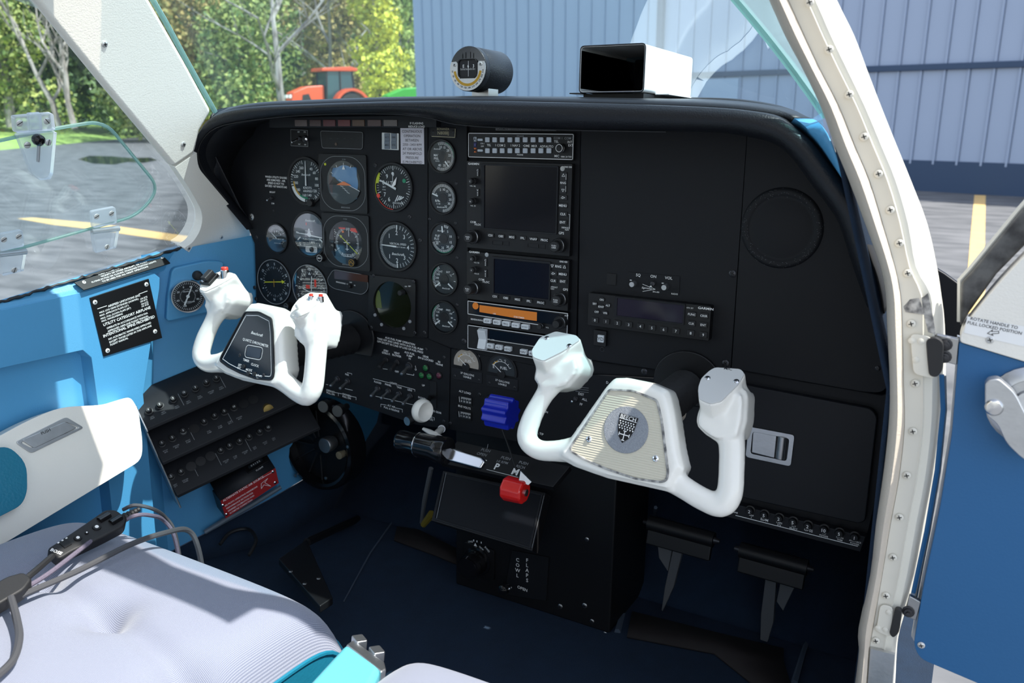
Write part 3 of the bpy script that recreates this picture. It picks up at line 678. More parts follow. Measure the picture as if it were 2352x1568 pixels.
for x, y in ((1860, 6), (1905, 114), (1951, 217), (1985, 314), (2018, 399), (2045, 482), (2066, 558), (2085, 627), (2093, 743), (2102, 880), (2097, 990), (2083, 1091), (2066, 1187), (2051, 1279), (2035, 1367), (2012, 1470)):
    f = Fr(PY(x, y, fy(y)+1)); cross_screw(tr, f, 0, 0, 3.4, .4, 'cream_metal')
def jplate(pts, lab=None):
    y = fy(pts[0][1]); f = Fr((0, y, 0)); g = G(); g.prism(f, ccw(rpoly([f.px(*p) for p in pts], 5)), 0, 1.6); return obj('hinge_plate', g, 'cream_metal', tr, bevel=.6), f
for pts, riv in (([(2090, 765), (2140, 772), (2150, 870), (2098, 858)], ((2094, 781), (2115, 783), (2103, 825))), ([(2022, 1385), (2052, 1392), (2048, 1462), (2012, 1448)], ((2042, 1404), (2017, 1440), (2034, 1443)))):
    h, f = jplate(pts)
    for p in riv:
        u, v = f.px(*p); g = G(); g.lathe(f.at(u, v, 1.4), [(2.8, 0), (2.6, .8), (1.2, 1.3), (.01, 1.4)], 12); obj('rivet', g, 'cream_metal', h)
for pts in ([(2127, 778), (2150, 772), (2168, 785), (2166, 850), (2150, 866), (2134, 860), (2130, 820)], [(2056, 1395), (2072, 1398), (2066, 1450), (2052, 1462), (2043, 1452)]):
    f = Fr((0, fy(pts[0][1])-1, 0)); g = G(); g.prism(f, ccw(rpoly([f.px(*p) for p in pts], 4)), -4, 3); obj('hinge_slot', g, 'rubber', tr, bevel=1)
g = G(); f = Fr((0, -203, 0)); g.prism(f, ccw([f.px(*p) for p in ((2070, 690), (2120, 682), (2132, 672), (2142, 720), (2150, 768), (2132, 762), (2122, 722), (2080, 716))]), 0, 1.2); obj('worn_patch', g, 'grime', tr)
g = G(); f = Fr((0, -203, 0)); g.prism(f, ccw([f.px(*p) for p in ((2000, 1488), (2055, 1502), (2050, 1568), (2044, 1640), (1990, 1640), (1994, 1560))]), -3, 1.0); obj('sill_plate', g, 'alu', tr)
g = G(); a = [PY(x, y, -185) for x, y in ((2163, 860), (2166, 940), (2152, 1080), (2128, 1220), (2098, 1360))]; g.tube(a, 2.2, 6); obj('drain_strip', g, 'blue_door', tr)
g = G(); a = [PY(x, y, -180) for x, y in ((2170, 862), (2172, 940), (2158, 1080), (2134, 1220), (2102, 1380))]; g.tube(a, 1.4, 6); obj('weather_strip', g, 'alu', tr)

# open cabin door
DR = Fr((612, -196, 0), (1, .04, 0), (0, 0, 1))
dr = thing('door_1', 'open cabin door with blue lower panel and cream upper panel', None, DR.p(100, -450), kind='structure')
def dpx(P, n=0.): return [DR.px(x, y, n) for x, y in P]
g = G(); g.prism(DR, ccw(rpoly(dpx([(2203, 786), (2600, 905), (2600, 1720), (2112, 1512), (2098, 1480), (2122, 1340), (2158, 1170), (2186, 1000), (2198, 850)]), [2, 2, 2, 18, 12, 10, 10, 10, 6])), -22, 0); obj('door_lining', g, 'blue_door', dr, bevel=3)
g = G(); g.prism(DR, ccw(dpx([(2199, 783), (2600, 903), (2600, 1735), (2112, 1522), (2091, 1486), (2117, 1340), (2153, 1170), (2181, 1000), (2194, 850)])), -27, -20); obj('door_edge', g, 'alu', dr)
g = G(); g.prism(DR, ccw(rpoly(dpx([(2204, 784), (2600, 903), (2600, 470), (2400, 540), (2300, 640), (2228, 730), (2208, 760)]), [3, 3, 3, 3, 20, 20, 14])), -24, 3); obj('upper_panel', g, 'cream', dr, bevel=4, seg=3)
g = G(); g.prism(DR, ccw(dpx([(2206, 757), (2226, 722), (2290, 632), (2390, 530), (2390, 455), (2352, 480), (2230, 628), (2207, 652)])), -30, -6); obj('gasket', g, 'worn_rubber', dr, bevel=4)
g = G(); g.tube([DR.p(*DR.px(x, y), -14) for x, y in ((2205, 745), (2206, 648), (2228, 624), (2352, 474), (2420, 400))], 2.6, 6); obj('frame_edge', g, 'cream_metal', dr)
f = DR.at(0, 0, 3.2); q = dpx([(2225, 735), (2352, 762)], 3)
g = G(); g.poly(DR, dpx([(2222, 726), (2370, 752), (2370, 800), (2214, 764)], 3), 3.3); obj('decal', g, 'white', dr)
u, v = DR.px(2297, 739, 3); g = G(); R = math.degrees(math.atan2(DR.px(2330, 751, 3)[1]-DR.px(2236, 732, 3)[1], DR.px(2330, 751, 3)[0]-DR.px(2236, 732, 3)[0]))
u, v = DR.px(2283, 741, 3); g.text(DR, u, v, 'ROTATE HANDLE TO', 2.6, 3.6, rot=R); u, v = DR.px(2284, 752, 3); g.text(DR, u, v, 'FULL LOCKED POSITION', 2.6, 3.6, rot=R)
g.line(DR, dpx([(2268, 765), (2280, 757), (2278, 761), (2294, 760), (2294, 765), (2278, 766), (2281, 770), (2268, 765)], 3), .5, 3.6); obj('lettering', g, 'ink_black', dr)
for (x, y, n) in ((2274, 780, 3.2), (2116, 1481, .2)): u, v = DR.px(x, y, n); cross_screw(dr, DR, u, v, 3.2, n)
def dhinge(P, bolts):
    g = G(); g.prism(DR, ccw(dpx(P)), -8, -2); h = obj('hinge', g, 'steel', dr, bevel=1)
    for x, y in bolts:
        u, v = DR.px(x, y); g = G(); g.lathe(DR.at(u, v, -2), [(5.5, 0), (5.5, 1), (4, 1.2), (3.6, 4), (2, 4.2), (2, 7), (.01, 7.2)], 12); obj('bolt', g, 'screw_dark', h)
dhinge([(2150, 768), (2204, 780), (2198, 840), (2152, 828)], ((2172, 792), (2170, 820)))
dhinge([(2088, 1370), (2116, 1385), (2104, 1428), (2076, 1416)], ((2086, 1406),))
# door handle
hb = DR.at(*DR.px(2330, 905), 0)
g = G(); g.lathe(hb.at(14, -8, 0), [(34, 0), (34, 3), (29, 7), (24, 7.5), (23, 5), (16, 5), (15, 9), (.01, 10)], 30); h = obj('handle', g, 'alu', dr)
P = [(2262, 875), (2270, 866), (2292, 862), (2330, 895), (2352, 940), (2400, 1010), (2400, 1060), (2352, 1050), (2310, 1010), (2290, 965), (2262, 945)]
g = G(); g.prism(DR, ccw(rpoly(dpx(P, 14), 6)), 10, 24); obj('lever', g, 'alu', h, bevel=5, seg=3)
u, v = DR.px(2283, 935, 24); g = G(); g.lathe(DR.at(u, v, 22), [(7, 0), (7, 3), (5.5, 5), (.01, 5.6)], 20); obj('pivot_screw', g, 'chrome', h)

f = Fr((0, 260, 0)); P = ccw([f.px(*p) for p in ((2130, 604), (2170, 628), (2214, 660), (2214, 775), (2130, 775))]); g = G(); g.prism(f, P, -14, 0); obj('dark_shape', g, 'black', label='dark slanted panel glimpsed between the door frame and the open door', cat='panel', bevel=2)  # plain black plate for an unidentified dark shape
# ------------------------------------------------------------------ glareshield
Bp = [(574, 527, -2), (515, 456, -22), (470, 402, -52), (450, 352, -80), (462, 303, -95), (492, 266, -104), (560, 247, -108), (700, 240, -110), (880, 234, -110), (1060, 232, -110), (1250, 236, -110), (1450, 241, -110), (1640, 249, -110), (1730, 258, -110), (1783, 269, -108), (1824, 294, -106), (1869, 334, -104), (1905, 380, -102), (1940, 428, -100), (1975, 480, -98), (2010, 560, -92), (2036, 650, -84), (2042, 706, -76)]
Cp = [(580, 525, -2), (521, 455, -20), (476, 400, -50), (458, 354, -78), (473, 314, -90), (512, 288, -96), (600, 273, -98), (700, 264, -98), (860, 260, -98), (975, 267, -98), (1060, 286, -98), (1250, 296, -98), (1440, 300, -98), (1640, 304, -98), (1722, 315, -98), (1778, 330, -96), (1820, 364, -94), (1864, 424, -92), (1898, 468, -90), (1926, 512, -88), (1950, 584, -84), (1972, 650, -78), (1992, 706, -72)]
N = 70
Bc = spline([PY(*p) for p in Bp], N); Cc = spline([PY(*p) for p in Cp], N)
dk = [DK[0]+V3(0, -6, -60), DK[0]+V3(0, -4, -30)]+DK+[PY(1935, 400, -150), PY(1975, 520, -160), PY(2015, 640, -165), PY(2030, 720, -165)]
Ac = spline(dk, N)
Dn = []
for k, (b, c) in enumerate(zip(Bc, Cc)):
    t = k/(N-1); Dn.append(V3(c[0]+(0 if t > .25 else -4), 6, c[2]+ (10 if .2 < t < .7 else 0)))
gs = thing('glareshield', 'black padded vinyl glareshield hood over the instrument panel', 'glareshield', V3(40, 40, 20))
rows = []
for a, b, c, d in zip(Ac, Bc, Cc, Dn):
    m = (b+c)/2; out = V3(0, -1, 0)
    up = b-c; L = np.linalg.norm(up)
    rows.append([a*.55+b*.45+V3(0, 0, 3) if k else a for k in (0,)]+[a*.25+b*.75+V3(0, 0, 4), b+V3(0, 14, 1.5), b, b*.8+c*.2+out*7, m+out*10, b*.2+c*.8+out*7, c, c+V3(0, 12, 1), (c+d)/2, d])
g = G(); g.grid([[r[i] for r in rows[:47]] for i in range(3)]); obj('deck', g, 'vinyl_black', gs, ang=60, solid=1.5)
g = G(); g.grid([[r[i] for r in rows[57:]] for i in range(3)]); obj('side_return', g, 'panel', gs, ang=60, solid=1.5)
g = G(); g.grid([[r[i] for r in rows[46:58]] for i in range(3)]); obj('side_fillet', g, 'blue_vinyl', gs, ang=60, solid=1.5, label='blue vinyl end of the glareshield')
g = G(); g.grid([[r[i] for r in rows] for i in range(2, 9)]); obj('padded_lip', g, 'vinyl_black', gs, ang=75)
g = G(); g.grid([[r[i] for r in rows] for i in range(8, 11)]); obj('hood_lining', g, 'panel', gs, ang=60, solid=1.5)
g = G(); g.tube([c+V3(0, -2.5, -.6) for c in Cc[3:40]], .7, 5); obj('piping', g, 'rubber', gs)
# raised front strip of the deck by the windshield on the right
g = G(); q = spline([PY(x, y, d) for x, y, d in ((1520, 229, 150), (1640, 230, 130), (1720, 236, 90), (1800, 252, 20), (1860, 282, -50), (1892, 315, -100))], 20); g.tube(q, 5.5, 8, flat=.6); obj('edge_roll', g, 'vinyl_black', gs)

# ------------------------------------------------------------------ panel plates
def plate(name, pts, label, m='panel', n0=-4, n1=0., y=0., r=2, cat='panel', bevel=.6, group=None):
    f = Fr((0, y, 0)); g = G(); g.prism(f, ccw(rpoly([f.px(*p) if p[0] > -9000 else p[1:] for p in pts], r)), n0, n1)
    return obj(name, g, m, label=label, cat=cat, bevel=bevel, group=group)
p_f = plate('instrument_panel', [(500, 262), (600, 250), (982, 246), (982, 776), (846, 757), (760, 742), (590, 742), (585, 560), (560, 500), (470, 380)], 'black flight instrument panel in front of the pilot')
p_e = plate('instrument_panel', [(984, 246), (1072, 246), (1076, 806), (1034, 798), (984, 778)], 'narrow black panel strip holding the engine gauges')
p_r = plate('instrument_panel', [(1062, 248), (1334, 250), (1322, 858), (1062, 806)], 'black panel framing the radio stack', y=5)
p_t = plate('instrument_panel', [(1336, 254), (1640, 262), (1717, 290), (1678, 846), (1620, 852), (1560, 856), (1326, 822)], 'plain black panel with the transponder')
p_s = plate('instrument_panel', [(1719, 270), (2040, 420), (2052, 800), (2044, 880), (2026, 902), (1985, 900), (1680, 846)], 'far right black panel with the round speaker', r=[2, 2, 2, 30, 30, 30, 2])
# sub panels
SP = 7.0
l_p = plate('lower_panel', [(585, 742), (760, 742), (846, 757), (984, 778), (1034, 800), (1030, 986), (955, 975), (760, 908), (640, 868), (585, 850)], 'black switch panel below the flight instruments', 'panel', y=SP)
l_c = plate('lower_panel', [(1036, 800), (1322, 858), (1530, 870), (1560, 1100), (1400, 1062), (1235, 1022), (1032, 986)], 'black switch panel with fuel gauges below the radio stack', 'panel', y=SP)
l_g = plate('lower_panel', [(1326, 824), (1560, 858), (1690, 850), (2026, 908), (2046, 900), (2044, 1010), (1992, 1226), (1690, 1152), (1560, 1110)], 'black lower panel around the glove box', 'panel', y=SP+6)
f = Fr((0, SP+6, 0)); gb = thing('glove_box', 'black glove box door with a flush metal latch', 'glove box', PY(1860, 1190, SP))
P = rpoly([f.px(*p) for p in ((1560, 838), (1716, 880), (2004, 934), (2018, 952), (1990, 1190), (1976, 1196), (1560, 1104))], [4, 4, 10, 8, 8, 6, 4])
g = G(); g.prism(f, ccw(P), -2, 9); obj('door', g, 'panel2', gb, bevel=4, seg=3)
q = [(1720, 978), (1826, 998), (1817, 1070), (1713, 1048)]; f9 = f.at(0, 0, 9); o_ = ccw(rpoly([f9.px(*p) for p in q], 4)); i_ = ccw(rpoly(inset([f9.px(*p) for p in q], 8), 4))
g = G(); g.frame(f9, o_, i_, 0, 2.2); b = obj('latch_frame', g, 'alu', gb, bevel=.5)
g = G(); g.prism(f9, ccw([f9.px(*p) for p in ((1730, 989), (1784, 1000), (1779, 1051), (1727, 1038))]), -1, 1.4); obj('paddle', g, 'alu', b, bevel=.8)
g = G(); a, c = f9.px(1798, 1002), f9.px(1792, 1052); g.tube([f9.p(*a, -1), f9.p(*c, -1)], 6, 12); obj('roller', g, 'steel', b)
# fuse strip under the glove box
q = [(1676, 1150), (1990, 1228), (1978, 1263), (1660, 1180)]; fs = Fr((0, SP, 0))
fp = thing('fuse_panel', 'black fuse strip with numbered breakers under the glove box', 'fuse panel', PY(1830, 1240, SP))
g = G(); g.prism(fs, ccw([fs.px(*p) for p in q]), -6, 6); obj('plate', g, 'panel2', fp, bevel=1)
f6 = fs.at(0, 0, 6); g = G(); a = [f6.px(1690, 1183), f6.px(1970, 1254)]; g.line(f6, a, .8); RT = math.degrees(math.atan2(a[1][1]-a[0][1], a[1][0]-a[0][0]))
for x, y, t in ((1726, 1183, 'ADF|1'), (1756, 1193, 'EDM|'), (1790, 1200, 'CMPS|SYS'), (1823, 1208, 'ALT|SELECT'), (1857, 1217, 'GPSS|'), (1893, 1225, 'A/P|POWER'), (1929, 1234, 'PITCH|TRIM'), (1964, 1243, 'AVIONICS|POWER')):
    u, v = f6.px(x, y); a, b = t.split('|'); big = b == ''
    g.text(f6, u, v, a, 3.4 if big else 2.1, rot=RT)
    if b: g.text(f6, u, v-3, b, 2.1, rot=RT)
u, v = f6.px(1688, 1176); g.text(f6, u, v, 'TONE', 2, rot=RT); obj('lettering', g, 'ink', fp)
for x, y, t in ((1724, 1170, '2'), (1757, 1179, '5'), (1791, 1187, '2'), (1823, 1195, '5'), (1857, 1204, '2'), (1894, 1213, '10'), (1929, 1221, '5'), (1964, 1230, '1')):
    u, v = f6.px(x, y); h = f6.at(u, v); g = G(); g.lathe(h, [(6, 0), (6, 1.5), (4.6, 2), (4.6, 6), (4, 6.8), (.01, 6.8)], 16); b = obj('breaker', g, 'black', fp)
    g = G(); g.text(h, 0, 0, t, 4.2, 7); obj('rating', g, 'ink', b)
# screws of the plates
def pscrew(par, x, y, r=3.6, m='screw_dark', yy=0.): cross_screw(par, Fr(PY(x, y, yy)), 0, 0, r, .1, m, rot=x % 90)
for x, y in ((862, 379), (941, 498), (965, 552), (852, 722), (975, 764), (585, 660), (588, 686), (590, 545)): pscrew(p_f, x, y, 3.2)
for x, y in ((1066, 784),): pscrew(p_e, x, y, 4.5)
for x, y in ((1683, 628), (1667, 834), (1480, 854)): pscrew(p_t, x, y, 4.6)
pscrew(p_s, 2016, 846, 3)
# speaker bulge
f = Fr(PY(1795, 524)); g = G(); g.lathe(f, [(46, 0), (44, 2.5), (40, 3.2), (37, 1.5), (35, .6), (33, 1.4), (.01, 1.8)], 48, sx=1.0); obj('speaker_grille', g, 'panel', p_s, ang=60)
g = G()
for i in range(150):
    a = random.uniform(0, 6.28); r = 41+random.gauss(0, 2.2); x, y = r*math.cos(a), r*math.sin(a); g.poly(f, [(x, y), (x+.5, y), (x+.4, y+.5)], 3.6)
obj('dust', g, 'ink_dim', p_s, kind='stuff')
g = G(); c = f.o
for (x, y, rr) in ((1405, 641, 0),): 
    q = Fr(PY(x, y)); g = G(); g.prism(q, rrect(-6.5, 6.5, -7.5, 7.5, 1), 0, 1.2); obj('blank_cover', g, 'black', p_t, bevel=.4)

# ------------------------------------------------------------------ compass
KY = 30.
kf = Fr(PY(1075, 158, KY-42)).tilt(0, 0)
km = thing('magnetic_compass', 'round black magnetic compass with correction card on the glareshield', 'compass', PY(1110, 222, KY))
ra = kf.px(1076, 111)[1]-0; R = 28.5
kb = Fr(kf.o, (1, 0.0, 0), (0, 0, 1))
g = G(); g.lathe(kb, [(R*.92, -74), (R, -70), (R, -12), (R*.985, -11), (R*.985, -10), (R, -9), (R, -1), (R*.97, 0)], 40); obj('body', g, 'vinyl_black', km)
g = G(); g.lathe(kb, [(R*.965, -1), (R*.965, .4), (.01, .5)], 40); obj('face', g, 'gloss_black', km)
win = ccw(rrect(-13.5, 13.5, -10, 11, 4)); wo = ccw(rrect(-15, 15, -11.5, 12.5, 5))
g = G(); g.frame(kb, wo, win, .3, 2.4); obj('window_frame', g, 'black', km, bevel=.4)
g = G(); g.poly(kb, win, .7); obj('card', g, 'dial_black', km)
g = G(); g.line(kb, [(1.5, 9.5), (1.5, -9.5)], .5, 1.6); g.text(kb, -6.5, 3.5, 'E', 4, .9); g.text(kb, .8, 3.5, '6', 4, .9); g.text(kb, 9, 3.5, '3', 4, .9)
for i in range(18): g.line(kb, [(-11+i*1.3, -1.5), (-11+i*1.3, .3 if i % 3 else 1)], .3, .9)
obj('markings', g, 'ink', km)
# correction card: a horseshoe plate
out = [(R*.97*math.sin(math.radians(a)), R*.97*math.cos(math.radians(a))) for a in range(78, 283, 6)]; inn = [(-15.6, 6), (-15.6, -6), (-12, -12.2), (12, -12.2), (15.6, -6), (15.6, 6)]
g = G(); g.prism(kb, ccw(out+[(-R*.9, 9), (-18, 9.4), (-15.6, 7)]+inn+[(15.6, 7), (18, 9.4), (R*.9, 9)]), .4, 1.2); obj('card_plate', g, 'alu', km)
g = G(); g.arc(kb, 18.5, 22, 98, 262, 1.35, 30); obj('card_scale', g, 'amber', km)
g = G()
for i, t in enumerate(('330', '300', '270', '240', '210', '180', '150', '120', '90', '60', '30', 'N')):
    a = math.radians(98+i*15); g.text(kb, 23.9*math.sin(a), 23.9*math.cos(a), t, 2.2, 1.4, rot=180-math.degrees(a))
obj('card_lettering', g, 'ink_black', km)
for s in (-1, 1): cross_screw(km, kb, s*20.3, 5.6, 2.6, 1.2)
g = G()
for u in (-9, -4, 3, 8): g.box(kb, u, u+1.1, 13.2, 22-abs(u)*.35, .4, 1.5)
obj('vent_ribs', g, 'gloss_black', km, kind='stuff')
g = G(); g.prism(kb, rrect(-11, 16, -R-9, -R*.75, 1), -52, -26); obj('bracket', g, 'steel', km, bevel=1)
g = G(); g.prism(kb, rrect(-20, 24, -R-10.5, -R-8, .8), -58, -18); obj('base_plate', g, 'vinyl_black', km, bevel=.6)
for u in (-16, 19.5): cross_screw(km, kb.at(u, -R-8, -22).tilt(-90), 0, 0, 3, 0, 'screw_dark')
# ------------------------------------------------------------------ open sheet metal box on the right of the glareshield
BY = 5.
bf = Fr(PY(1405, 212, BY)); cs = [bf.px(*p) for p in ((1334, 112), (1478, 98), (1484, 212), (1334, 212))]
mb = thing('metal_shroud', 'open ended metal box with white side on top of the glareshield', 'shroud', PY(1420, 222, BY))
w0, w1, h1 = cs[0][0], (cs[1][0]+cs[2][0])/2, (cs[0][1]+cs[1][1])/2+1
po = ccw(rpoly([(w0, 0), (w1, 0), (w1, h1), (w0, h1)], 5)); pi = ccw(inset(po, 1.2)); D = 178
g = G(); k = len(po); g.grid([[bf.p(u, v, 0) for u, v in pi]+[bf.p(*pi[0], 0)], [bf.p(u, v, -D) for u, v in pi]+[bf.p(*pi[0], -D)]]); obj('lining', g, 'gloss_black', mb)
g = G(); g.poly(bf, pi, -D+1); obj('rear_wall', g, 'gloss_black', mb)
g = G(); g.frame(bf, po, pi, -D, 0); obj('shell', g, 'white', mb)
e = [(u, v) for u, v in po]; g = G(); g.tube([bf.p(u, v, .3) for u, v in e]+[bf.p(*e[0], .3)], .8, 5, False); obj('rim', g, 'screw_dark', mb)
g = G(); g.box(bf, w0-14, w0+2, -1.2, .2, -60, 0); obj('left_flange', g, 'gloss_black', mb, bevel=.3)
g = G(); g.box(bf, w1-2, w1+16, -1.2, .2, -D, -45); obj('right_flange', g, 'white', mb, bevel=.3)
g = G(); g.box(bf, w0+2, w1-3, -9, -1.2, -D+10, -8); obj('foot', g, 'black', mb)
# ------------------------------------------------------------------ flight instruments
def rmm(px, py, rv, y=0.): return (PY(px, py-rv, y)[2]-PY(px, py+rv, y)[2])/2
def dial(name, label, px, py, rv, face='dial', cat='gauge', bez=1.13, group=None, glass_=True, depth=3., fn=.4):
    o = PY(px, py); f = Fr(o); r = rmm(px, py, rv)
    t = thing(name, label, cat, o+V3(0, 0, -r), group)
    g = G(); g.lathe(f, [(r*bez, 0), (r*bez, depth*.6), (r*bez*.985, depth), (r*1.02, depth), (r*.98, fn), (r*.9, fn-.3)], 48); obj('bezel', g, 'black', t)
    g = G(); g.disc(f, r, fn, 48); obj('face', g, face, t)
    if glass_: g = G(); g.disc(f, r*1.0, depth-.6, 40); obj('glass', g, 'lens', t)
    return t, f.at(0, 0, fn), r
def nums(g, f, r, items, size, n=.25):
    for a, s in items: q = math.radians(a); g.text(f, r*math.sin(q), r*math.cos(q), s, size, n)
def logo(g, f, u, v, w): g.text(f, u, v, 'Beechcraft', w*.17, shear=.35, bold=.012)
def flat_arrow(g, f, ang, r0, r1, wd, hd, n):
    a = math.radians(ang); e = np.array([math.sin(a), math.cos(a)]); q = np.array([e[1], -e[0]])
    g.line(f, [tuple(e*r0), tuple(e*(r1-hd))], wd, n); g.poly(f, [tuple(e*r1), tuple(e*(r1-hd)+q*hd*.45), tuple(e*(r1-hd)-q*hd*.45)][::-1], n)
def knob(par, f, u, v, r, h, m='black', name='knob', cap=None):
    q = f.at(u, v); g = G(); k = 20; g.lathe(q, [(r, 0), (r*1.0, h*.2), (r*.95, h*.9), (r*.8, h), (.01, h)], k); return obj(name, g, m, par)

# airspeed indicator
t, f, r = dial('airspeed_indicator', 'airspeed indicator with white and yellow arcs, top left of the flight gauges', 704, 416, 50)
g = G(); g.ticks(f, r*.86, r*.97, 25, 345, 46, .55); g.ticks(f, r*.8, r*.97, 25, 345, 12, .9)
nums(g, f, r*.66, [(30, '40'), (52, '60'), (78, '80'), (104, '100'), (130, '120'), (165, '140'), (192, '160'), (232, '180'), (262, '200'), (288, '220'), (312, '240'), (336, '260')], 4.3)
g.text(f, 2, -10, 'KNOTS', 3.8); g.text(f, 2, -15, 'AIRSPEED', 3.2); logo(g, f, 0, 10, 18); obj('markings', g, 'ink', t)
g = G(); g.arc(f, r*.82, r*.97, 188, 252, .3); obj('white_arc', g, 'white', t)
g = G(); g.arc(f, r*.74, r*.82, 176, 214, .3); obj('green_arc', g, 'green', t)
g = G(); g.arc(f, r*.74, r*.82, 214, 268, .3); obj('yellow_arc', g, 'amber', t)
g = G(); g.needle(f, 1, r*.92, 7, 2.6); obj('needle', g, 'white', t)
knob(t, f, 11, -r*.98, 6, 8)
# attitude indicator
def square_inst(name, label, quad, cx, cy, rv, cat='gauge'):
    f = Fr(PY(cx, cy)); P = [f.px(*p) for p in quad]; o = f.o; t = thing(name, label, cat, o+V3(0, 0, P[2][1]))
    u0, u1, v0, v1 = min(p[0] for p in P), max(p[0] for p in P), min(p[1] for p in P), max(p[1] for p in P)
    r = rmm(cx, cy, rv)
    g = G(); out = ccw(rrect(u0-3, u1+3, v0-3, v1+3, 3, 8)); n = len(out); inn = []
    for (u, v) in out: a = math.atan2(v, u); inn.append((r*math.cos(a), r*math.sin(a)))
    g.frame(f, out, inn, 0, 3); obj('bezel', g, 'black', t)
    m = .25; mid = lambda a, b, k: a+(b-a)*k
    oct_ = [(mid(u0, u1, .22), v0), (u1-(u1-u0)*.22, v0), (u1, mid(v0, v1, .2)), (u1, mid(v0, v1, .8)), (mid(u0, u1, .78), v1), (mid(u0, u1, .22), v1), (u0, mid(v0, v1, .8)), (u0, mid(v0, v1, .2))]
    q = rpoly(oct_, 12, 5); g = G(); g.line(f, q+[q[0]], .55, 3.2); obj('outline', g, 'ink_dim', t)
    return t, f.at(0, 0, .3), r, (u0, u1, v0, v1)
t, f, r, b = square_inst('attitude_indicator', 'attitude indicator with blue sky ball and orange aircraft symbol', ((742, 358), (840, 363), (840, 486), (742, 478)), 795, 419, 50)
g = G(); pf = [(r*math.cos(q), r*math.sin(q), .2) for q in np.linspace(0, 2*math.pi, 33)[:-1]]
g.lathe(f, [(r, 0), (r*.92, 2), (r*.7, 3.2), (.01, 3.8)], 40); obj('sky_ball', g, mat('ai_sky', (.05, .2, .42), .3, coat=.6), t)
g = G(); g.poly(f, [(r*.99*math.sin(math.radians(a)), r*.99*math.cos(math.radians(a))) for a in range(112, 292, 6)][::-1], 4.2); obj('ground_half', g, mat('ai_ground', (.012, .02, .022), .3, coat=.5), t)
g = G(); g.poly(f, [(r*.95*math.sin(math.radians(a)), r*.95*math.cos(math.radians(a))) for a in range(232, 293, 6)][::-1]+[(-.62*r, .25*r), (-.15*r, -.1*r)][::1], 4.3); obj('brown_band', g, mat('ai_brown', (.07, .03, .028), .4), t)
g = G(); g.line(f, [(-.3*r, .12*r), (.92*r, -.36*r)], .7, 4.5); g.ticks(f, r*.78, r*.9, -60, 30, 4, .7, 4.5); g.poly(f, [(0, r*.8), (-3, r*.6), (3, r*.6)], 4.6)
for k in range(-2, 3): g.line(f, [(k*4-3, -8-k*3), (k*4+2, -9.6-k*3)], .5, 4.5)
obj('markings', g, 'ink', t)
g = G(); g.prism(f, [(-14, -4), (14, -4), (12, -2.6), (1, 1.6), (-1, 1.6), (-12, -2.6)], 4.8, 5.4); obj('aircraft_symbol', g, 'orange', t)
g = G(); g.disc(f, r, 6., 36); obj('glass', g, 'lens', t)
g = G(); g.text(f, 0, b[3]-4, 'KI 256', 1.8, 3.); g.text(f, 0, b[2]+4.5, 'BENDIX/KING', 2, 3.); obj('lettering', g, 'ink_dim', t)
g = G(); g.lathe(f.at(-r-5, 26, 2.7), [(2, 0), (2, .5), (.01, .6)], 10); obj('warning_dot', g, 'yellow', t)
# altimeter
t, f, r = dial('altimeter', 'altimeter with yellow, red and green bugs, top right of the flight gauges', 904, 430, 51, 'dial_black')
g = G(); g.ticks(f, r*.84, r*.96, 0, 352.8, 50, .5); g.ticks(f, r*.76, r*.96, 0, 324, 10, 1.1)
nums(g, f, r*.6, [(0, '0'), (324, '9'), (290, '8'), (236, '7'), (205, '6'), (148, '4'), (112, '3'), (70, '2'), (40, '1')][:5]+[(140, '1')], 6.2)
g.text(f, -8, 6, 'ALT', 5.4); g.text(f, 8, -r*.7, 'ENCODING', 2.6)
for k in range(4): g.line(f, [(3+k*3.4, -20+k*1.2), (8+k*3.4, -11.5-k*.6)], 1.5)
g.text(f, -17, 0, '29.9', 2.4); g.text(f, -17, -4, 'IN HG', 1.6); obj('markings', g, 'ink', t)
g = G(); g.arc(f, r*.97, r*1.03, 250, 310, 1.8); g.poly(f, [(-r*.99, 4), (-r*.8, 6), (-r*.7, 20), (-r*.85, 16)], 1.8); obj('yellow_bug', g, 'yellow', t)
g = G(); g.arc(f, r*.98, r*1.02, 180, 245, 1.9); g.lathe(f.at(-r*.84, -13, 1.6), [(3.4, 0), (3, .8), (.01, 1)], 10); obj('red_bug', g, 'redm', t)
g = G(); g.lathe(f.at(r*.66, 10, 1.6), [(3.2, 0), (3, .8), (.01, 1)], 10); obj('green_bug', g, 'green', t)
g = G(); g.needle(f, 292, r*.8, 6, 3.2, tip=.6); obj('long_needle', g, 'white', t)
g = G(); g.prism(f, [(0, 0), (5.5, 4), (8, 15), (3, 9), (-1, 3)], 1.9, 2.4); obj('short_needle', g, 'white', t)
g = G(); g.lathe(f.at(0, r*.62, 1), [(2.2, 0), (2.2, .4), (.01, .5)], 10); g.line(f, [(0, r*.55), (0, 2)], .8, 1.4); obj('thin_needle', g, 'ink', t)
# instrument air gauge
t, f, r = dial('suction_gauge', 'small dark instrument air gauge at the left edge of the panel', 637, 547, 31)
g = G(); g.ticks(f, r*.68, r*.9, -52, 58, 13, .6); nums(g, f, r*.5, [(-28, '3'), (0, '4'), (26, '5'), (50, '6')], 4); g.text(f, 3, -1, 'INSTRUMENT AIR', 2.2); g.text(f, 3, -8, 'INCHES OF MERCURY', 1.4); obj('markings', g, 'ink', t)
g = G(); g.needle(f, -52, r*.62, 0, 2.2); obj('needle', g, 'white', t)
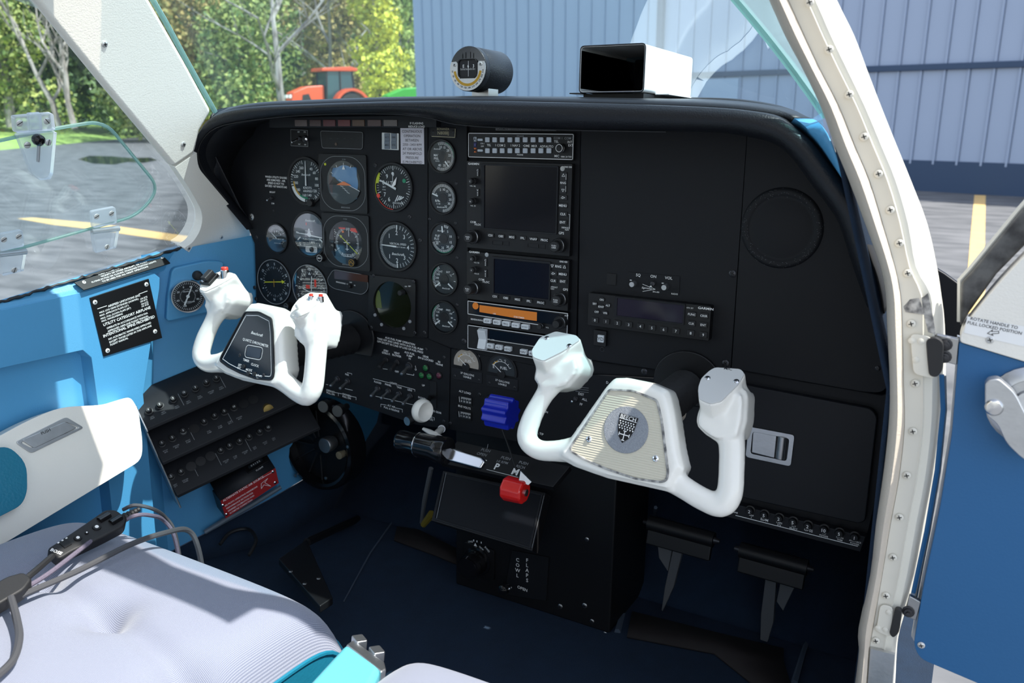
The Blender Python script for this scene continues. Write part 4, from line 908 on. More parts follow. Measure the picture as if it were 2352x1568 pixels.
# turn coordinator
t, f, r = dial('turn_coordinator', 'turn coordinator with white aircraft silhouette and slip ball', 712, 538, 48, mat('tc_face', (.012, .035, .055), .25, coat=.4))
g = G(); logo(g, f, 2, r*.66, 20); g.text(f, 4, -8, 'TURN COORDINATOR', 2.6); g.text(f, 4, -12, '2 MIN', 3.2)
g.line(f, [(-r*.85, 2), (-r*.72, 1)], 2.2); g.line(f, [(-r*.78, -10), (-r*.62, -6)], 2.2); g.line(f, [(r*.62, -6), (r*.78, -10)], 2.2); g.text(f, -r*.62, -16, 'L', 4); g.text(f, r*.62, -16, 'R', 4); obj('markings', g, 'ink', t)
g = G(); g.prism(f, ccw([(-r*.8, 1.6), (-4, .6), (-2.5, 3), (-1, 9), (1, 9), (2.5, 3), (4, -.4), (r*.8, -3.2), (r*.8, -4.6), (4, -2.6), (0, -4.2), (-4, -1.2), (-r*.8, .4)]), 1.2, 1.8); g.box(f, -8, 8, 4.8, 5.6, 1.2, 1.8); obj('aircraft_symbol', g, 'white', t)
g = G(); g.prism(f, rrect(-9, 15, -r*.86, -r*.56, 3), .3, 2.0); obj('slip_tube', g, 'white', t, bevel=.6)
g = G(); g.lathe(f.at(4.5, -r*.71, 1.2), [(4.6, 0), (4, 1.8), (2, 2.8), (.01, 3)], 16); obj('slip_ball', g, 'gloss_black', t)
g = G(); g.box(f, -7, -5, 14, 18, .4, .9); obj('flag', g, 'redm', t)
# HSI
t, f, r, b = square_inst('heading_indicator', 'horizontal situation indicator with yellow course needle and red flags', ((749, 493), (846, 500), (846, 618), (749, 606)), 798, 557, 49)
g = G(); g.disc(f, r, 0, 40); obj('face', g, 'dial_black', t)
g = G(); g.arc(f, r*.0, r*.99, -180, 180, .2, 40); 
g = G(); g.ticks(f, r*.6, r*.72, 0, 355, 72, .45); g.ticks(f, r*.56, r*.72, 0, 330, 12, .9)
for k, s in enumerate(('33', 'N', '3', '6', 'E', '12', '15', 'S', '21', '24', 'W', '30')): a = math.radians(150+k*30); g.text(f, r*.84*math.sin(a), r*.84*math.cos(a), s, 4.2, rot=-math.degrees(a))
g.line(f, [(4, r*.98), (4, r*.3)], .8, .8); g.line(f, [(0, 4), (0, -12)], 1.0, .8); g.line(f, [(-6, 0), (6, 0)], .9, .8); g.line(f, [(-3, -10), (3, -10)], .8, .8)
for k in range(5): g.line(f, [(-10+k, -18-k*3.2), (10-k, -18-k*3.2)], .4, .5)
for v in (18, 8, -2, -12): g.line(f, [(-r*.85, v), (-r*.72, v)], .8, .5)
obj('markings', g, 'ink', t)
g = G(); flat_arrow(g, f, 308, -r*.15, r*.56, 1.2, 5, 1.1); g.line(f, [(-.15*r*math.sin(math.radians(308))*1.5, -.15*r*math.cos(math.radians(308))*1.5), (r*.78*math.sin(math.radians(128)), r*.78*math.cos(math.radians(128)))], 1.2, 1.1); obj('course_needle', g, 'yellow', t)
g = G(); g.prism(f, rrect(-15, -2, r*.62, r*.82, 2), 1, 1.5); obj('nav_flag', g, 'redm', t)
g = G(); g.prism(f, ccw([(8, r*.56), (22, r*.5), (16, r*.8), (9, r*.84)]), 1, 1.5); obj('heading_flag', g, 'redm', t)
g = G(); g.prism(f, rrect(-9, -5, r*.45, r*.55, .6), 1, 1.4); obj('heading_bug', g, 'orange', t)
g = G(); g.disc(f, r, 4.5, 36); obj('glass', g, 'lens', t)
u, v = f.px(744, 591); k = knob(t, f, u, v, 6.2, 10); g = G(); h = f.at(u, v, 10.2); q = [(5*math.cos(a), 5*math.sin(a)) for a in np.linspace(0, 6.283, 25)]; g.line(h, q, .5); flat_arrow(g, h, 270, -3, 3.5, .9, 2.6, .3); obj('course_mark', g, 'ink', k)
u, v = f.px(816, 602); k = knob(t, f, u, v, 6.2, 9); g = G(); h = f.at(u, v, 9.2); g.line(h, q, .5); g.line(h, [(-2.6, -1.6), (-2.6, 1), (0, 2.4), (0, .4), (2.8, -.4), (2.6, -2)], .6); obj('heading_mark', g, 'amber', k)
g = G(); g.text(f, 0, b[2]+4, 'BENDIX/KING', 2, 3.); g.text(f, 0, b[3]-4, 'KI 525A', 1.6, 3.); obj('lettering', g, 'ink_dim', t)
# vertical speed
t, f, r = dial('vertical_speed_indicator', 'vertical speed indicator with a horizontal white needle', 912, 566, 51)
g = G(); g.ticks(f, r*.82, r*.96, 185, 355, 42, .55); g.ticks(f, r*.78, r*.96, 2, 178, 17, .7); g.ticks(f, r*.72, r*.96, 0, 180, 2, 1.2)
nums(g, f, r*.62, [(0, '2'), (42, '3'), (90, '4'), (138, '3'), (180, '2'), (318, '1'), (222, '1')], 6.4)
g.text(f, 2, 4, 'VERTICAL SPEED', 3); g.text(f, 3, -.6, 'THOUSAND FT PER MIN', 1.7); logo(g, f, 2, -11, 22); obj('markings', g, 'ink', t)
g = G(); g.needle(f, 272, r*.84, 0, 2.4, tip=.5); obj('needle', g, 'white', t)
# two navigation indicators
def rose(name, label, px, py, rv, big):
    t, f, r = dial(name, label, px, py, rv, 'dial_black', bez=1.04, depth=2.)
    g = G(); g.lathe(f.at(0, 0, 1.7), [(r*1.0, 0), (r*1.0, .2), (r*.972, .2), (r*.972, 0)], 48, cap=False); obj('ring', g, 'ink_dim', t)
    g = G(); g.ticks(f, r*.61, r*.68, 0, 350, 36, .4); g.ticks(f, r*.57, r*.68, 0, 330, 12, .7); return t, f, r, g
t, f, r, g = rose('adf_indicator', 'round radio compass with a level yellow needle above the pilot yoke', 631, 647, 51, 0)
for k, s in enumerate(('S', '21', '24', 'W', '30', '33', 'N', '3', '6', 'E', '12', '15')): a = math.radians(4+k*30); g.text(f, r*.8*math.sin(a), r*.8*math.cos(a), s, 4, rot=-math.degrees(a))
obj('markings', g, 'ink', t)
g = G(); flat_arrow(g, f, 84, -r*.58, r*.66, 1.5, 7, 1.2); obj('needle', g, 'yellow', t)
g = G(); g.line(f, [(0, 4), (0, -8)], .8, 1.5); g.line(f, [(-3.5, 0), (3.5, 0)], .8, 1.5); obj('aircraft_symbol', g, 'amber', t)
u, v = f.px(666, 701); kn = knob(t, f, u, v, 5.4, 9); g = G(); h = f.at(u, v, 9.2); g.line(h, [(4.4*math.cos(a), 4.4*math.sin(a)) for a in np.linspace(0, 6.283, 21)], .4); g.text(h, 0, 0, 'HDG', 2.2); obj('knob_mark', g, 'ink_dim', kn)
t, f, r, g = rose('course_indicator', 'round course deviation indicator with red flags behind the pilot yoke', 713, 660, 52, 1)
for k, s in enumerate(('12', '15', 'S', '21', '24', 'W', '30', '33', 'N', '3', '6', 'E')): a = math.radians(k*30); g.text(f, r*.8*math.sin(a), r*.8*math.cos(a), s, 4.6, rot=-math.degrees(a))
g.poly(f, [(0, r*.68), (-3, r*.56), (3, r*.56)], .5); obj('markings', g, 'ink', t)
g = G(); g.line(f, [(5, r*.5), (3, 0), (6, -r*.6)], 1.1, 1.2); g.line(f, [(-r*.4, -3), (0, -7), (r*.6, -8)], 1.1, 1.3); obj('deviation_bars', g, 'ink', t)
g = G(); g.box(f, -8, 0, -2, 4, .6, 1.1); obj('nav_flag', g, 'redm', t)
g = G(); g.box(f, 10, 14, 2, 14, .6, 1.1); obj('glideslope_flag', g, 'redm', t)
# distance readout
f = Fr(PY(802, 646)); t = thing('dme_display', 'oval framed distance display with a brown filter strip', 'display', f.o+V3(0, 0, -22))
q = [f.px(*p) for p in ((755, 640), (768, 618), (838, 630), (849, 648), (848, 664), (836, 676), (770, 662), (757, 652))]; q = rpoly(ccw(q), 7, 4)
g = G(); g.prism(f, q, 0, 3); obj('bezel', g, 'black', t, bevel=.5)
g = G(); g.line(f, q+[q[0]], .6, 3.2); obj('outline', g, 'ink_dim', t)
g = G(); g.prism(f, ccw([f.px(*p, 3) for p in ((768, 621), (845, 632), (845, 648), (768, 640))]), 2.8, 3.3); obj('filter', g, mat('filter_brown', (.07, .03, .02), .15, coat=.3), t)
g = G(); u, v = f.px(783, 649, 3); g.text(f, u, v, 'BENDIX/KING', 2.2, 3.3, rot=-4); u, v = f.px(806, 648, 3); g.text(f, u, v, 'HLD', 1.8, 3.3); u, v = f.px(798, 652, 3); g.text(f, u, v, 'N1', 1.8, 3.3); u, v = f.px(815, 655, 3); g.text(f, u, v, 'N2', 1.8, 3.3); obj('lettering', g, 'ink', t)
u, v = f.px(805, 657, 3); knob(t, f.at(0, 0, 3), u, v, 3.4, 5)
# storm scope
f = Fr(PY(904, 699)); t = thing('weather_scope', 'square black scope with a large round dark green screen', 'display', f.o+V3(0, 0, -45))
q = ccw([f.px(*p) for p in ((852, 630), (958, 642), (957, 774), (848, 756))]); r = rmm(904, 699, 53)
inn = []; outp = []
for a in np.linspace(0, 2*math.pi, 49)[:-1]:
    inn.append((r*math.cos(a), r*math.sin(a))); d = np.array([math.cos(a), math.sin(a)]); best = 1e9
    for i in range(4):
        A, B = np.array(q[i]), np.array(q[(i+1) % 4]); M = np.array([d, A-B]).T; s_, w_ = np.linalg.solve(M, A)
        if s_ > 0 and -1e-6 <= w_ <= 1+1e-6: best = min(best, s_)
    outp.append(tuple(d*best))
g = G(); g.frame(f, outp, inn, 0, 4); obj('bezel', g, 'black', t)
g = G(); g.disc(f, r, .4, 40); obj('screen', g, mat('scope', (.008, .011, .004), .12, coat=.5), t)
g = G(); g.poly(f, [(r*.96*math.sin(math.radians(a)), r*.96*math.cos(math.radians(a))) for a in range(255, 306, 5)][::-1]+[(-r*.62, -8), (-r*.7, 16)][::1], .6); obj('green_glow', g, mat('scope_green', (.1, .13, .03), .2), t)
for x, y in ((862, 723), (877, 745), (928, 754), (942, 738)): u, v = f.px(x, y, 4); knob(t, f.at(0, 0, 4), u, v, 2.6, 1.6, 'ink_dim', 'button')
u, v = f.px(926, 671, 4); knob(t, f.at(0, 0, 4), u, v, 4.4, 9, 'rubber')
g = G(); u, v = f.px(935, 658, 4); g.text(f, u-2, v, 'OFF', 1.9, 4.2); g.text(f, u+5, v+1, 'BRT', 1.9, 4.2); obj('lettering', g, 'ink', t)
for x, y in ((858, 633), (950, 647), (953, 764), (853, 752)): u, v = f.px(x, y, 4); cross_screw(t, f, u, v, 2.6, 4, 'screw_dark')

# ------------------------------------------------------------------ engine gauges
EG = [('manifold_gauge', 'manifold pressure gauge, topmost of the engine gauge column', 1016, 359, 35), ('tachometer', 'engine speed gauge marked RPM, second of the engine gauge column', 1018, 455, 34), ('fuel_flow_gauge', 'fuel flow gauge, third of the engine gauge column', 1019, 548, 34), ('temperature_gauge', 'cylinder and exhaust temperature gauge, fourth of the engine gauge column', 1021, 641, 34), ('oil_gauge', 'oil temperature and pressure gauge, lowest of the engine gauge column', 1021, 728, 34)]
for i, (nm, lb, x, y, rv) in enumerate(EG):
    t, f, r = dial(nm, lb, x, y, rv, 'dial', group='engine gauges')
    g = G(); gr = None
    if i == 0:
        g.ticks(f, r*.76, r*.95, -20, 205, 40, .55); nums(g, f, r*.62, [(-10, '10'), (18, '15'), (50, '20'), (82, '25'), (124, '30'), (162, '35'), (200, '40')], 3.4); g.text(f, -9, 1.5, 'MAN', 3.4); g.text(f, -9, -3, 'PRES', 3.4); g.text(f, -8, -6.6, 'IN HG', 1.8); logo(g, f, -8, 10, 11); nd = [(140, .85)]; gr = (18, 95)
    elif i == 1:
        g.ticks(f, r*.76, r*.95, -75, 180, 46, .55); nums(g, f, r*.6, [(-66, '0'), (-20, '5'), (8, '10'), (36, '15'), (66, '20'), (96, '25'), (124, '30'), (158, '35')], 3.4); g.text(f, -9, -4, 'RPM', 3.4); g.text(f, -8, -8, 'X 100', 2); logo(g, f, -4, -12.5, 12); nd = [(-72, .9)]
    elif i == 2:
        g.ticks(f, r*.76, r*.95, 5, 25, 5, .6); g.ticks(f, r*.76, r*.95, 120, 250, 24, .6); nums(g, f, r*.62, [(35, '5'), (72, '10'), (108, '15'), (146, '20'), (186, '25'), (236, '30')], 3.4); g.text(f, -9, 3.5, 'FUEL', 3.4); g.text(f, -9, -.8, 'FLOW', 3.4); g.text(f, -9, -4.6, 'GAL/HR', 2); logo(g, f, -4, 11, 12); nd = [(-6, .85)]; gr = (130, 215)
    else:
        g.ticks(f, r*.76, r*.95, 230, 330, 16, .7); g.ticks(f, r*.76, r*.9, 60, 130, 3, .7); logo(g, f, 3, -13, 13)
        L, R_ = (('CHT', '250', '200', '150', '100'), ('EGT', '\u00b0C')) if i == 3 else (('TEMP', '120', '80', '40', '0'), ('PRES', '100', '80', '40'))
        for k, s in enumerate(L): q = math.radians(325-k*25); g.text(f, r*.58*math.sin(q), r*.6*math.cos(q), s, 3)
        for k, s in enumerate(R_): q = math.radians(32+k*28); g.text(f, r*.6*math.sin(q), r*.6*math.cos(q), s, 2.6)
        nd = [(232, .88), (128, .9)]; gr = (262, 318)
    obj('markings', g, 'ink', t)
    if gr: g = G(); g.arc(f, r*.92, r*.96, *gr, .35); obj('green_arc', g, 'green', t)
    g = G(); g.lathe(f, [(r*.34, 0), (r*.34, .5), (.01, .6)], 20); obj('hub', g, 'dial_black', t)
    for a, k in nd: q = math.radians(a); g = G(); g.needle(f, a, r*k, -r*.42, 2.2, n=.8, tip=.7); obj('needle', g, 'white', t)
for x, y in ((992, 303), (1048, 421), (987, 503), (1046, 512), (1052, 545), (1050, 592), (1050, 700)): pscrew(p_e, x, y, 2.4)
# fuel quantity gauges
def fuel(x, y, lab, face):
    f = Fr(PY(x, y, SP)); t = thing('fuel_gauge', lab, 'gauge', f.o+V3(0, 0, -14), 'fuel quantity gauges'); R = 21.5
    dome = [(R*math.cos(math.radians(a)), R*1.05*math.sin(math.radians(a))-1) for a in range(-12, 193, 8)]
    g = G(); g.prism(f, ccw(scale2(dome, 1.16, (0, 4))+[]), 0, 2.5); obj('bezel', g, 'black', t, bevel=.6)
    g = G(); g.prism(f, ccw(dome), 2, 2.9); obj('face', g, face, t)
    h = f.at(0, -2, 3); g = G(); g.ticks(h, R*.72, R*.84, -58, 62, 7, .6); g.arc(h, R*.70, R*.73, -58, 62, .25); g.text(h, 4, 6.5, 'FUEL', 4); g.text(h, -12.5, 6.5, 'E', 4.6); g.text(h, -2, 18.2, '1/4', 2); g.text(h, 6, 18.2, '1/2', 2); obj('markings', g, 'white', t)
    g = G(); g.arc(h, R*.74, R*.8, -58, -22, .2); obj('yellow_arc', g, 'amber', t)
    g = G(); g.needle(h, -52, R*.78, 0, 1.3, n=.6); obj('needle', g, 'white', t)
    g = G(); g.lathe(h.at(0, -3), [(6.5, 0), (6.5, 1), (.01, 1.2)], 20); obj('hub', g, 'black', t)
    h = f.at(0, -19, 0); g = G(); g.prism(h, rrect(-26, 26, -8, 9, 1), 0, 1); obj('nameplate', g, 'panel2', t, bevel=.3)
    g = G(); g.text(h, 1, 3, '37 GALLONS', 3, 1.2, rot=-3); g.text(h, 1, -1.6, 'USABLE', 3, 1.2, rot=-3); obj('lettering', g, 'ink', t)
    for u in (-21, 21): cross_screw(t, h, u, -3, 2, 1, 'screw_dark')
fuel(1073, 834, 'left fuel gauge with a bright cream face catching the light', mat('fuel_lit', (.5, .43, .35), .3, .4)); fuel(1154, 850, 'right fuel gauge with a dark grey face', 'dial')  # light on the left face is put into its cream colour
# load and volt meters
for x, y, lb, tx in ((1068, 919, 'small load meter under the left fuel gauge', 'ALT LOAD'), (1067, 953, 'small bus volt meter below the load meter', 'BUS VOLTS')):
    f = Fr(PY(x, y, SP)); t = thing('panel_meter', lb, 'meter', f.o+V3(0, 0, -7), 'edge meters'); g = G(); g.frame(f, ccw(rrect(-13, 13, -7, 7, 1)), ccw(rrect(-11.5, 11.5, -5.5, 5.5, .8)), 0, 1.6); obj('frame', g, 'black', t)
    g = G(); g.prism(f, rrect(-11.5, 11.5, -5.5, 5.5, .5), -.5, .2); obj('face', g, 'dial', t)
    g = G(); [g.line(f, [(-6+i*1.1, 4.4), (-6+i*1.1, 2.2 if i % 4 else .8)], .45, .4) for i in range(16)]
    for i, s in enumerate(('0', '10', '20', '30')): g.text(f, -6+i*5, -2, s, 2.6, .4)
    g.line(f, [(-10, 4), (-9, -4)], .6, .6); g.text(f, 0, 12.5, tx, 3.2, .3, rot=-3); obj('markings', g, 'ink', t)
# ------------------------------------------------------------------ radio stack
SW = 158.75
z4 = lambda X, Y: (960+X/4.355, 280+Y/4.355)
z5 = lambda X, Y: (960+X/3.919, 560+Y/3.919)
z7 = lambda X, Y: (1340+X/3.267, 560+Y/3.267)
z6 = lambda X, Y: (740+X/4.356, 740+Y/4.356)
mat('key', (.55, .6, .66), .4); mat('key_white', (.72, .75, .76), .4); mat('screen_off', (.003, .004, .008), .12, spec=.25); mat('screen_violet', (.006, .004, .008), .12, spec=.25)
mat('lcd_orange', (.55, .16, .01), .35, emit=.12)
def radio(name, label, z1, z0, n=4., m='black', cat='radio', u0=0., u1=SW):
    f = PAN.at(0, 0, 0); t = thing(name, label, cat, V3((u0+u1)/2, 0, z0))
    g = G(); g.prism(f, rrect(u0, u1, z0, z1, 1.2), -3, n); obj('body', g, m, t, bevel=.5); return t, f.at(0, 0, n)
def btn(par, f, pt, w, h, d=1.6, m='black', tx=None, tm='ink', ts=2.6, name='button', r=.8, n0=0.):
    u, v = f.px(*pt); q = f.at(u, v, n0); g = G(); g.prism(q, rrect(-w/2, w/2, -h/2, h/2, r), -.2, d); b = obj(name, g, m, par, bevel=.35)
    if tx: g = G(); g.text(q, 0, 0, tx, ts, d+.15); obj('legend', g, tm, b)
    return b
def knob2(par, f, pt, r0, h0, r1, h1, txt=None, m='rubber', name='knob'):
    "concentric tuning knob: pt is the pixel of its base"
    u, v = f.px(*pt); q = f.at(u, v); g = G(); g.lathe(q, [(r0, 0), (r0, h0*.9), (r0*.9, h0), (r1, h0), (r1, h1*.95), (r1*.88, h1), (.01, h1)], 24); k = obj(name, g, m, par)
    g = G(); g.lathe(q, [(r0*1.01, h0*.85), (r0*1.01, h0*.95), (r0*.96, h0*1.0)], 24, cap=False); obj('ring', g, 'steel', k)
    if txt:
        g = G()
        for i, s in enumerate(txt): g.text(q, 0, (len(txt)-1)*1.3-2.6*i, s, 2.0, h1+.2, rot=0)
        obj('legend', g, 'ink', k)
    return k
def T(g, f, pt, s, size, **k): u, v = f.px(*pt); return g.text(f, u, v, s, size, **k)

# audio panel
t, f = radio('audio_panel', 'audio selector panel with two rows of small grey keys, top of the radio stack', 0, -33.5, 3)
g = G(); q = rrect(1, SW-1, -32.3, -1.2, 1.5); g.line(f, q+[q[0]], .8, .2); obj('outline', g, 'ink', t)
for X in (700, 773, 848, 925, 1000, 1078, 1157, 1235, 1315):
    for Y in (178, 287): btn(t, f, z4(X, Y), 6.6, 6.4, 2.2, 'key', name='key')
for Y in (178, 285): btn(t, f, z4(627, Y), 8, 3, 2, 'key', name='key')
btn(t, f, z4(572, 172), 4.6, 6, .6, 'key', 'A', 'ink_black', 5, 'marker_light'); btn(t, f, z4(572, 228), 4.6, 6, .6, mat('lamp_blue', (.01, .02, .2), .3), 'O', 'ink_black', 5, 'marker_light'); btn(t, f, z4(572, 282), 4.6, 6, .6, 'orange', 'M', 'ink_black', 5, 'marker_light')
g = G()
for X, Y, s in ((710, 230, 'TEL'), (825, 233, '1 COM 2'), (975, 235, '1 NAV 2'), (1085, 238, '\u2022DME'), (1165, 240, 'MKR'), (1246, 243, 'ADF'), (1315, 245, 'AUTO'), (1520, 200, 'INT'), (1530, 233, 'EXT'), (1390, 340, 'MIC'), (1385, 195, 'TEL')): T(g, f, z4(X, Y), s, 3.0)
T(g, f, z4(1022, 328), 'PHONE', 2); T(g, f, z4(1485, 348), 'KMA 24 TSO', 2); T(g, f, z4(645, 215), 'ON-1', 2); T(g, f, z4(645, 243), 'OFF', 2); obj('lettering', g, 'ink', t)
g = G(); T(g, f, z4(1457, 162), 'COM 1  COM 2', 3); T(g, f, z4(1025, 142), 'SPEAKER', 2); obj('dim_lettering', g, 'ink_dim', t)
k = knob2(t, f, z4(1440, 262), 5.6, 5, 5.2, 8); u, v = f.px(*z4(1440, 262)); g = G(); g.lathe(f.at(u, v, 8.1), [(4.9, 0), (4.9, .3), (4.2, .3), (4.2, 0)], 24, cap=False); obj('ring_mark', g, 'white', k)
# placard above
f = Fr(PY(1207, 296)); t = thing('placard', 'thin grey tape reading about terrain awareness above the audio panel', 'placard', f.o)
g = G(); g.box(f, -45, 45, -2.2, 2.2, 0, .5); obj('tape', g, mat('tape', (.12, .12, .12), .5), t); g = G(); g.text(f, 0, 0, 'GARMIN TERRAIN AWARENESS DISABLED', 2.9, .7, sx=1.15); obj('lettering', g, 'ink_black', t)

# large navigator
t, f = radio('gps_navigator', 'large navigator with a tall dark screen and two big knobs', -37.5, -155.5, 6)
so = ccw([f.px(*z4(*p)) for p in ((655, 432), (1398, 455), (1392, 1110), (655, 1078))]); u0, u1 = so[0][0], so[1][0]
us = sorted(p[0] for p in so); vs = sorted(p[1] for p in so); scr = (us[1], us[2], vs[1], vs[2])
g = G(); g.frame(f, ccw(rrect(scr[0]-3, scr[1]+2, scr[2]-2, scr[3]+2, 1.5)), ccw(rrect(scr[0]+2, scr[1], scr[2], scr[3], 1.0)), 0, 2.2); obj('screen_frame', g, 'panel2', t, bevel=.4)
g = G(); g.prism(f, rrect(scr[0]+2, scr[1], scr[2], scr[3], .8), -.5, .6); obj('screen', g, 'screen_off', t)
for X, Y, s in ((1455, 755, '-D\u2022'), (1455, 835, 'MENU'), (1455, 920, 'CLR'), (1452, 1002, 'ENT')): btn(t, f, z4(X, Y), 11.5, 6, 1.5, 'rubber', s, 'ink', 3.1)
for X, Y, s in ((730, 1132), (835, 1141), (943, 1150), (1052, 1160), (1160, 1169), (1270, 1180)) and ((730, 1132, 'CDI'), (835, 1141, 'OBS'), (943, 1150, 'MSG'), (1052, 1160, 'FPL'), (1160, 1169, 'VNAV'), (1270, 1180, 'PROC')): btn(t, f, z4(X, Y), 10.5, 5.4, 1.5, 'rubber', s, 'ink', 3.0)
b = btn(t, f, z4(1458, 608), 9, 27, 1.5, 'rubber'); u, v = f.px(*z4(1458, 608)); h = f.at(u, v, 1.5); g = G(); g.text(h, 0, 0, 'RNG', 2.9, .2)
for s in (-1, 1): g.line(h, [(-2, s*8), (2, s*8), (0, s*11.4), (-2, s*8)], .45, .2)
g.line(h, [(3.9, 11), (3.9, 4)], .5, .2); g.line(h, [(3.9, -11), (3.9, -4)], .5, .2); obj('legend', g, 'ink', b)
g = G(); T(g, f, z4(557, 418), 'GARMIN', 2.8, bold=.02, sx=1.2); T(g, f, z4(1500, 450), 'GNS 530', 2.2, bold=.015); T(g, f, z4(552, 1000), 'COM', 2.9); T(g, f, z4(600, 1025), '/VLOC', 2.9); T(g, f, z4(1435, 1110), 'GPS', 3.3); T(g, f, z4(1478, 1057), 'DEFAULT', 2); T(g, f, z4(1492, 1078), 'NAV', 2)
T(g, f, z4(548, 640), 'VOL  SQ', 1.8); T(g, f, z4(552, 838), 'VOL  ID', 1.8); u, v = f.px(*z4(1520, 925)); w_ = f.px(*z4(1515, 1070))[1]; g.line(f, [(u-2, v), (u, v), (u, w_)], .4); obj('lettering', g, 'ink', t, kind='stuff')
for X, Y, s in ((602, 505, 'C'), (602, 705, 'V')):
    b = btn(t, f, z4(X, Y), 4.6, 10, 1.4, 'rubber'); u, v = f.px(*z4(X, Y)); h = f.at(u, v, 1.4); g = G(); g.text(h, 0, 3, s, 2.8, .2); [g.lathe(h.at(0, -k), [(.6, 0), (.6, .25)], 8) for k in (0, 2, 4)]; obj('legend', g, 'ink', b)
u, v = f.px(*z4(1447, 467)); g = G(); g.lathe(f.at(u, v), [(3.2, 0), (3.2, .4), (.01, .5)], 16); obj('light_sensor', g, 'steel', t)
knob2(t, f, z4(572, 590), 4.4, 7, 4, 13, ['C']); knob2(t, f, z4(574, 790), 4.4, 7, 4, 13, ['N'])
knob2(t, f, z4(575, 1145), 9.5, 10, 7, 20, ['PUSH', 'C/V']); knob2(t, f, z4(1425, 1232), 9.5, 10, 7.2, 19, ['PUSH', 'CRSR'])
for X, Y, w_ in ((828, 1212, 26), (1185, 1240, 26)):
    u, v = f.px(*z4(X, Y)); h = f.at(u, v).rot(0); g = G(); g.frame(h, ccw(rrect(-13.5, 13.5, -3, 3, .5)), ccw(rrect(-12.8, 12.8, -2.3, 2.3, .4)), 0, .5); c = obj('card_slot', g, 'panel2', t); g = G(); g.box(h, 2, 3, -2.2, 2.2, 0, 1); obj('tab', g, 'rubber', c)
# small navigator
t, f = radio('gps_navigator', 'smaller navigator with a wide dark screen below the large one', -160.5, -228, 6)
us = [f.px(*z5(688, 300))[0], f.px(*z5(1185, 300))[0]]; vs = [f.px(*z5(930, 468))[1], f.px(*z5(930, 155))[1]]
g = G(); g.frame(f, ccw(rrect(us[0]-3, us[1]+2, vs[0]-2, vs[1]+3, 1.5)), ccw(rrect(us[0], us[1], vs[0], vs[1], .8)), 0, 2); obj('screen_frame', g, 'panel2', t, bevel=.4)
g = G(); g.prism(f, rrect(*us, *vs, .8), -.5, .6); obj('screen', g, 'screen_violet', t)
for X, Y, s in ((1222, 264, '-D\u2022'), (1308, 271, 'MENU'), (1222, 329, 'CLR'), (1308, 336, 'ENT')): btn(t, f, z5(X, Y), 10.5, 6.2, 1.5, 'rubber', s, 'ink', 3.1)
for X, Y, s in ((695, 470, 'CDI'), (795, 484, 'OBS'), (900, 498, 'MSG'), (1002, 513, 'FPL'), (1110, 527, 'PROC')): btn(t, f, z5(X, Y), 11, 5.2, 1.5, 'rubber', s, 'ink', 3.0)
b = btn(t, f, z5(1268, 201), 23, 6, 1.5, 'rubber'); u, v = f.px(*z5(1268, 201)); h = f.at(u, v, 1.5); g = G(); g.text(h, 0, 0, 'RNG', 3.1, .2)
for s in (-1, 1): g.line(h, [(s*9-2, -s*1.4), (s*9+2, -s*1.4), (s*9, s*2), (s*9-2, -s*1.4)], .45, .2)
obj('legend', g, 'ink', b)
for X, Y, s in ((612, 165, 'C'), (612, 265, 'V')):
    b = btn(t, f, z5(X, Y), 4.6, 11, 1.4, 'rubber'); u, v = f.px(*z5(X, Y)); h = f.at(u, v, 1.4); g = G(); g.text(h, 0, 3, s, 2.8, .2); [g.lathe(h.at(0, -k), [(.6, 0), (.6, .25)], 8) for k in (0, 2, 4)]; obj('legend', g, 'ink', b)
g = G(); T(g, f, z5(507, 74), 'GARMIN', 2.7, bold=.02, sx=1.2); T(g, f, z5(1310, 160), 'GNS 430', 2.2, bold=.015); T(g, f, z5(572, 320), 'COM', 2.9); T(g, f, z5(612, 342), '/VLOC', 2.9); T(g, f, z5(1328, 410), 'GPS', 3.2); T(g, f, z5(1225, 388), 'DEFAULT', 1.9); T(g, f, z5(1212, 404), 'NAV', 1.9); T(g, f, z5(528, 168), 'VOL SQ', 1.8); T(g, f, z5(528, 268), 'VOL ID', 1.8); obj('lettering', g, 'ink', t)
u, v = f.px(*z5(620, 97)); g = G(); g.lathe(f.at(u, v), [(3, 0), (3, .4), (.01, .5)], 16); obj('light_sensor', g, 'steel', t)
knob2(t, f, z5(520, 128), 4.2, 7, 3.8, 12, ['C']); knob2(t, f, z5(522, 228), 4.2, 7, 3.8, 12, ['V'])
knob2(t, f, z5(520, 392), 9.2, 10, 7, 22, ['PUSH', 'C/V']); knob2(t, f, z5(1300, 492), 9.2, 10, 7, 20, ['PUSH', 'CRSR'])
# direction finder radio
t, f = radio('adf_radio', 'radio with a wide orange lit display and five white keys', -230.5, -264, 4)
zt = -231.5; g = G(); g.line(f, [(1, -250), (1, zt), (SW-1, zt), (SW-1, -262), (SW-8, -262)], .8, .2); g.line(f, [(1, -250), (118, -252)], .8, .2); obj('outline', g, 'ink', t)
u0, u1 = f.px(*z5(555, 570))[0], f.px(*z5(1072, 640))[0]
g = G(); g.prism(f, rrect(u0-12, u1+34, -249, -233.5, 1.2), 0, .3); obj('window', g, 'screen_off', t)
g = G(); g.prism(f, ccw([(u0, -235), (u1, -235), (u1, -247), (u0+60, -247), (u0, -245)]), .2, .5); obj('display', g, 'lcd_orange', t)
u, v = f.px(*z5(520, 557)); g = G(); g.lathe(f.at(u, v, .3), [(5, 0), (5, .6), (.01, .7)], 16); obj('orange_dot', g, 'lcd_orange', t)
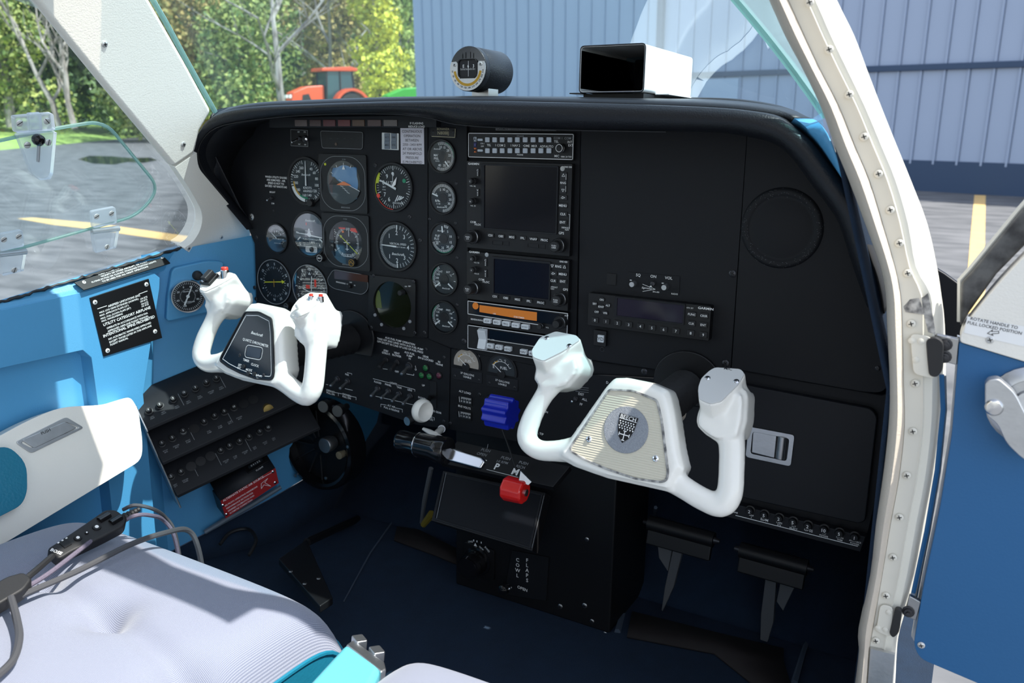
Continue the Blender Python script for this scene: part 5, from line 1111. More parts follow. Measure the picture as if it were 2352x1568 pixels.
g = G(); T(g, f, z5(690, 627), 'USE', 2, n=.6); T(g, f, z5(912, 660), 'STBY/TIMER', 2.3, n=.6); T(g, f, z5(532, 682), 'BENDIX/KING', 2.4); T(g, f, z5(1337, 645), 'ADF', 2.2); T(g, f, z5(1165, 752), 'VOL', 1.8); obj('lettering', g, 'ink', t)
for X, Y, s in ((637, 688, 'ADF'), (722, 700, 'BFO'), (805, 713, 'FRQ'), (890, 727, 'FLT/ET'), (977, 741, 'SET/RST')): btn(t, f, z5(X, Y), 11.5, 6.6, 5, 'key_white', s, 'ink_black', 2.9 if len(s) < 4 else 1.9, 'key', 1)
k = knob2(t, f, z5(1115, 738), 3.6, 4, 3.4, 8); knob2(t, f, z5(1300, 700), 8.5, 10, 5.4, 20)
# autopilot controller
t, f = radio('autopilot_controller', 'autopilot controller with a white rocker and white mode keys, lowest of the stack', -265.5, -301, 4)
g = G(); g.line(f, rrect(1, SW-1, -300, -266.5, .8)+[(SW-1.8, -300)], .8, .2); u = f.px(*z5(583, 800))[0]; g.line(f, [(u, -300), (u, -266.5)], .8, .2); g.line(f, [(u, -283), (SW-1, -283)], .6, .2); obj('outline', g, 'ink', t)
g = G(); g.prism(f, rrect(u+2, SW-3, -281.5, -268.5, .8), 0, .6); obj('display', g, 'screen_off', t)
q = f.at(f.px(*z5(522, 830))[0], -283, 0); g = G(); g.prism(Fr(q.p(6.5, 0, 0), -q.n, q.v), [(0, -15), (-3.5, -15), (-8, -13), (-3.8, 0), (-8, 13), (-3.5, 15), (0, 15)][::-1], 0, 13); b = obj('rocker', g, 'key_white', t, bevel=.6); g = G(); g.text(q, 0, 6, 'DN', 2.8, 6.6); g.text(q, 0, -6, 'UP', 2.8, 6.6); obj('legend', g, 'ink_black', b)
for X, Y, s in ((662, 912, 'FD'), (740, 925, 'ALT'), (820, 940, 'HDG'), (962, 965, 'NAV'), (1042, 980, 'APR'), (1120, 994, 'BC')): btn(t, f, z5(X, Y), 10.5, 6.6, 5, 'key_white', s, 'ink_black', 3, 'key', 1)
g = G(); T(g, f, z5(655, 856), 'KFC 150', 2.4); T(g, f, z5(642, 938), 'BENDIX/KING', 2.3); obj('lettering', g, 'ink', t)
# transponder
f0 = Fr(PY(1500, 720)); t = thing('transponder', 'wide transponder with round cluster of keys and numbered buttons', 'radio', f0.o+V3(0, 0, -21))
Pq = [f0.px(*z7(*p)) for p in ((65, 365), (985, 445), (960, 715), (60, 600))]; ua, ub = (Pq[0][0]+Pq[3][0])/2, (Pq[1][0]+Pq[2][0])/2; va, vb = (Pq[2][1]+Pq[3][1])/2, (Pq[0][1]+Pq[1][1])/2
g = G(); g.prism(f0, rrect(ua, ub, va, vb, 2), -2, 12); obj('body', g, 'black', t, bevel=.8); f = f0.at(0, 0, 12)
sx = [f.px(*z7(255, 470))[0], f.px(*z7(750, 530))[0]]; sy = [f.px(*z7(500, 565))[1], f.px(*z7(500, 432))[1]]
g = G(); g.frame(f, ccw(rrect(sx[0]-4, sx[1]+2, sy[0]-2, sy[1]+2, .8)), ccw(rrect(sx[0], sx[1], sy[0], sy[1], .6)), 0, 1.4); obj('screen_frame', g, 'panel2', t, bevel=.4)
g = G(); g.prism(f, rrect(*sx, *sy, .6), -.3, .5); obj('screen', g, mat('screen_purple', (.016, .012, .028), .15, spec=.3), t)
for X, Y, s, w_ in ((140, 417, 'ON', 8), (187, 460, 'ALT', 7), (167, 517, 'VFR', 7), (103, 508, 'OFF', 7), (88, 447, 'SBY', 7), (137, 470, 'IDNT', 8)): btn(t, f, z7(X, Y), w_, 6, 1.5, 'rubber', s, 'ink', 2.5, r=2.4)
for i, (X, Y) in enumerate(((90, 570), (173, 580), (258, 592), (343, 604), (430, 616), (517, 628), (605, 640), (697, 652), (808, 667), (902, 680))): btn(t, f, z7(X, Y), 9.2, 7, 1.6, 'rubber', str(i), 'ink', 3.4)
for X, Y, s in ((817, 527, 'FUNC'), (907, 538, 'CRSR'), (813, 595, 'CLR'), (902, 606, 'ENT')): btn(t, f, z7(X, Y), 9.6, 6.6, 1.6, 'rubber', s, 'ink', 2.7)
g = G(); T(g, f, z7(918, 484), 'GARMIN', 2.8, bold=.02, sx=1.3); T(g, f, z7(800, 480), 'GTX 327', 1.6); obj('lettering', g, 'ink', t)
# intercom controls, yaw damper key
for x, y in ((1388, 733),): pass
f = Fr(PY(1500, 650)); t = thing('intercom', 'small intercom strip with two silver knobs and a toggle above the transponder', 'intercom', f.o+V3(0, 0, -12))
g = G(); g.prism(f, ccw([f.px(*p) for p in ((1445, 624), (1562, 634), (1560, 678), (1444, 668))]), 0, .8); obj('plate', g, 'panel', t)
h = f.at(0, 0, .8); g = G(); T(g, h, z7(412, 233), 'SQ', 3.6); T(g, h, z7(525, 243), 'ON', 3.6); T(g, h, z7(640, 255), 'VOL', 3.6); q = [h.px(*z7(*p)) for p in ((445, 302), (540, 340), (445, 356))]; g.line(h, q, .5); u, v = h.px(*z7(475, 330)); g.text(h, u, v, 'Sigtronics', 2.4, shear=.3); T(g, h, z7(685, 375), 'RADIO', 2); T(g, h, z7(545, 360), 'SPA-400', 1.8); obj('lettering', g, 'ink', t)
for X, Y in ((382, 297), (622, 320)): u, v = h.px(*z7(X, Y)); k = knob(t, h, u, v, 4, 9, 'alu'); g = G(); g.box(h, u-5.5, u-3.2, v+3.6, v+4.6, .2, 2); obj('pointer', g, 'ink', k)
def toggle(par, f, px0, px1, ln, r=1.7, m='chrome', boot=False, tipm=None):
    "px0 base pixel on the panel, px1 pixel of the tip ln mm out"
    u, v = f.px(*px0); b = f.at(u, v); tu, tv = f.px(*px1, ln)
    g = G(); g.lathe(b, [(r*2.6, 0), (r*2.6, 1.4), (r*2.2, 2), (r*2, 3.6), (r*1.2, 4)], 12 if not boot else 16); s = obj('switch', g, 'screw_dark' if not boot else 'rubber', par)
    a = b.p(0, 0, 2); c = f.p(tu, tv, ln); g = G(); k = [0, .1, .5, .86, .93, .98, 1]; rr = [r*.75, r*.8, r*.95, r*1.12, r*1.15, r*.95, r*.3] if not boot else [r*1.6, r*1.5, r*1.5, r*1.7, r*1.7, r*1.4, r*.5]
    g.tube([a*(1-x)+c*x for x in k], rr, 10); obj('lever', g, 'rubber' if boot else m, s); return s
toggle(t, h, z7(525, 297), z7(505, 322), 14, 1.5)
f = Fr(PY(1381, 776)); t = thing('yaw_damper_key', 'square white push key lettered YD below the transponder', 'button', f.o+V3(0, 0, -12))
g = G(); g.prism(f, rrect(-9, 9, -10, 11, 1.5), 0, 5); obj('housing', g, 'black', t, bevel=.6); b = btn(t, f.at(0, 0, 5), (1381, 777), 8.8, 9.6, 2.5, 'key_white', 'YD', 'ink_black', 4.6, 'key')
for v in (-15, 18):
    g = G(); g.lathe(f.at(2, v), [(3.2, 0), (3.2, .5), (2.5, .6), (2.3, .2)], 18, cap=False); obj('bezel_ring', g, 'screw_dark', t)

# ------------------------------------------------------------------ small things on the flight panel
f = Fr(PY(810, 281, -40)); t = thing('annunciator_strip', 'row of seven dim warning lamps under the glareshield', 'warning lights', f.o+V3(0, 0, -9))
q = ccw([f.px(*p) for p in ((619, 270), (1002, 264), (1002, 292), (619, 293))]); g = G(); g.prism(f, q, -12, 0); obj('housing', g, 'panel2', t, bevel=.5)
cols = [(.12, .09, .085), (.06, .03, .03), (.09, .012, .018), (.11, .012, .016), (.075, .03, .012), (.055, .02, .02), (.1, .08, .075)]
for i, (x0, x1) in enumerate(((676, 708), (710, 740), (741, 773), (775, 807), (808, 840), (843, 878), (880, 915))):
    a, b = f.px(x0+2, 275), f.px(x1-2, 290); g = G(); g.prism(f, rrect(a[0], b[0], b[1], a[1], .6), -.5, 1.2); s = obj('lamp', g, mat('lamp%d' % i, cols[i], .3, var=.3, vscale=900), t, bevel=.3)
g = G(); T(g, f, (957, 283), 'IF FLASHING', 2.9); T(g, f, (957, 290.5), 'REDUCE LOAD', 2.9); obj('lettering', g, 'white', t)
f = Fr(PY(947, 336)); t = thing('placard', 'white paper placard about continuous operation between engine speeds', 'placard', f.o+V3(0, 0, -26))
q = [f.px(*p) for p in ((920, 294), (974, 298), (974, 377), (919, 375))]; u0, u1, v0, v1 = q[0][0], q[1][0], q[2][1], q[0][1]; g = G(); g.box(f, u0, u1, v0, v1, 0, .6); obj('card', g, mat('paper', (.72, .7, .76), .6), t)
g = G(); cu = (u0+u1)/2
for i, s in enumerate(('CONTINUOUS', 'OPERATION', 'BETWEEN', '2350 - 2450 RPM', 'AT OR ABOVE', "24' MANIFOLD", 'PRESSURE', 'IS PROHIBITED')): g.text(f, cu, v1-4.5-i*(v1-v0-7)/7, s, 3.8 if len(s) < 15 else 3.4, .8, bold=0.)
obj('lettering', g, 'ink_black', t)
def mini_plate(name, lab, quad, cat='panel', m='black', line=True, r=3):
    c = np.mean(quad, 0); f = Fr(PY(*c)); q = ccw(rpoly([f.px(*p) for p in quad], r)); t = thing(name, lab, cat, f.o+V3(0, 0, min(p[1] for p in q)))
    g = G(); g.prism(f, q, 0, 1.2); obj('plate', g, m, t, bevel=.3); f = f.at(0, 0, 1.2)
    if line: g = G(); p = inset(q, 1); g.line(f, p+[p[0]], .5, .2); obj('outline', g, 'ink_dim', t)
    return t, f
t, f = mini_plate('switch_plate', 'small square plate with two chrome toggles at the top left of the panel', ((668, 296), (709, 298), (710, 338), (669, 336)), 'switch', r=1)
toggle(t, f, (689, 318), (669, 327), 16, 1.6); toggle(t, f, (702, 319), (704, 319), 12, 2.2)
g = G(); [T(g, f, p, s, 1.8) for p, s in (((686, 303), 'OFF'), (('700'), 'x'), ((688, 331), 'BAT'), ((701, 332), 'ON')) if not isinstance(p, str)]; T(g, f, (700, 303), 'ON', 1.8); obj('lettering', g, 'ink', t)
t, f = mini_plate('marker_display', 'dark rounded display window at the top of the flight panel', ((736, 299), (836, 302), (835, 344), (740, 341)), 'display', r=5)
g = G(); g.lathe(f.at(*f.px(772, 331)), [(2.2, 0), (2.2, .6), (.01, .8)], 12); obj('lamp', g, mat('lamp_dim', (.1, .06, .04), .3), t); g = G(); [T(g, f, (760+i*16, 318), s, 1.8) for i, s in enumerate(('HDG', 'NAV', 'APR', 'ALT'))]; obj('lettering', g, mat('ink_faint', (.035, .035, .04), .5), t)
t, f = mini_plate('annunciator_button', 'silver framed square button split in four near the white placard', ((878, 304), (917, 306), (917, 345), (878, 343)), 'button', 'steel', False, .8)
for i in range(2):
    for j in range(2): btn(t, f, (889.5+i*15.5, 315+j*18), 9.4, 11, 1, mat('lens_grey%d%d' % (i, j), (.13, .16, .2), .25), ('ACT', 'OBS', 'MSG', 'XTK')[i+2*j], 'ink_black', 2.4, 'segment')
t, f = mini_plate('registration_plate', 'small black nameplate with gold border showing N8088J', ((990, 291), (1046, 294), (1046, 316), (990, 312)), 'plate', line=False, r=.5)
g = G(); a = [f.px(*p) for p in ((992, 313), (1045, 315.5), (1046, 296))]; g.line(f, a, .8); T(g, f, (1018, 296), 'BONANZA', 3, bold=0.); T(g, f, (1018, 305), 'N8088J', 4.6, bold=0.); obj('lettering', g, mat('gold', (.45, .4, .25), .4), t)
for x in (995, 1041): u, v = f.px(x, 302); cross_screw(t, f, u, v, 1.6, .1, 'screw_dark')
f = PAN.at(0, 0, .2); g = G()
for i, s in enumerate(('WHEN UTILITY DOORS', 'ARE REMOVED - AIR', 'SPEED IS NOT TO', 'EXCEED 167 KNOTS IAS')): T(g, f, (634, 407+i*7), s, 3.2, rot=-1, bold=.015)
T(g, f, (626, 441), 'BRIGHT', 2.6); T(g, f, (627, 467), 'DIM', 2.6); obj('lettering', g, 'ink', p_f, kind='stuff')
toggle(p_f, f, (625, 455), (613, 460), 13, 1.2)
pscrew(p_f, 578, 498, 6, 'steel'); pscrew(p_f, 628, 484, 2)

# ------------------------------------------------------------------ lower switch panels
f = Fr((0, SP, 0)); R5 = -4
g = G()
for i, s in enumerate(('AUX FUEL PUMP OPERATION', 'TAKE OFF AND LAND WITH AUX FUEL PUMP', 'OFF EXCEPT IN CASE OF LOSS OF FUEL PRESS')): T(g, f, z6(778, 186+i*29), s, 3.1, rot=R5, bold=.012)
for X, Y, s in ((640, 285, 'STBY'), (640, 310, 'GYRO P.'), (748, 308, 'VENT'), (748, 333, 'BLOWER'), (875, 308, 'AUX FUEL'), (875, 336, 'PUMP'), (876, 362, 'HI'), (937, 442, 'L'), (937, 470, 'O'), (748, 492, 'OFF'), (1037, 342, 'GEAR'), (1037, 368, 'DN & LOCKED'), (1171, 395, 'IN'), (1171, 420, 'TRANS'), (1013, 630, 'UP'), (1000, 757, 'DOWN'), (715, 610, 'LIGHTS'), (557, 600, 'FLOOD'), (662, 625, 'PANEL'), (770, 650, 'TAXI'), (877, 676, 'LDG'), (693, 838, 'ALT AIR'), (695, 868, 'PULL & RELEASE'), (1110, 884, 'LANDING GEAR'), (1070, 942, 'BRAKE'), (1062, 964, 'PULL ON'), (250, 522, 'PAR'), (85, 688, 'DEFROST'), (85, 712, 'PULL ON'), (245, 726, 'OXYGEN'), (245, 750, 'PULL ON')): T(g, f, z6(X, Y), s, 3.1, rot=R5, bold=.012)
for P in (((510, 563), (675, 605)), ((755, 625), (928, 672), (928, 690)), ((535, 738), (935, 830)), ((608, 463), (655, 470)), ((845, 515), (918, 530), (918, 515)), ((588, 845), (588, 818), (645, 828)), ((735, 855), (803, 870), (803, 900)), ((40, 620), (60, 624)), ((230, 662), (305, 680)), ((125, 700), (200, 715)), ((163, 708), (163, 735)), ((285, 738), (340, 750), (340, 775)), ((250, 503), (297, 513), (297, 525)), ((1112, 950), (1122, 953), (1122, 980))): g.line(f, [f.px(*z6(*p)) for p in P], .6)
obj('lettering', g, 'ink', l_p, kind='stuff')
for a, b, k in (((640, 378), (570, 455), 1), ((750, 403), (682, 480), 1)): toggle(l_p, f, z6(*a), z6(*b), 22, 1.9, boot=True)
toggle(l_p, f, z6(872, 440), z6(792, 522), 24, 2.6, 'steel')
for a, b in (((560, 663), (485, 740)), ((665, 688), (587, 762)), ((772, 715), (695, 795)), ((882, 740), (805, 822)), ((157, 568), (82, 637)), ((258, 590), (175, 665))): toggle(l_p, f, z6(*a), z6(*b), 23, 2.1, 'alu')
for X, Y, c in ((1037, 455, 'g'), (997, 527, 'g'), (1075, 540, 'g'), (1170, 530, 'r')):
    u, v = f.px(*z6(X, Y)); b = f.at(u, v); g = G(); g.lathe(b, [(6, 0), (6, 1.5), (4.8, 2), (4.8, 1)], 16, cap=False); s = obj('gear_light', g, 'black', l_p); g = G(); g.lathe(b, [(4.8, .8), (4.4, 2), (2.5, 3.2), (.01, 3.6)], 16); obj('lens', g, mat('lamp_g%d' % X, (.01, .14, .03) if c == 'g' else (.11, .02, .04), .25, coat=.5), s)
a, b = f.px(*z6(1075, 580)), f.px(*z6(1075, 800)); g = G(); g.prism(f, rrect(a[0]+1, a[0]+13, b[1]-8, a[1], 2), 0, 1.2); obj('gear_slot', g, 'black', l_p, bevel=.4)
for X, Y in ((1220, 350), (1040, 270), (1218, 990), (960, 820)): pscrew(l_p, *z6(X, Y), 2.6, yy=SP)
for X, Y in ((1575, 722), (1283, 1010), (1565, 340)): pscrew(l_c, *z6(X, Y), 2.8, yy=SP)
# landing gear handle: white wheel shaped knob
c = PY(970, 943, -45); t = thing('gear_lever', 'white wheel shaped landing gear handle on the switch panel', 'lever', c+V3(0, 40, -20))
g = G(); g.tube([PY(988, 912, SP), PY(980, 930, -30)], 3.4, 8); obj('arm', g, 'black', t)
q = Fr(c, (0, 1, 0), (0, 0, 1)).tilt(0, -12); g = G(); g.lathe(q, [(.01, -5), (8, -6), (14.5, -7.5), (17, -4), (17.6, 0), (17, 4), (14.5, 7.5), (11, 6.4), (8, 4), (.01, 3.5)], 32); obj('knob', g, 'yoke_white', t)
# parking brake T handle
c = PY(1000, 1005, -40); t = thing('brake_handle', 'white T shaped parking brake pull below the switch panel', 'handle', c)
a, b = PY(972, 984, -42), PY(1018, 1008, -42); g = G(); g.tube([a, a*.7+b*.3, a*.45+b*.55, b], [3, 5.2, 5.6, 4], 10, flat=.7); obj('grip', g, 'yoke_white', t)
g = G(); g.tube([a*.4+b*.6, PY(1014, 985, -8)], [5, 5], 10); obj('stem', g, 'yoke_white', t); g = G(); g.tube([PY(1014, 985, -8), PY(1016, 984, 8)], [6, 6], 12); obj('collar', g, 'steel', t)
g = G(); c = PY(938, 968, -5); g.tube([c+V3(-3, 0, 0), c+V3(2, 25, 0)], [7, 6], 12); obj('cable_pull', g, 'steel', label='chrome alternate air pull under the switch panel', cat='pull knob')
for x, y, lb in ((775, 944, 'right of the two'), (742, 934, 'left of the two')):
    c = PY(x, y, -20); t = thing('pull_knob', 'dull grey faced pull knob below the switch panel, %s' % lb, 'pull knob', c, 'grey pull knobs'); q = Fr(c).tilt(0, 8); g = G(); g.lathe(q, [(5, -28), (5, -14), (9, -12), (10, 0), (.01, .5)], 20); obj('shaft', g, 'black', t); g = G(); g.lathe(q, [(9.6, .2), (9, 1.2), (.01, 1.4)], 20); obj('cap', g, mat('grey_cap%d' % x, (.07, .07, .065), .5), t)

# ------------------------------------------------------------------ pedestal
x0, x1 = PZ(1060, 1330, FLOOR)[0], PZ(1392, 1465, FLOOR)[0]; PDY = PZ(1230, 1400, FLOOR)[1]
pd = thing('pedestal', 'black centre pedestal between the footwells', 'pedestal', V3((x0+x1)/2, PDY+60, FLOOR))
PF = Fr((0, PDY, 0)); g = G(); g.box(Fr((0, PDY, 0)), x0, x1, FLOOR, -430, -140, 0); obj('housing', g, 'black', pd, bevel=3)
for x, y in ((1287, 1392), (1343, 1390)): u, v = PF.px(x, y); cross_screw(pd, PF, u, v, 4, .2, 'steel')
SF = Fr((x1, 0, 0), (0, 1, 0), (0, 0, 1))
for x, y in ((1360, 1426), (1348, 1238), (1390, 1455)): u, v = PF.px(x, y); cross_screw(pd, PF, min(u, x1-4), v, 3.4, .2, 'steel')
t = thing('trim_knob', 'large black round aileron trim knob on the pedestal', 'knob', PF.p(*PF.px(1092, 1340), 0))
u, v = PF.px(1100, 1285); g = G(); g.prism(PF, rrect(u-26, u+30, v-28, v+26, 4), 0, 4); obj('plate', g, 'black', t, bevel=.6)
q = PF.at(u, v, 4); g = G(); g.lathe(q, [(24, 0), (24, 3), (20, 4), (20, 12), (19, 28), (17, 31), (.01, 31)], 36); obj('knob', g, 'gloss_black', t)
g = G(); a = [(-3.4, 24.5), (3.4, 24.5), (0, 30.5)]; g.poly(q, [(-7, 24.5), (-1, 24.5), (-4, 30)], .4); g.text(q, -13, 30, 'LWD', 3, .4, rot=15); g.text(q, 18, 25, 'RWD', 3.4, .4, rot=-40); g.text(q, 7, 24, 'TRIM', 3, .4, rot=-30); [g.box(q, x, x+1.6, 32, 35, .2, .4) for x in (-8, -2, 6)]; obj('lettering', g, 'ink', t)
t = thing('cowl_flap_control', 'black placard lettered COWL FLAPS with a small lever knob', 'control', PF.p(*PF.px(1190, 1370), 0))
q = [PF.px(*p) for p in ((1178, 1262), (1262, 1278), (1256, 1378), (1160, 1362))]; g = G(); g.prism(PF, ccw(q), 0, 3); obj('placard', g, 'panel', t, bevel=.4)
h = PF.at(0, 0, 3); g = G(); 
for i, s in enumerate('COWL'): T(g, h, (1189, 1285+i*12), s, 6, bold=.012)
for i, s in enumerate('FLAPS'): T(g, h, (1211, 1286+i*11.5), s, 6, bold=.012)
T(g, h, (1200, 1351), 'OPEN', 5, rot=-5); obj('lettering', g, 'white', t)
c = PF.p(*PF.px(1158, 1352, 30), 30); g = G(); g.lathe(Fr(c), [(.01, -9), (7, -7), (9, 0), (8, 6), (4, 9), (.01, 9.5)], 20); obj('lever_knob', g, 'gloss_black', t); g = G(); g.tube([PF.p(*PF.px(1160, 1340), 0), c], 3, 8); obj('lever_arm', g, 'black', t); g = G(); g.lathe(Fr(c, (0, 1, 0)).at(3, 1, 8), [(4, 0), (4, 2), (.01, 2.4)], 12); obj('lever_screw', g, 'chrome', t)
# dark flat unit hanging on the pedestal
q4 = [(1017, 1080), (1253, 1131), (1222, 1266), (990, 1196)]; nn = unit((0, -.82, .57)); cc = PY(1120, 1168, PDY-60)
TF = Fr(cc, (1, 0, 0), np.cross(nn, (1, 0, 0))); t = thing('display_unit', 'dark flat blank screen unit leaning on the pedestal', 'display', TF.p(0, -40))
q = ccw([TF.px(*p) for p in q4]); g = G(); g.prism(TF, q, -22, 0); obj('case', g, 'black', t, bevel=1.5)
qi = ccw(inset(q, 8)); g = G(); g.frame(TF, ccw(inset(q, 4)), qi, 0, 1.6); obj('bezel', g, 'panel2', t, bevel=.4); g = G(); g.poly(TF, qi, .5); obj('screen', g, mat('screen_dull', (.004, .005, .008), .5, spec=.25), t)
g = G(); e = [TF.px(*p) for p in ((1026, 1086), (1004, 1190))]; g.line(TF, e, .7, 1.8); e = [TF.px(*p) for p in ((1250, 1138), (1222, 1258))]; g.line(TF, e, .5, .6); obj('worn_edge', g, 'ink_dim', t)
# throttle quadrant plate and levers
Qn = unit((0, -.6, .8)); QF = Fr(PY(1130, 1060, -40), (1, 0, 0), np.cross(Qn, (1, 0, 0)))
t = thing('throttle_quadrant', 'black quadrant plate lettered with push legends and P and M', 'quadrant', QF.p(0, -20))
q = ccw([QF.px(*p) for p in ((1050, 1012), (1310, 1070), (1270, 1118), (1010, 1062))]); g = G(); g.prism(QF, q, -10, 0); obj('plate', g, 'black', t, bevel=1)
g = G(); T(g, QF, (1116, 1034), 'PUSH', 4.6, shear=.1); T(g, QF, (1107, 1043), 'OPEN', 4.6, shear=.1); T(g, QF, (1162, 1052), 'PUSH', 4.6, shear=.1); T(g, QF, (1154, 1061), 'HI RPM', 4.2, shear=.1); T(g, QF, (1203, 1063), 'PUSH', 4.4); T(g, QF, (1196, 1072), 'RICH', 4.4); a = [QF.px(*p) for p in ((1119, 1030), (1121, 1020))]; g.line(QF, a, .8); obj('dim_lettering', g, 'ink_dim', t)
g = G(); T(g, QF, (1112, 1062), 'F', 10); T(g, QF, (1142, 1071), 'P', 10, bold=.03); T(g, QF, (1184, 1083), 'M', 10, bold=.03); a = [QF.px(*p) for p in ((1118, 1078), (1190, 1096))]; g.line(QF, a, .6); obj('lettering', g, 'ink', t)
# throttle: black chrome barrel with a bright blade
c0, c1 = PY(916, 1011, -95), PY(1030, 1036, -95); t = thing('throttle_lever', 'glossy black barrel throttle with a polished blade', 'lever', (c0+c1)/2)
k = [0, .02, .06, .36, .38, .42, .44, .72, .76, .98, 1.0]; rr = [13, 15, 15.5, 15.5, 16.5, 16.5, 17, 17.5, 18.5, 19, 17]
g = G(); g.tube([c0*(1-x)+c1*x for x in k], rr, 28, up=(0, 0, 1)); obj('barrel', g, 'gloss_black', t, ang=60)
g = G(); [g.tube([c0*(1-x)+c1*x, c0*(1-x-.012)+c1*(x+.012)], 17.6, 28) for x in (.41, .75)]; obj('chrome_ring', g, 'chrome', t, kind='stuff')
P = [(1026, 1024), (1108, 1050), (1118, 1060), (1106, 1079), (1020, 1056)]; bl = Fr(PY(1070, 1050, -92)).tilt(-30); g = G(); g.prism(bl, ccw([bl.px(*p) for p in P]), -5, 4); obj('blade', g, 'chrome', t, bevel=3, seg=1)
g = G(); g.tube([PY(1060, 1052, -92), PY(1075, 1050, -20)], 4, 8); obj('arm', g, 'black', t)
# propeller knob: blue fluted
c = PY(1150, 946, -70); t = thing('propeller_control', 'bright blue fluted propeller knob', 'knob', c+V3(0, 0, -25)); q = Fr(c, (1, 0, 0)).tilt(0, 0)
prof = []
for i in range(90): a = 2*math.pi*i/90; r = 19+2.0*math.cos(9*a); prof.append((r*math.cos(a), r*math.sin(a)))
q2 = Fr(c+V3(-20, 0, 0), (0, -1, 0), (0, 0, 1)); g = G()
g.prism(Fr(c, (0, 1, 0), (0, 0, 1)), ccw(scale2(prof, 1.05)), -19, 19, smooth=True); obj('knob', g, mat('knob_blue', (.008, .02, .42), .22, coat=.5), t, bevel=2.5)
g = G(); g.tube([c, PY(1140, 940, 8)], 4.5, 10); obj('shaft', g, 'steel', t); g = G(); g.lathe(Fr(PY(1135, 940, SP)), [(23, 0), (22, 3), (.01, 4)], 28); obj('escutcheon', g, 'black', t)
g = G(); g.tube([PY(1150, 975, -45), PY(1170, 1030, -60), PY(1185, 1075, -90)], 1.2, 6); obj('cable', g, 'rubber', t)
# mixture: red knob
c = PY(1183, 1125, -130); t = thing('mixture_control', 'red faceted mixture knob with a metal blade', 'knob', c+V3(0, 0, -16)); hx = [(17*math.cos(math.radians(a)), 17*math.sin(math.radians(a))) for a in range(22, 382, 45)]
g = G(); g.prism(Fr(c, (0, 1, 0), (0, 0, 1)), hx, -15, 15, taper=.94); obj('knob', g, mat('knob_red', (.62, .012, .01), .25, coat=.4), t, bevel=4, seg=3)
g = G(); g.lathe(Fr(c, (0, 1, 0), (0, 0, 1)).at(0, 0, 14), [(4.5, 0), (4.5, 3), (.01, 3.4)], 14); obj('lock_nut', g, 'steel', t)
bl = Fr(PY(1205, 1096, -125)).tilt(-20, 20); g = G(); g.prism(bl, ccw([bl.px(*p) for p in ((1196, 1080), (1222, 1106), (1214, 1114), (1192, 1104))]), -2, 3); obj('blade', g, 'alu', t, bevel=.6)
g = G(); g.tube([c, PY(1200, 1090, -20)], 3, 8); obj('arm', g, 'steel', t)
# round cabin air vent under the panel
c = PY(734, 1024, 70); q = Fr(c); R = rmm(734, 1024, 98, 70); t = thing('air_vent', 'round black air vent with a silver centre knob in the left footwell', 'vent', c+V3(0, 0, -R))
g = G(); g.lathe(q, [(R*1.0, -30), (R, 0), (R*.97, 8), (R*.9, 10), (R*.84, 7), (R*.82, -10)], 40, cap=False); obj('ring', g, 'gloss_black', t); g = G(); g.disc(q, R*.85, -9, 36); obj('bowl', g, 'black', t)
for i in range(7): a = math.radians(180+i*28-80); g = G(); g.tube([q.p(math.cos(a)*R*.2, math.sin(a)*R*.2, -2), q.p(math.cos(a)*R*.82, math.sin(a)*R*.82, -6)], 1.6, 5); obj('spoke', g, 'rubber', t)
u, v = q.px(748, 1022, 14); g = G(); g.lathe(q.at(u, v, 0), [(11, -6), (14, 4), (14, 16), (13, 17.5), (.01, 18)], 28); obj('hub', g, 'alu', t)
for x, y in ((664, 1004), (677, 1092), (748, 1098), (798, 1026)): u, v = q.px(x, y, 9); g = G(); g.lathe(q.at(u, v, 8), [(3.4, 0), (3, 1.8), (.01, 2.4)], 10); obj('screw', g, 'steel', t)
u, v = q.px(780, 1045, 10); g = G(); g.lathe(q.at(u, v, -2), [(6, 0), (7, 14), (.01, 15)], 14); obj('catch', g, mat('tan', (.2, .17, .11), .5), t)
# rudder pedals on the right, one dark pedal on the left
def pedal(p0, p1, arm, tip, lab, y, m='black'):
    a, b = PY(*p0, y), PY(*p1, y); t = thing('rudder_pedal', lab, 'pedal', (a+b)/2+V3(0, 0, -60), 'rudder pedals'); g = G(); g.tube([a, b], 11, 12); obj('bar', g, m, t)
    h = Fr((a+b)/2, b-a, (0, .25, 1)); L = np.linalg.norm(b-a)/2; g = G(); g.box(h, -L*.98, L*.98, -30, 2, -4, 5); obj('plate', g, m, t, bevel=2)
    for e, s in ((a, -1), (b, 1)): g = G(); d = unit(b-a)*s; g.tube([e, e+d*8], [5, 3], 10); obj('end_cap', g, 'screw_dark', t)
    P = [PY(*q, y+(10 if i < 2 else 24)) for i, q in enumerate(arm)]; F2 = Fr(P[0], P[1]-P[0], P[0]-P[3]); g = G(); g.prism(F2, ccw([F2.loc(p)[:2] for p in P]), -5, 5); obj('arm', g, mat('pedal_grey', (.1, .105, .11), .5) if 'pedal_grey' not in MT else 'pedal_grey', t, bevel=1)
    P = [PY(*q, y+16) for q in tip]; F2 = Fr(P[0], P[1]-P[0], P[0]-P[2]); g = G(); g.prism(F2, ccw([F2.loc(p)[:2] for p in P]), -4, 4); obj('gusset', g, 'pedal_grey', t, bevel=1)
pedal((1490, 1200), (1640, 1240), [(1548, 1258), (1570, 1262), (1552, 1340), (1524, 1400), (1522, 1396), (1532, 1340)], [(1512, 1245), (1548, 1252), (1536, 1310), (1515, 1278)], 'black rudder pedal on grey arms, nearer the pedestal', 90)
pedal((1700, 1262), (1855, 1304), [(1760, 1322), (1785, 1328), (1780, 1420), (1765, 1470), (1748, 1464), (1752, 1400)], [(1795, 1325), (1832, 1334), (1800, 1400), (1785, 1378)], 'black rudder pedal on grey arms, nearer the right wall', 90)
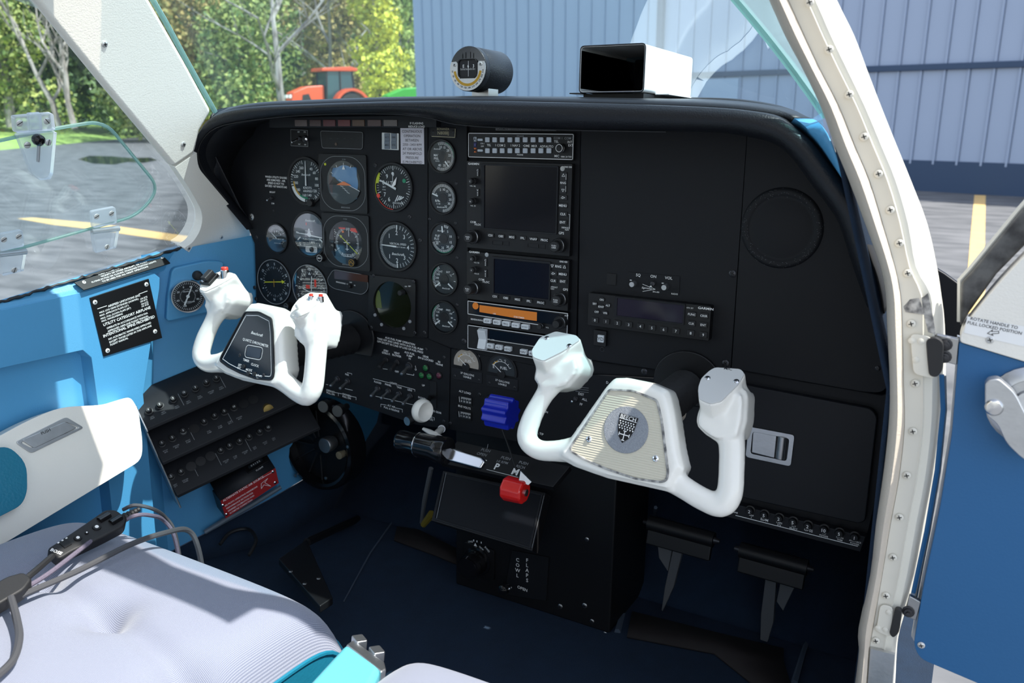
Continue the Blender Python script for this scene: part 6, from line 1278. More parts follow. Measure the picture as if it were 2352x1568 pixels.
g = G(); P = [PZ(x, y, FLOOR+60) for x, y in ((640, 1290), (705, 1245), (765, 1380), (735, 1400))]; F2 = Fr(P[0], P[3]-P[0], P[1]-P[0]); pg = thing('rudder_pedal', 'dark pedal plate in the left footwell beside the seat', 'pedal', P[0]+V3(0, 0, -50))
g.prism(F2, ccw([F2.loc(p)[:2] for p in P]), -6, 6); obj('plate', g, 'black', pg, bevel=2)
for x, y in ((668, 1312), (732, 1328), (700, 1340)): u, v = F2.px(x, y, 6); cross_screw(pg, F2, u, v, 3.4, 6, 'steel')
g = G(); g.tube([P[1], PZ(720, 1250, FLOOR)+V3(0, 120, 0)], 7, 8); obj('arm', g, 'black', pg)
g = G(); a = PZ(985, 1190, FLOOR+5); g.tube([PY(990, 1075, 30), PY(975, 1150, 40), PY(968, 1200, 50)], [4, 4, 3], 8); pc = obj('linkage', g, 'pedal_grey', label='thin grey linkage arm left of the pedestal', cat='linkage')
g = G(); g.tube([PY(992, 1180, 30), PY(972, 1205, 34)], [7, 5], 8); obj('yellow_tag', g, mat('tag_yellow', (.16, .12, .01), .6), label='yellow tag hanging beside the pedestal', cat='tag')
# right yoke's neighbours on the lower panel
f = Fr((0, SP, 0)); g = G()
for x, y, s in ((1335, 905, 'DST'), (1343, 917, 'ALL'), (1335, 928, 'FF'), (1250, 944, 'OPEN'), (1240, 995, 'H. TIP'), (1594, 1000, 'LIGHT'), (1618, 1006, 'DIMMING'), (1614, 1015, 'INST'), (1614, 1022, 'FLOOD'), (1606, 1068, 'SUBPANEL'), (1608, 1076, 'LIGHTING'), (1395, 878, 'D')): T(g, f, (x, y), s, 3.4, rot=R5)
obj('lettering', g, 'ink', l_c, kind='stuff')
toggle(l_c, f, (1323, 916), (1313, 922), 14, 1.6); pscrew(l_c, 1327, 874, 3.5, yy=SP)
g = G(); [g.line(f, [f.px(1322, 888+i*5), f.px(1352, 891+i*5)], .5) for i in range(3)]; obj('small_print', g, 'ink_dim', l_c)
# ------------------------------------------------------------------ control yokes
zy = lambda X, Y: (1150+X/3.267, 740+Y/3.267)
YR, YL = -192., -190.
def voxel(o, size, smooth=6):
    q = o.modifiers.new('r', 'REMESH'); q.mode = 'VOXEL'; q.voxel_size = size*.001; q.use_smooth_shade = True
    q = o.modifiers.new('k', 'SMOOTH'); q.factor = .5; q.iterations = smooth
RYF = Fr(PY(*zy(940, 830), YR)).tilt(-18)
def rp(X, Y, n=0.): return RYF.px(*zy(X, Y), n)
def rad(X, Y, r): a, b = rp(X, Y-r), rp(X, Y+r); return (a[1]-b[1])/2
HORN_L = [(445, 210, 125), (432, 330, 128), (380, 440, 96), (300, 560, 76), (215, 720, 82), (180, 870, 84), (265, 955, 80), (420, 965, 86), (560, 955, 110)]
HORN_R = [(1668, 480, 150), (1672, 640, 152), (1688, 780, 128), (1722, 900, 104), (1722, 1100, 100), (1706, 1290, 102), (1640, 1375, 96), (1500, 1325, 92), (1360, 1240, 92), (1210, 1140, 110)]
HUB = [(800, 480), (860, 418), (950, 415), (1130, 450), (1262, 508), (1285, 560), (1310, 680), (1350, 950), (1385, 1100), (1300, 1280), (1100, 1235), (800, 1168), (560, 1085), (430, 1010), (520, 880), (660, 680)]
PL_L = [(400, 62), (565, 95), (603, 130), (500, 232), (385, 312), (300, 280), (272, 225), (300, 115)]
PL_R = [(1600, 333), (1795, 345), (1834, 382), (1800, 472), (1695, 610), (1620, 628), (1530, 592), (1504, 500), (1512, 425), (1560, 362)]
INS = [(822, 512), (1000, 522), (1168, 592), (1200, 720), (1250, 1125), (1240, 1178), (1205, 1190), (1020, 1166), (800, 1092), (640, 1022), (532, 958), (545, 925)]
def path(H, f): return [np.array(rp(x, y)) for x, y, r in H], [rad(x, y, r) for x, y, r in H]
def make_yoke(root, F, k=1.):
    "F: local frame of the yoke, same proportions for both"
    g = G()
    for H in (HORN_L, HORN_R):
        P, R = path(H, F); n = 34; PP_ = spline([np.array([*p, r]) for p, r in zip(P, R)], n)
        g.tube([F.p(p[0], p[1], -6-(10*max(0, (6-i)/6) if i < 6 else 0)) for i, p in enumerate(PP_)], [max(p[2]*k, 3) for p in PP_], 16, flat=.86, up=tuple(F.n))
    hb = ccw([rp(*p) for p in HUB]); g.prism(F, hb, -26, 4); g.prism(F, ccw(scale2(hb, .97)), 2, 9, taper=.94)
    tops = []
    for Pq in (PL_L, PL_R):
        pts = np.array([rp(*p) for p in Pq]); c = pts.mean(0); Ft = Fr(F.p(c[0], c[1], 8), F.u, F.v*.79-F.n*.61) ; tops.append((Ft, pts-c))
        sh = [(u, v/.79) for u, v in (pts-c)]; g.prism(Ft, ccw(sh), -42, 0)
    for Pq, a, b in (([(262, 300), (420, 330), (590, 250), (614, 340), (590, 392), (500, 490), (400, 512), (300, 512), (236, 420)], -38, 2), ([(1504, 600), (1640, 640), (1836, 500), (1854, 560), (1846, 740), (1806, 880), (1615, 895), (1535, 845), (1470, 780), (1464, 715)], -38, 4)):
        pq = ccw([rp(*p) for p in Pq]); g.prism(F, pq, a, b-4); g.prism(F, ccw(scale2(pq, .86)), b-6, b+4)
    o = obj('body', g, 'yoke_white', root); voxel(o, 2.2, 7)
    return tops
def in_plate(F, par, m, n=6.):
    q = ccw(rpoly([rp(*p, n) for p in INS], 3)); g = G(); g.frame(F, ccw(inset(q, -2.2)), q, n-4, n+2.2); obj('insert_rim', g, 'grime' if m != 'gloss_black' else 'black', par, bevel=.4)
    g = G(); g.prism(F, q, n-3, n+1); return obj('insert', g, m, par), q, F.at(0, 0, n+1)
# right yoke
yr = thing('control_yoke', 'white control yoke with ribbed cream centre and round crest, on the right', 'yoke', RYF.p(0, -80), 'control yokes')
tops = make_yoke(yr, RYF)
def ribbed():
    m = mat('ribbed', (.62, .58, .46), .45); n = m.node_tree; b = n.nodes['Principled BSDF']; tc = n.nodes.new('ShaderNodeTexCoord'); mp = n.nodes.new('ShaderNodeMapping'); mp.inputs['Rotation'].default_value = (0, 0, 0)
    wv = n.nodes.new('ShaderNodeTexWave'); wv.bands_direction = 'Z'; wv.inputs['Scale'].default_value = 130; n.links.new(tc.outputs['Object'], mp.inputs[0]); n.links.new(mp.outputs[0], wv.inputs['Vector'])
    bp = n.nodes.new('ShaderNodeBump'); bp.inputs['Strength'].default_value = .5; bp.inputs['Distance'].default_value = .001; n.links.new(wv.outputs[1], bp.inputs['Height']); n.links.new(bp.outputs[0], b.inputs['Normal'])
ribbed()
ins, q, FI = in_plate(RYF, yr, 'ribbed', 9.)
c = rp(940, 806, 10); h = FI.at(*c); R = rad(940, 806, 178)
g = G(); g.lathe(h, [(R, 0), (R, .6), (R*.98, 1), (.01, 1)], 48); md = obj('medallion', g, mat('glitter', (.33, .35, .38), .5, .6, bump=.9, bscale=1800, var=.4, vscale=900), yr)
sw = R*.42; sh = [(-sw, R*.62), (sw, R*.62), (sw*.9, R*.05), (sw*.62, -R*.3), (0, -R*.58), (-sw*.62, -R*.3), (-sw*.9, R*.05)]; sh = [(u*math.cos(-.1)-v*math.sin(-.1), u*math.sin(-.1)+v*math.cos(-.1)) for u, v in sh]
g = G(); g.prism(h, ccw(sh), 1, 1.6); obj('shield', g, 'black', md)
g = G(); k = h.rot(-5.7); g.text(k, 0, R*.52, 'BEECH', 4.4, 2.2, bold=.004); g.line(k, [(-sw*.95, R*.42), (sw*.95, R*.42)], .5, 1.8)
for i in range(4):
    for j in range(6): g.poly(k, [(-sw*.85+j*sw*.29+(i % 2)*1, R*.34-i*2.4), (-sw*.85+j*sw*.29+2+(i % 2)*1, R*.34-i*2.4), (-sw*.85+j*sw*.29+1+(i % 2)*1, R*.34-i*2.4-1.8)], 1.8)
g.line(k, [(0, -R*.06), (0, -R*.46)], .9, 1.8); g.line(k, [(-sw*.55, -R*.22), (sw*.55, -R*.22)], .9, 1.8)
for a, b in ((0, -R*.06), (0, -R*.46)): g.line(k, [(a-1.6, b), (a+1.6, b)], .8, 1.8)
for s in (-1, 1): g.line(k, [(s*sw*.55, -R*.22-1.6), (s*sw*.55, -R*.22+1.6)], .8, 1.8)
obj('crest_lines', g, 'ink', md)
for X, Y in ((662, 876), (1162, 1022)): u, v = rp(X, Y, 10); cross_screw(yr, FI, u, v, 3.4, 0, 'chrome')
for (Ft, pts), sc, tx in zip(tops, ((345, 118, 514, 175), (1552, 418, 1768, 442)), (None, 'MIC')):
    P = ccw([(u*.96, v/.79*.96) for u, v in pts]); g = G(); g.prism(Ft, rpoly(P, 3, 3), -1, .9); pl = obj('horn_cap', g, mat('cap_grey%s' % (tx or ''), (.6, .6, .58), .45), yr, bevel=.3)
    for x, y in (sc[:2], sc[2:]): u, v = Ft.px(*zy(x, y), 1); cross_screw(yr, Ft, u, v, 2.9, .9, 'chrome')
    if tx: u, v = Ft.px(*zy(1708, 347), 1); g = G(); g.text(Ft, u, v, tx, 3.6, 1.1); obj('lettering', g, 'ink_black', pl)
# left yoke
LYF = Fr(PY(588, 793, YL)).tilt(-18); LYF.u = LYF.u*.93; yl = thing('control_yoke', 'white control yoke with a black chronometer centre, on the left', 'yoke', LYF.p(0, -80), 'control yokes')
tops = make_yoke(yl, LYF, 1.14)
ins, q, FI = in_plate(LYF, yl, 'gloss_black', 9.); FI.u = FI.u*.93
ip = inset(q, 3.5); g = G(); g.line(FI, ip+[ip[0]], .8, .2); cx = np.mean(np.array(q), 0)
g.text(FI, cx[0]+3, cx[1]+27, 'Beechcraft', 4, shear=.35, rot=-4); g.text(FI, cx[0]+3, cx[1]+15, 'QUARTZ CHRONOMETER', 3.6, rot=-4, sx=.9); rr = rrect(cx[0]-14, cx[0]+20, cx[1]-7, cx[1]+10, 5); g.line(FI, rr+[rr[0]], .7, .2)
g.text(FI, cx[0]-9, cx[1]-11, 'TIMER', 3.4, rot=-4); g.text(FI, cx[0]+10, cx[1]-15, 'CLOCK', 3.4, rot=-4); g.text(FI, cx[0]-20, cx[1]-19, 'SET', 3.2); g.text(FI, cx[0]-20, cx[1]-23, 'RST', 3.2); g.text(FI, cx[0]+0, cx[1]-23, 'MODE', 3.2); g.text(FI, cx[0]+22, cx[1]-28, 'DT-AV', 3.2); g.text(FI, cx[0]+22, cx[1]-32.5, 'ST-SP', 3.2); obj('lettering', g, 'ink', ins)
g = G(); g.prism(FI, rrect(cx[0]-11, cx[0]+17, cx[1]-5, cx[1]+8, 2), 0, .4); obj('display', g, mat('lcd', (.01, .02, .035), .12), ins)
for u, v in ((-12, -20), (0, -28), (12, -27)): g = G(); g.lathe(FI.at(cx[0]+u, cx[1]+v), [(3, 0), (3, 1.6), (.01, 1.9)], 14); obj('button', g, 'rubber', ins)
for u, v in ((-24, -6), (30, -26)): cross_screw(ins, FI, cx[0]+u, cx[1]+v, 2.6, 0, 'screw_dark')
# switches on the left yoke's horns
Ft, pts = tops[0]
P = ccw([(u*.92, v/.79*.92) for u, v in pts]); g = G(); g.prism(Ft, rpoly(P, 3, 3), -1, .9); pl = obj('horn_cap', g, 'yoke_white', yl, bevel=.3)
h = Ft.at(-9, 0, 1); g = G(); g.box(h, -11, 9, -12, 10, 0, 5); sw_ = obj('trim_switch', g, 'black', yl, bevel=1); g = G(); g.prism(Fr(h.p(0, 0, 5), h.u, -h.n*1.0), rrect(-6, 4, -7, 1, 2), -9, 9); obj('rocker', g, 'rubber', sw_, bevel=1)
for v in (-9, 8): g = G(); g.lathe(h.at(-4, v, 5), [(2.2, 0), (2, 1.6), (.01, 2)], 10); obj('switch_screw', g, 'chrome', sw_)
h = Ft.at(9, 12, 1); g = G(); g.lathe(Fr(h.o, (1, 0, 0), (0, 1, 0)), [(6, -4), (6, 7), (5.2, 8)], 18); b = obj('disconnect_button', g, 'chrome', yl); g = G(); g.lathe(Fr(h.o, (1, 0, 0), (0, 1, 0)).at(0, 0, 8), [(5, 0), (5, 3), (4.2, 4), (.01, 4.2)], 18); obj('button_cap', g, 'redm', b)
Ft, pts = tops[1]; P = ccw([(u*.92, v/.79*.92) for u, v in pts]); g = G(); g.prism(Ft, rpoly(P, 3, 3), -1, .9); obj('horn_cap', g, 'yoke_white', yl, bevel=.3)
for x, y in ((709, 676), (731, 677)):
    u, v = Ft.px(x, y, 8); c = Fr(Ft.p(u, v, 0), (1, 0, 0), (0, 1, 0)); g = G(); g.lathe(c, [(4.4, -3), (4.2, 3), (3, 4)], 14); b = obj('push_button', g, 'chrome', yl); g = G(); g.lathe(c.at(0, 0, 3.6), [(2.8, 0), (2.8, 3), (.01, 3.6)], 12); obj('button_cap', g, 'redm', b)
u, v = Ft.px(690, 708, 6); g = G(); g.lathe(Ft.at(u, v, 0).tilt(-25, -25), [(10, -4), (10, 2), (8.5, 4), (4.5, 4.6), (5.5, 9), (4.5, 12), (.01, 13)], 24); obj('thumb_knob', g, 'yoke_white', yl)
# columns with rubber bellows
for F, hx, hy, lab in ((LYF, 800, 752, 'left'), (RYF, 1568, 890, 'right')):
    c = F.p(4, -14 if lab == 'left' else 6, -20); e = PY(hx, hy+40, 10) if lab == 'left' else PY(hx, hy+55, 10)
    e = V3(c[0]+(6 if lab == 'left' else 0), 10, c[2]-(8 if lab == 'left' else -4))
    t = thing('control_column', 'black bellows covered control column behind the %s yoke' % lab, 'column', e+V3(0, -10, -25), 'control columns')
    g = G(); g.tube([c, e], 15, 16); obj('tube', g, 'black', t)
    n = 26; pts = [c*(1-k/n)+e*(k/n) for k in range(4, n+1)]; g = G(); g.tube(pts, [24 if i % 2 else 18 for i in range(len(pts))], 20); obj('bellows', g, 'rubber', t, ang=80)
    h = Fr(V3(e[0], 0, e[2]+6)); g = G(); oc = [(44*math.cos(math.radians(a)), 40*math.sin(math.radians(a))) for a in range(-10, 191, 10)]; ic = [(36*math.cos(math.radians(a)), 32*math.sin(math.radians(a))) for a in range(-10, 191, 10)]
    g.prism(h, ccw(oc+[(-38, -30), (38, -30)]), 0, 4); obj('escutcheon', g, 'black', t, bevel=2)
g = G(); c = PY(1552, 946, -60); g.lathe(Fr(c), [(.01, -10), (9, -8), (13, 0), (10, 7), (.01, 9)], 20); obj('pull_knob', g, 'beige', label='pale round knob half hidden behind the right yoke', cat='pull knob')
# ------------------------------------------------------------------ left wall fittings
f = Fr(PP(423, 675, W2A, W2.n)+W2.n*22, W2.u, W2.v); t = thing('air_gauge', 'round chrome rimmed outside air gauge on the side wall', 'gauge', f.p(0, -32, -10))
P = [f.px(*p) for p in ((398, 618), (480, 600), (520, 602), (500, 715), (470, 722), (384, 742), (388, 680))]; g = G(); g.prism(f, ccw(rpoly(P, 8)), -26, -8); obj('pod', g, 'blue_vinyl', t, bevel=8, seg=3)
R = 26.5
g = G(); g.lathe(f, [(R, -9), (R, 2), (R*.97, 4), (R*.9, 4), (R*.88, 1)], 40, cap=False); obj('rim', g, 'chrome', t); g = G(); g.disc(f, R*.9, 1, 36); obj('face', g, 'dial_black', t)
h = f.at(0, 0, 1); g = G(); g.ticks(h, R*.72, R*.84, 0, 352, 45, .5); g.ticks(h, R*.4, R*.46, 0, 350, 36, .4); nums(g, h, R*.6, [(-60, '20'), (-20, '0'), (20, '40'), (60, '60'), (110, '80'), (200, '100'), (250, '60')], 3); logo(g, h, 0, 8, 12); g.text(h, 2, -9, 'OUTSIDE AIR', 2); obj('markings', g, 'ink', t)
g = G(); g.needle(h, 25, R*.66, R*.55, 2.4, tip=.5); g.lathe(h, [(2.6, .8), (2.6, 1.8), (.01, 2)], 12); obj('needle', g, 'white', t); g = G(); g.disc(f, R*.9, 3, 30); obj('glass', g, 'lens', t)
u, v = f.px(456, 634); g = G(); g.lathe(f.at(u, v, -8), [(8, 0), (7, 8), (5, 10), (.01, 10.5)], 16); obj('knob', g, 'rubber', t)
def wplacard(fr, quad, label, n=2., scr=()):
    q = [fr.px(*p, n) for p in quad]; c = np.mean(q, 0); t = thing('placard', label, 'placard', fr.p(c[0], c[1], 0)); g = G(); g.prism(fr, ccw(q), -.5, n); obj('plate', g, 'black', t, bevel=.6)
    for x, y, r in scr: u, v = fr.px(x, y, n); cross_screw(t, fr, u, v, r, n, 'white')
    return t, fr.at(0, 0, n), q
t, h, q = wplacard(W1, [(207, 684), (342, 640), (373, 776), (239, 819)], 'square black airspeed limitations placard on the sunlit side wall', 2.2, ((218, 694, 3.4), (336, 653, 3.4), (247, 805, 3.4), (356, 761, 3.4)))
a, b = np.array(h.px(228, 720)), np.array(h.px(338, 680)); rt = math.degrees(math.atan2(*(b-a)[::-1])); g = G()
X = lambda x, y: h.px(x, y)
def L(x, y, s, size, al='l'): u, v = X(x, y); g.text(h, u, v, s, size, al=al, rot=rt, bold=.018)
L(285, 690, 'AIRSPEED LIMITATIONS (IAS)', 3.1, 'c')
for (x, y, s, x2, y2, e) in ((228, 718, 'MAX. LDG GEAR EXTENDED (NORMAL)', 338, 681, '154 KTS'), (229, 725, 'MAX. APPROACH FLAPS (15\u00b0)', 338, 687, '154 KTS'), (231, 732, 'MAX. FULL DOWN FLAPS (30\u00b0)', 340, 693, '124 KTS'), (233, 738, 'MAX. MANEUVERING', 341, 698, '141 KTS')):
    L(x, y, s, 2.7); L(x2, y2, e, 2.7, 'r'); 
for (x, y, s, z) in ((237, 746, 'UTILITY CATEGORY AIRPLANE', 4.3), (245, 754, 'OPERATE IN ACCORDANCE WITH FAA', 2.9), (247, 761, 'APPROVED AIRPLANE FLIGHT MANUAL', 2.9), (237, 772, 'INTENTIONAL SPINS PROHIBITED', 4.3), (249, 779, 'NO ACROBATIC MANEUVERS APPROVED', 2.9), (251, 786, 'EXCEPT THOSE LISTED IN THE AIRPLANE', 2.9), (253, 792, 'FLIGHT MANUAL', 2.9)): L(x, y, s, z)
for p in (((224, 709), (245, 702)), ((319, 675), (338, 668))): g.line(h, [X(*w_) for w_ in p], .9)
obj('lettering', g, 'white', t)
sn = unit(np.cross(W1.u, LW.p(0, 0)-LW.p(0, 0)+V3(-24, 0, 26))) ; so = PP(280, 625, V3(-484, 0, -205), unit((.75, 0, .66)))
SFr = Fr(so, (0, 1, .13), unit((-.66, 0, .75))); t, h, q = wplacard(SFr, [(170, 648), (372, 584), (392, 604), (193, 666)], 'narrow black placard about lights on the window sill', 1.6, ((193, 648, 2.6), (372, 591, 2.6)))
a, b = np.array(h.px(215, 650)), np.array(h.px(360, 602)); rt = math.degrees(math.atan2(*(b-a)[::-1])); g = G()
for i, s in enumerate(('TURN STROBE LIGHTS OFF WHEN TAXIING IN', 'VICINITY OF OTHER AIRCRAFT, OR WHEN', 'FLYING IN FOG OR CLOUDS. STANDARD POSITION LIGHTS', 'TO BE USED FOR ALL NIGHT OPERATIONS')):
    u, v = h.px(284+i*1.5, 612+i*5.6); g.text(h, u, v, s, 2.4, rot=rt, bold=.012, sx=1.25)
obj('lettering', g, 'ink', t)
# arm rest with ashtray and teal pad
AF_ = Fr(PX(170, 1060, -436), (0, 1, 0), unit((-.34, 0, .94))); t = thing('armrest', 'cream moulded armrest on the pilot side wall', 'armrest', AF_.p(-80, -60))
P = [(-420, 1230), (0, 1000), (70, 962), (140, 934), (236, 930), (278, 916), (300, 911), (318, 940), (328, 1015), (326, 1056), (0, 1254), (-420, 1520)]
g = G(); g.prism(AF_, ccw(rpoly([AF_.px(*p) for p in P], [2, 20, 20, 20, 20, 8, 10, 20, 14, 14, 10, 2])), -42, 0); obj('body', g, 'cream', t, bevel=10, seg=4)
q = [AF_.px(*p, 2) for p in ((35, 1015), (152, 957), (194, 982), (72, 1041))]; g = G(); g.frame(AF_, ccw(rpoly(q, 5)), ccw(rpoly(inset(q, 7), 4)), -1, 2); ash = obj('ashtray', g, 'alu', t, bevel=.6)
qi = [AF_.px(*p, 3) for p in ((50, 1010), (150, 968), (178, 982), (80, 1029))]; g = G(); g.prism(AF_, ccw(rpoly(qi, 3)), -3, 2.6); obj('lid', g, 'alu', ash, bevel=1.2)
a, b = np.array(AF_.px(88, 998, 3)), np.array(AF_.px(122, 983, 3)); c = (a+b)/2; g = G(); g.text(AF_, c[0], c[1], 'PUSH', 4.2, 2.8, rot=math.degrees(math.atan2(*(b-a)[::-1]))); obj('lettering', g, 'ink_black', ash)
P = [(-420, 1220), (-20, 1030), (20, 1024), (62, 1062), (63, 1130), (50, 1160), (-20, 1196), (-420, 1400)]; g = G(); g.prism(AF_, ccw(rpoly([AF_.px(*p, 18) for p in P], [2, 10, 14, 16, 14, 16, 10, 2])), -2, 18); obj('pad', g, 'teal', t, bevel=10, seg=4)
# circuit breaker console: three stepped rows
BK = Fr(PP(450, 1010, W2A+W2.n*64, W2.n), W2.u, W2.v); t = thing('breaker_console', 'black stepped circuit breaker console on the lower side wall', 'console', BK.p(0, -120, -40))
rowsY = [((345, 958), (560, 868)), ((375, 1048), (600, 944)), ((400, 1120), (625, 1010))]
# console runs along a sloping direction
d0, d1 = BK.px(352, 955), BK.px(560, 866); sl = math.degrees(math.atan2(d1[1]-d0[1], d1[0]-d0[0])); BR = BK.rot(sl)
def bu(p, n=0.): return BR.px(*p, n)
uL, uR = bu((325, 955))[0], bu((600, 850))[0]+60; tops_ = [bu((330, 937))[1], bu((356, 1016))[1], bu((380, 1092))[1]]; bots = [bu((347, 984))[1], bu((374, 1066))[1], bu((398, 1146))[1]]
prof = [(-62, tops_[0]+10)]
for a, b in zip(tops_, bots): prof += [(-30, a), (0, b+3), (0, b-2), (-54, b-8)]
prof += [(-54, bots[2]-22), (-62, bots[2]-26)]
ends = Fr(BR.o, BR.n, BR.v); g = G(); pr = ccw([(n, v) for n, v in prof]); E2 = Fr(BR.o, BR.n, BR.v)   # n axis of E2 = n x v = -u
g.prism(E2, pr, -uR, -uL); obj('housing', g, 'panel2', t, bevel=.8)
g = G(); g.prism(E2, ccw([(-62, tops_[0]+8), (-8, tops_[0]+5), (4, bots[0]+4), (4, bots[0]-2), (-12, bots[0]-8), (-12, bots[2]-26), (-62, bots[2]-30)]), -uL, -uL+3); obj('end_plate', g, 'alu', t, bevel=1)
nrow = [[(343, 945, '5'), (368, 932, '5'), (399, 918, '5'), (424, 905, '15'), (450, 893, '5'), (475, 880, '5'), (498, 870, '5')], [(373, 1020, '5'), (397, 1008, '5'), (422, 992, '5'), (447, 985, ''), (470, 970, '5'), (494, 957, '5'), (515, 945, '5'), (537, 934, '10'), (560, 925, ''), (580, 912, '')], [(394, 1096, '5'), (417, 1085, '5'), (440, 1072, ''), (462, 1060, ''), (485, 1048, ''), (508, 1036, '5'), (528, 1025, '5'), (550, 1012, '5'), (572, 1002, '5'), (596, 990, '5'), (614, 978, '15')]]
for ri, row in enumerate(nrow):
    a, b = tops_[ri], bots[ri]+3; Fr_ = Fr(BR.p(0, (a+b)/2, -15), BR.u, BR.v*(a-b)-BR.n*30)
    for x, y, s in row:
        u, v = Fr_.px(x, y, 4); v = max(min(v, (a-b)*.25), -2); q = Fr_.at(u, v+2)
        if s:
            g = G(); g.lathe(q, [(6.2, 0), (6.2, 1.6), (4.6, 2.2), (4.4, 7), (3.8, 7.8), (.01, 7.8)], 14); o = obj('breaker', g, 'rubber', t); g = G(); g.text(q, 0, 0, s, 3, 8); obj('rating', g, 'ink', o)
            if (ri, x) == (1, 422): g = G(); g.lathe(q.at(0, 0, 3), [(4.7, 0), (4.7, 2.4)], 14, cap=False); obj('white_collar', g, 'white', o)
        else: g = G(); g.lathe(q, [(8, 0), (8, .5), (.01, .6)], 16); obj('blank_plug', g, 'black', t)
    g = G()
    for x, y, s in row:
        if s: u, v = Fr_.px(x+8, y+16, 1); g.text(Fr_, u, -7.5, ('LDG', 'STBY', 'FUEL', 'PITOT', 'NAV', 'COM', 'STROBE')[(x+ri) % 7], 2, .3); g.text(Fr_, u, -10.3, ('LIGHT', 'PUMP', 'QTY', 'HEAT', 'MTR', 'PANEL')[(x*3+ri) % 6], 2, .3)
    for x in ((412, 530) if ri == 0 else (434, 543) if ri == 1 else (431, 497, 582)):
        u = Fr_.px(x, {0: 910, 1: 985, 2: 1045}[ri], 1)[0]; g.line(Fr_, [(u, 11), (u, -11)], .6)
    obj('lettering', g, 'ink_dim', t)
u, v = BR.px(617, 940); g = G(); q = Fr(PP(617, 940, BR.o+BR.n*-4, BR.n), BR.u, BR.v); g.lathe(q, [(8.5, -10), (8.5, 0), (.01, .6)], 18); obj('brass_plug', g, 'brass', t)
# static air source box with red placard
c = PP(560, 1130, W2A+W2.n*62, W2.n); BX = Fr(c, W2.u, W2.v).rot(sl*.97); t = thing('static_source_box', 'black box with a red alternate static air source placard', 'box', BX.p(0, -30, -30))
q = [BX.px(*p) for p in ((506, 1150), (632, 1074), (640, 1108), (518, 1190))]; g = G(); g.prism(BX, ccw(q), -50, 0); bx_ = obj('box', g, 'black', t, bevel=1.2)
us = [p[0] for p in q]; vs = [p[1] for p in q]; tp = Fr(BX.p(0, 0, 0), BX.u, BX.v*.55-BX.n*.83)
g = G(); top4 = [BX.p(*q[0], 0), BX.p(*q[1], 0), BX.p(*q[1], -46)+BX.v*26, BX.p(*q[0], -46)+BX.v*26]; g.face(top4); obj('top_cover', g, 'panel2', t, solid=1.5)
g = G(); g.prism(BX, ccw(q), .2, 1.6); pl = obj('placard', g, mat('placard_red', (.33, .01, .012), .4), t, bevel=.4)
h = BX.at(0, 0, 1.6); c = np.mean(q, 0); e = np.array(q[1])-np.array(q[0]); rt = math.degrees(math.atan2(e[1], e[0])); g = G()
for x, y, s, z in ((512, 1150, 'ALTERNATE STATIC AIR SOURCE', 3.6), (516, 1162, 'SEE PILOTS OPERATING HANDBOOK', 2.6), (520, 1168, 'PERFORMANCE SECTION FOR', 2.6), (523, 1174, 'AIRSPEED CALIBRATION AND', 2.6), (527, 1179, 'ALTIMETER CORRECTION', 2.6)):
    u, v = h.px(x, y); g.text(h, u, v, s, z, al='l', rot=rt)
P = [h.px(*p) for p in ((600, 1110), (615, 1098), (608, 1108), (622, 1116), (606, 1113), (600, 1122), (600, 1110))]; g.line(h, P, .6); P = [h.px(*p) for p in ((602, 1097), (622, 1086), (628, 1080))]; g.line(h, P, .6); obj('lettering', g, 'ink', pl)
for x, y in ((512, 1160), (627, 1083), (632, 1108), (520, 1181)): u, v = h.px(x, y); cross_screw(pl, h, u, v, 2.6, 0, 'chrome')
tf = Fr((top4[0]+top4[1]+top4[2]+top4[3])/4, top4[1]-top4[0], top4[3]-top4[0]); g = G(); g.prism(tf, rrect(8, 46, -9, 9, 1), 0, 3); hm = obj('hour_meter', g, 'black', t, bevel=.4); g = G(); g.prism(tf, rrect(14, 40, -3, 3, .5), 3, 3.4); obj('counter', g, 'dial', hm)
g = G(); g.text(tf, 27, 0, '0 4 1 3 2', 3.4, 3.6); g.text(tf, 28, -12, 'FLIGHT', 3, .9); obj('digits', g, 'ink', hm)
g = G(); g.tube([PP(x, y, W2A+W2.n*12, W2.n) for x, y in ((470, 1222), (520, 1192), (580, 1158), (645, 1118))], [4, 5, 5, 4], 8); obj('air_hose', g, mat('hose', (.12, .16, .2), .5), label='grey hose along the bottom of the side wall', cat='hose')

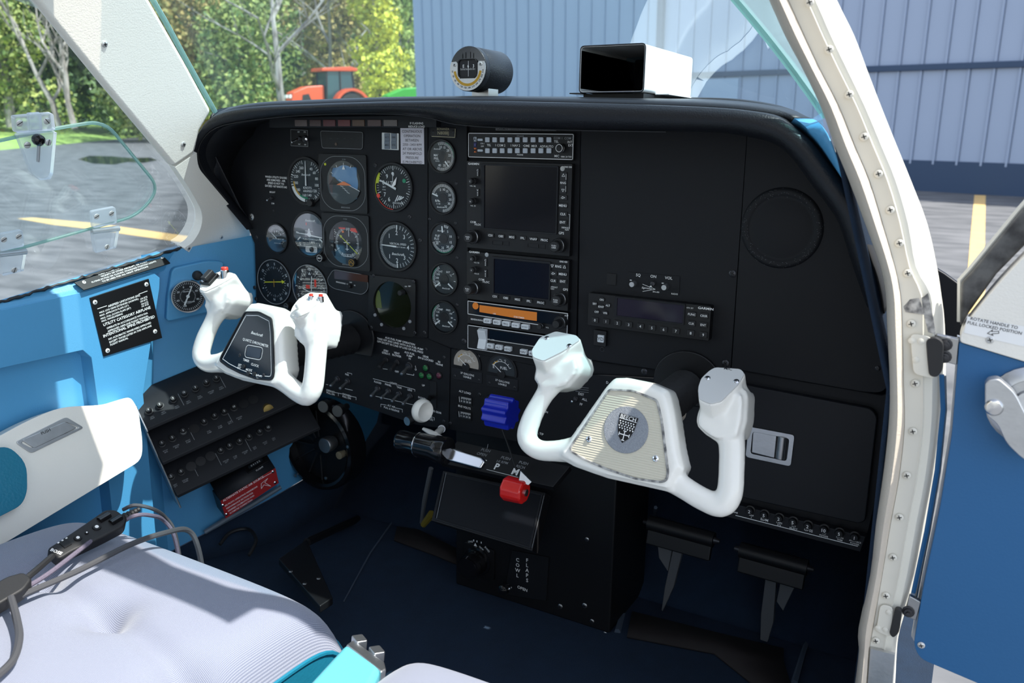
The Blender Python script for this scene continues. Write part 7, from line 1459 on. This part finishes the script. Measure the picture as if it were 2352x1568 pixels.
# ------------------------------------------------------------------ seats
SZ = -500.
def cushion(name, label, corners, zf, tuft, root_loc, ny=40, nx=34, crown=26, edge=60):
    "corners: front-left, front-right, rear-right, rear-left (x, y)"
    fl, fr_, rr, rl = [np.array(c, float) for c in corners]; t = thing(name, label, 'seat', root_loc); g = G(); rows = []
    for j in range(ny+1):
        b = j/ny; row = []
        for i in range(nx+1):
            a = i/nx; p = (fl*(1-a)+fr_*a)*(1-b)+(rl*(1-a)+rr*a)*b
            ea = min(a, 1-a); eb = b
            h = crown*(1-math.exp(-ea*9))*(1-math.exp(-eb*8))-edge*(math.exp(-eb*26)+math.exp(-ea*40)*.7)
            for tx, ty, dep in tuft: d = math.hypot((p[0]-tx)/45, (p[1]-ty)/45); h -= dep*math.exp(-d*d*3)
            for k in range(len(tuft)-1):
                A, B = np.array(tuft[k][:2]), np.array(tuft[k+1][:2]); s_ = np.clip(np.dot(p-A, B-A)/np.dot(B-A, B-A), 0, 1); d = np.linalg.norm(p-(A+(B-A)*s_)); h -= 10*math.exp(-(d/11)**2)
            row.append(V3(p[0], p[1], zf+h+18*b*0))
        rows.append(row)
    g.grid(rows); obj('cushion_top', g, 'fabric', t, ang=80, sub=1)
    g = G(); bot = zf-150
    rim = rows[0]+[r[-1] for r in rows[1:]]+rows[-1][::-1][1:]+[r[0] for r in rows[::-1][1:]]
    g.grid([rim, [V3(p[0], p[1], (p[2]+bot)/2) for p in rim], [V3(p[0], p[1], bot) for p in rim]]); obj('cushion_side', g, 'teal', t)
    g = G(); g.tube([p+V3(0, 0, 0) for p in rows[0]+[r[-1] for r in rows[1:]]], 2.6, 6); obj('piping', g, 'teal', t)
    return t
c_fr = PZ(802, 1402, SZ-20); c_fl = PZ(395, 1195, SZ-20)
tf_ = [PZ(90, 1330, SZ+15), PZ(245, 1415, SZ+15), PZ(435, 1540, SZ+15), PZ(560, 1640, SZ+15)]
cushion('pilot_seat', 'grey woven pilot seat cushion with tufted seams and teal sides', ((-392, c_fr[1]), (c_fr[0], c_fr[1]), (c_fr[0], c_fr[1]-520), (-392, c_fr[1]-520)), SZ, [(p[0], p[1], 24) for p in tf_]+[], V3(-180, c_fr[1]-260, SZ-150), 52, 46)
c2 = PZ(955, 1492, SZ-20); cushion('passenger_seat', 'grey woven corner of the passenger seat at the bottom of the photo', ((c2[0]-4, c2[1]+2), (c2[0]+420, c2[1]+2), (c2[0]+420, c2[1]-450), (c2[0]-4, c2[1]-450)), SZ, [], V3(c2[0]+200, c2[1]-200, SZ-150))
# turquoise padded metal bracket between the seats
nA = unit((0.05, .18, .98)); AFr = Fr(PZ(790, 1520, SZ+5), (1, 0, 0), np.cross((0.05, .18, .98), (1, 0, 0))); t = thing('seat_armrest', 'turquoise padded armrest with a metal end between the seats', 'armrest', AFr.p(0, -40, -60))
P = [(690, 1600), (800, 1468), (878, 1522), (860, 1568), (800, 1680)]; g = G(); g.prism(AFr, ccw([AFr.px(*p) for p in ((640, 1640), (795, 1472), (876, 1530), (790, 1700))]), -40, 0); obj('pad', g, 'aqua', t, bevel=7, seg=3)
g = G(); g.prism(AFr, ccw([AFr.px(*p) for p in ((795, 1473), (812, 1461), (884, 1512), (888, 1528), (876, 1535))]), -44, -3); obj('metal_end', g, 'alu', t, bevel=2)
for x, y in ((826, 1462), (866, 1488)): u, v = AFr.px(x, y); g = G(); g.prism(AFr.at(u, v, -4).rot(-30), rrect(-8, 8, -6, 6, 2), -8, 3); obj('clip', g, 'alu', t, bevel=1)
# headset controller and cords
HZ = SZ+42; a, b = PZ(120, 1270, HZ), PZ(275, 1180, HZ+10); hd_ = unit(b-a); HC = Fr((a+b)/2, hd_, np.cross((.45, -.35, .82), hd_)); t = thing('headset_controller', 'black headset control box with buttons lying on the seat', 'controller', (a+b)/2+V3(0, 0, -12), None)
Lh = np.linalg.norm(b-a)/2; P = [(-Lh, -11), (-Lh*.6, -11), (Lh*.2, -15), (Lh*.85, -17), (Lh*1.05, -10), (Lh*1.05, 8), (Lh*.85, 16), (Lh*.2, 13), (-Lh*.6, 10), (-Lh, 9)]; g = G(); g.prism(HC, ccw(rpoly(P, 5)), -16, 0); obj('body', g, 'rubber', t, bevel=3, seg=3)
for u, v in ((Lh*.62, 6), (Lh*.78, -5)): g = G(); g.tube([HC.p(u-7, v, 0), HC.p(u+7, v, 0)], 4.2, 12); obj('volume_wheel', g, 'gloss_black', t)
for u, r in ((Lh*.28, 5), (-Lh*.02, 2.2), (-Lh*.28, 4.4)): g = G(); g.lathe(HC.at(u, 0), [(r, 0), (r*.9, 1.4), (.01, 1.6)], 16); o = obj('button', g, 'black', t); g = G(); g.lathe(HC.at(u, 0, 1.5), [(r*.45, 0), (r*.4, .4), (.01, .5)], 10); obj('button_mark', g, 'ink', o)
g = G(); g.box(HC, -Lh*.7, -Lh*.5, -3, 6, 0, 1); obj('slide', g, 'black', t); g = G(); [g.box(HC, -Lh*.72+i*5, -Lh*.72+i*5+2, 7, 8.4, 0, .4) for i in range(3)]; g.text(HC, -Lh*.9, -1, 'BOSE', 4, .3, rot=-70, bold=.02); obj('lettering', g, 'ink', t)
g = G(); k = 12; g.tube([HC.p(Lh+i*2.4, -3, -8) for i in range(k)], [7-i*.35 if i % 2 else 5.6-i*.3 for i in range(k)], 10); obj('strain_relief', g, 'rubber', t)
HCT = t
def cord(name, lab, pts, r, m, n=60, par=None, drop=False):
    P = [PZ(x, y, z) for x, y, z in pts]
    if drop: P += [P[-1]+V3(4, 10, -25), P[-1]+V3(6, 14, -80), P[-1]+V3(6, 16, -150)]
    g = G(); g.tube(spline(P, n), r, 8); return obj(name, g, m, par, label=lab, cat=None if par else 'cord')
cord('cord', 'thin grey cord leaving the controller over the seat front', [(283, 1170, HZ), (310, 1160, HZ+6), (350, 1168, HZ-4), (378, 1186, HZ-34)], 2.4, mat('cord_grey', (.06, .06, .065), .5), par=HCT, drop=True)
cord('black_cable', 'thick dark cord running across the seat cushion', [(-60, 1415, HZ-4), (60, 1362, HZ-4), (180, 1310, HZ-5), (300, 1250, HZ-6), (380, 1223, HZ-14), (430, 1217, HZ-32)], 3.4, 'cord_grey', drop=True)
mat('braid', (.13, .11, .15), .8, var=.5, vscale=900)
cord('braided_cord', 'purple grey braided cord along the controller', [(50, 1355, HZ-4), (110, 1318, HZ-2), (180, 1265, HZ-2), (250, 1212, HZ-2), (310, 1184, HZ+2), (350, 1184, HZ-10), (376, 1195, HZ-36)], 2.6, 'braid', drop=True)
cord('cord', 'short black cord from the controller down to the clip', [(30, 1350, HZ-4), (70, 1320, HZ), (120, 1277, HZ)], 3.4, 'rubber', 20, HCT)
cord('black_cable', 'looping grey cord hanging down at the left edge', [(25, 1372, HZ+2), (38, 1420, HZ-4), (44, 1465, HZ-6), (30, 1515, HZ-8), (-10, 1555, HZ-8)], 3.6, 'cord_grey', 40)
c = PZ(15, 1360, HZ+2); q = Fr(c, hd_, np.cross((.3, -.4, .86), hd_)); g = G(); g.prism(q, ccw(rpoly([(-40, -12), (10, -13), (24, -6), (24, 8), (10, 14), (-40, 13)], 5)), -10, 6); obj('cable_clip', g, 'rubber', label='black plastic cable clip at the left edge of the seat', cat='clip', bevel=3)
cord('floor_cable', 'dark coiled cable on the carpet in front of the seat', [(505, 1250, FLOOR+30), (530, 1222, FLOOR+40), (570, 1215, FLOOR+40), (588, 1240, FLOOR+40), (572, 1275, FLOOR+30)], 3, 'rubber', 30)
# ------------------------------------------------------------------ set the cockpit at its true lean
bpy.context.view_layer.update()
for o in COCK:
    o.matrix_world = TILT @ Matrix.Translation(o.location)
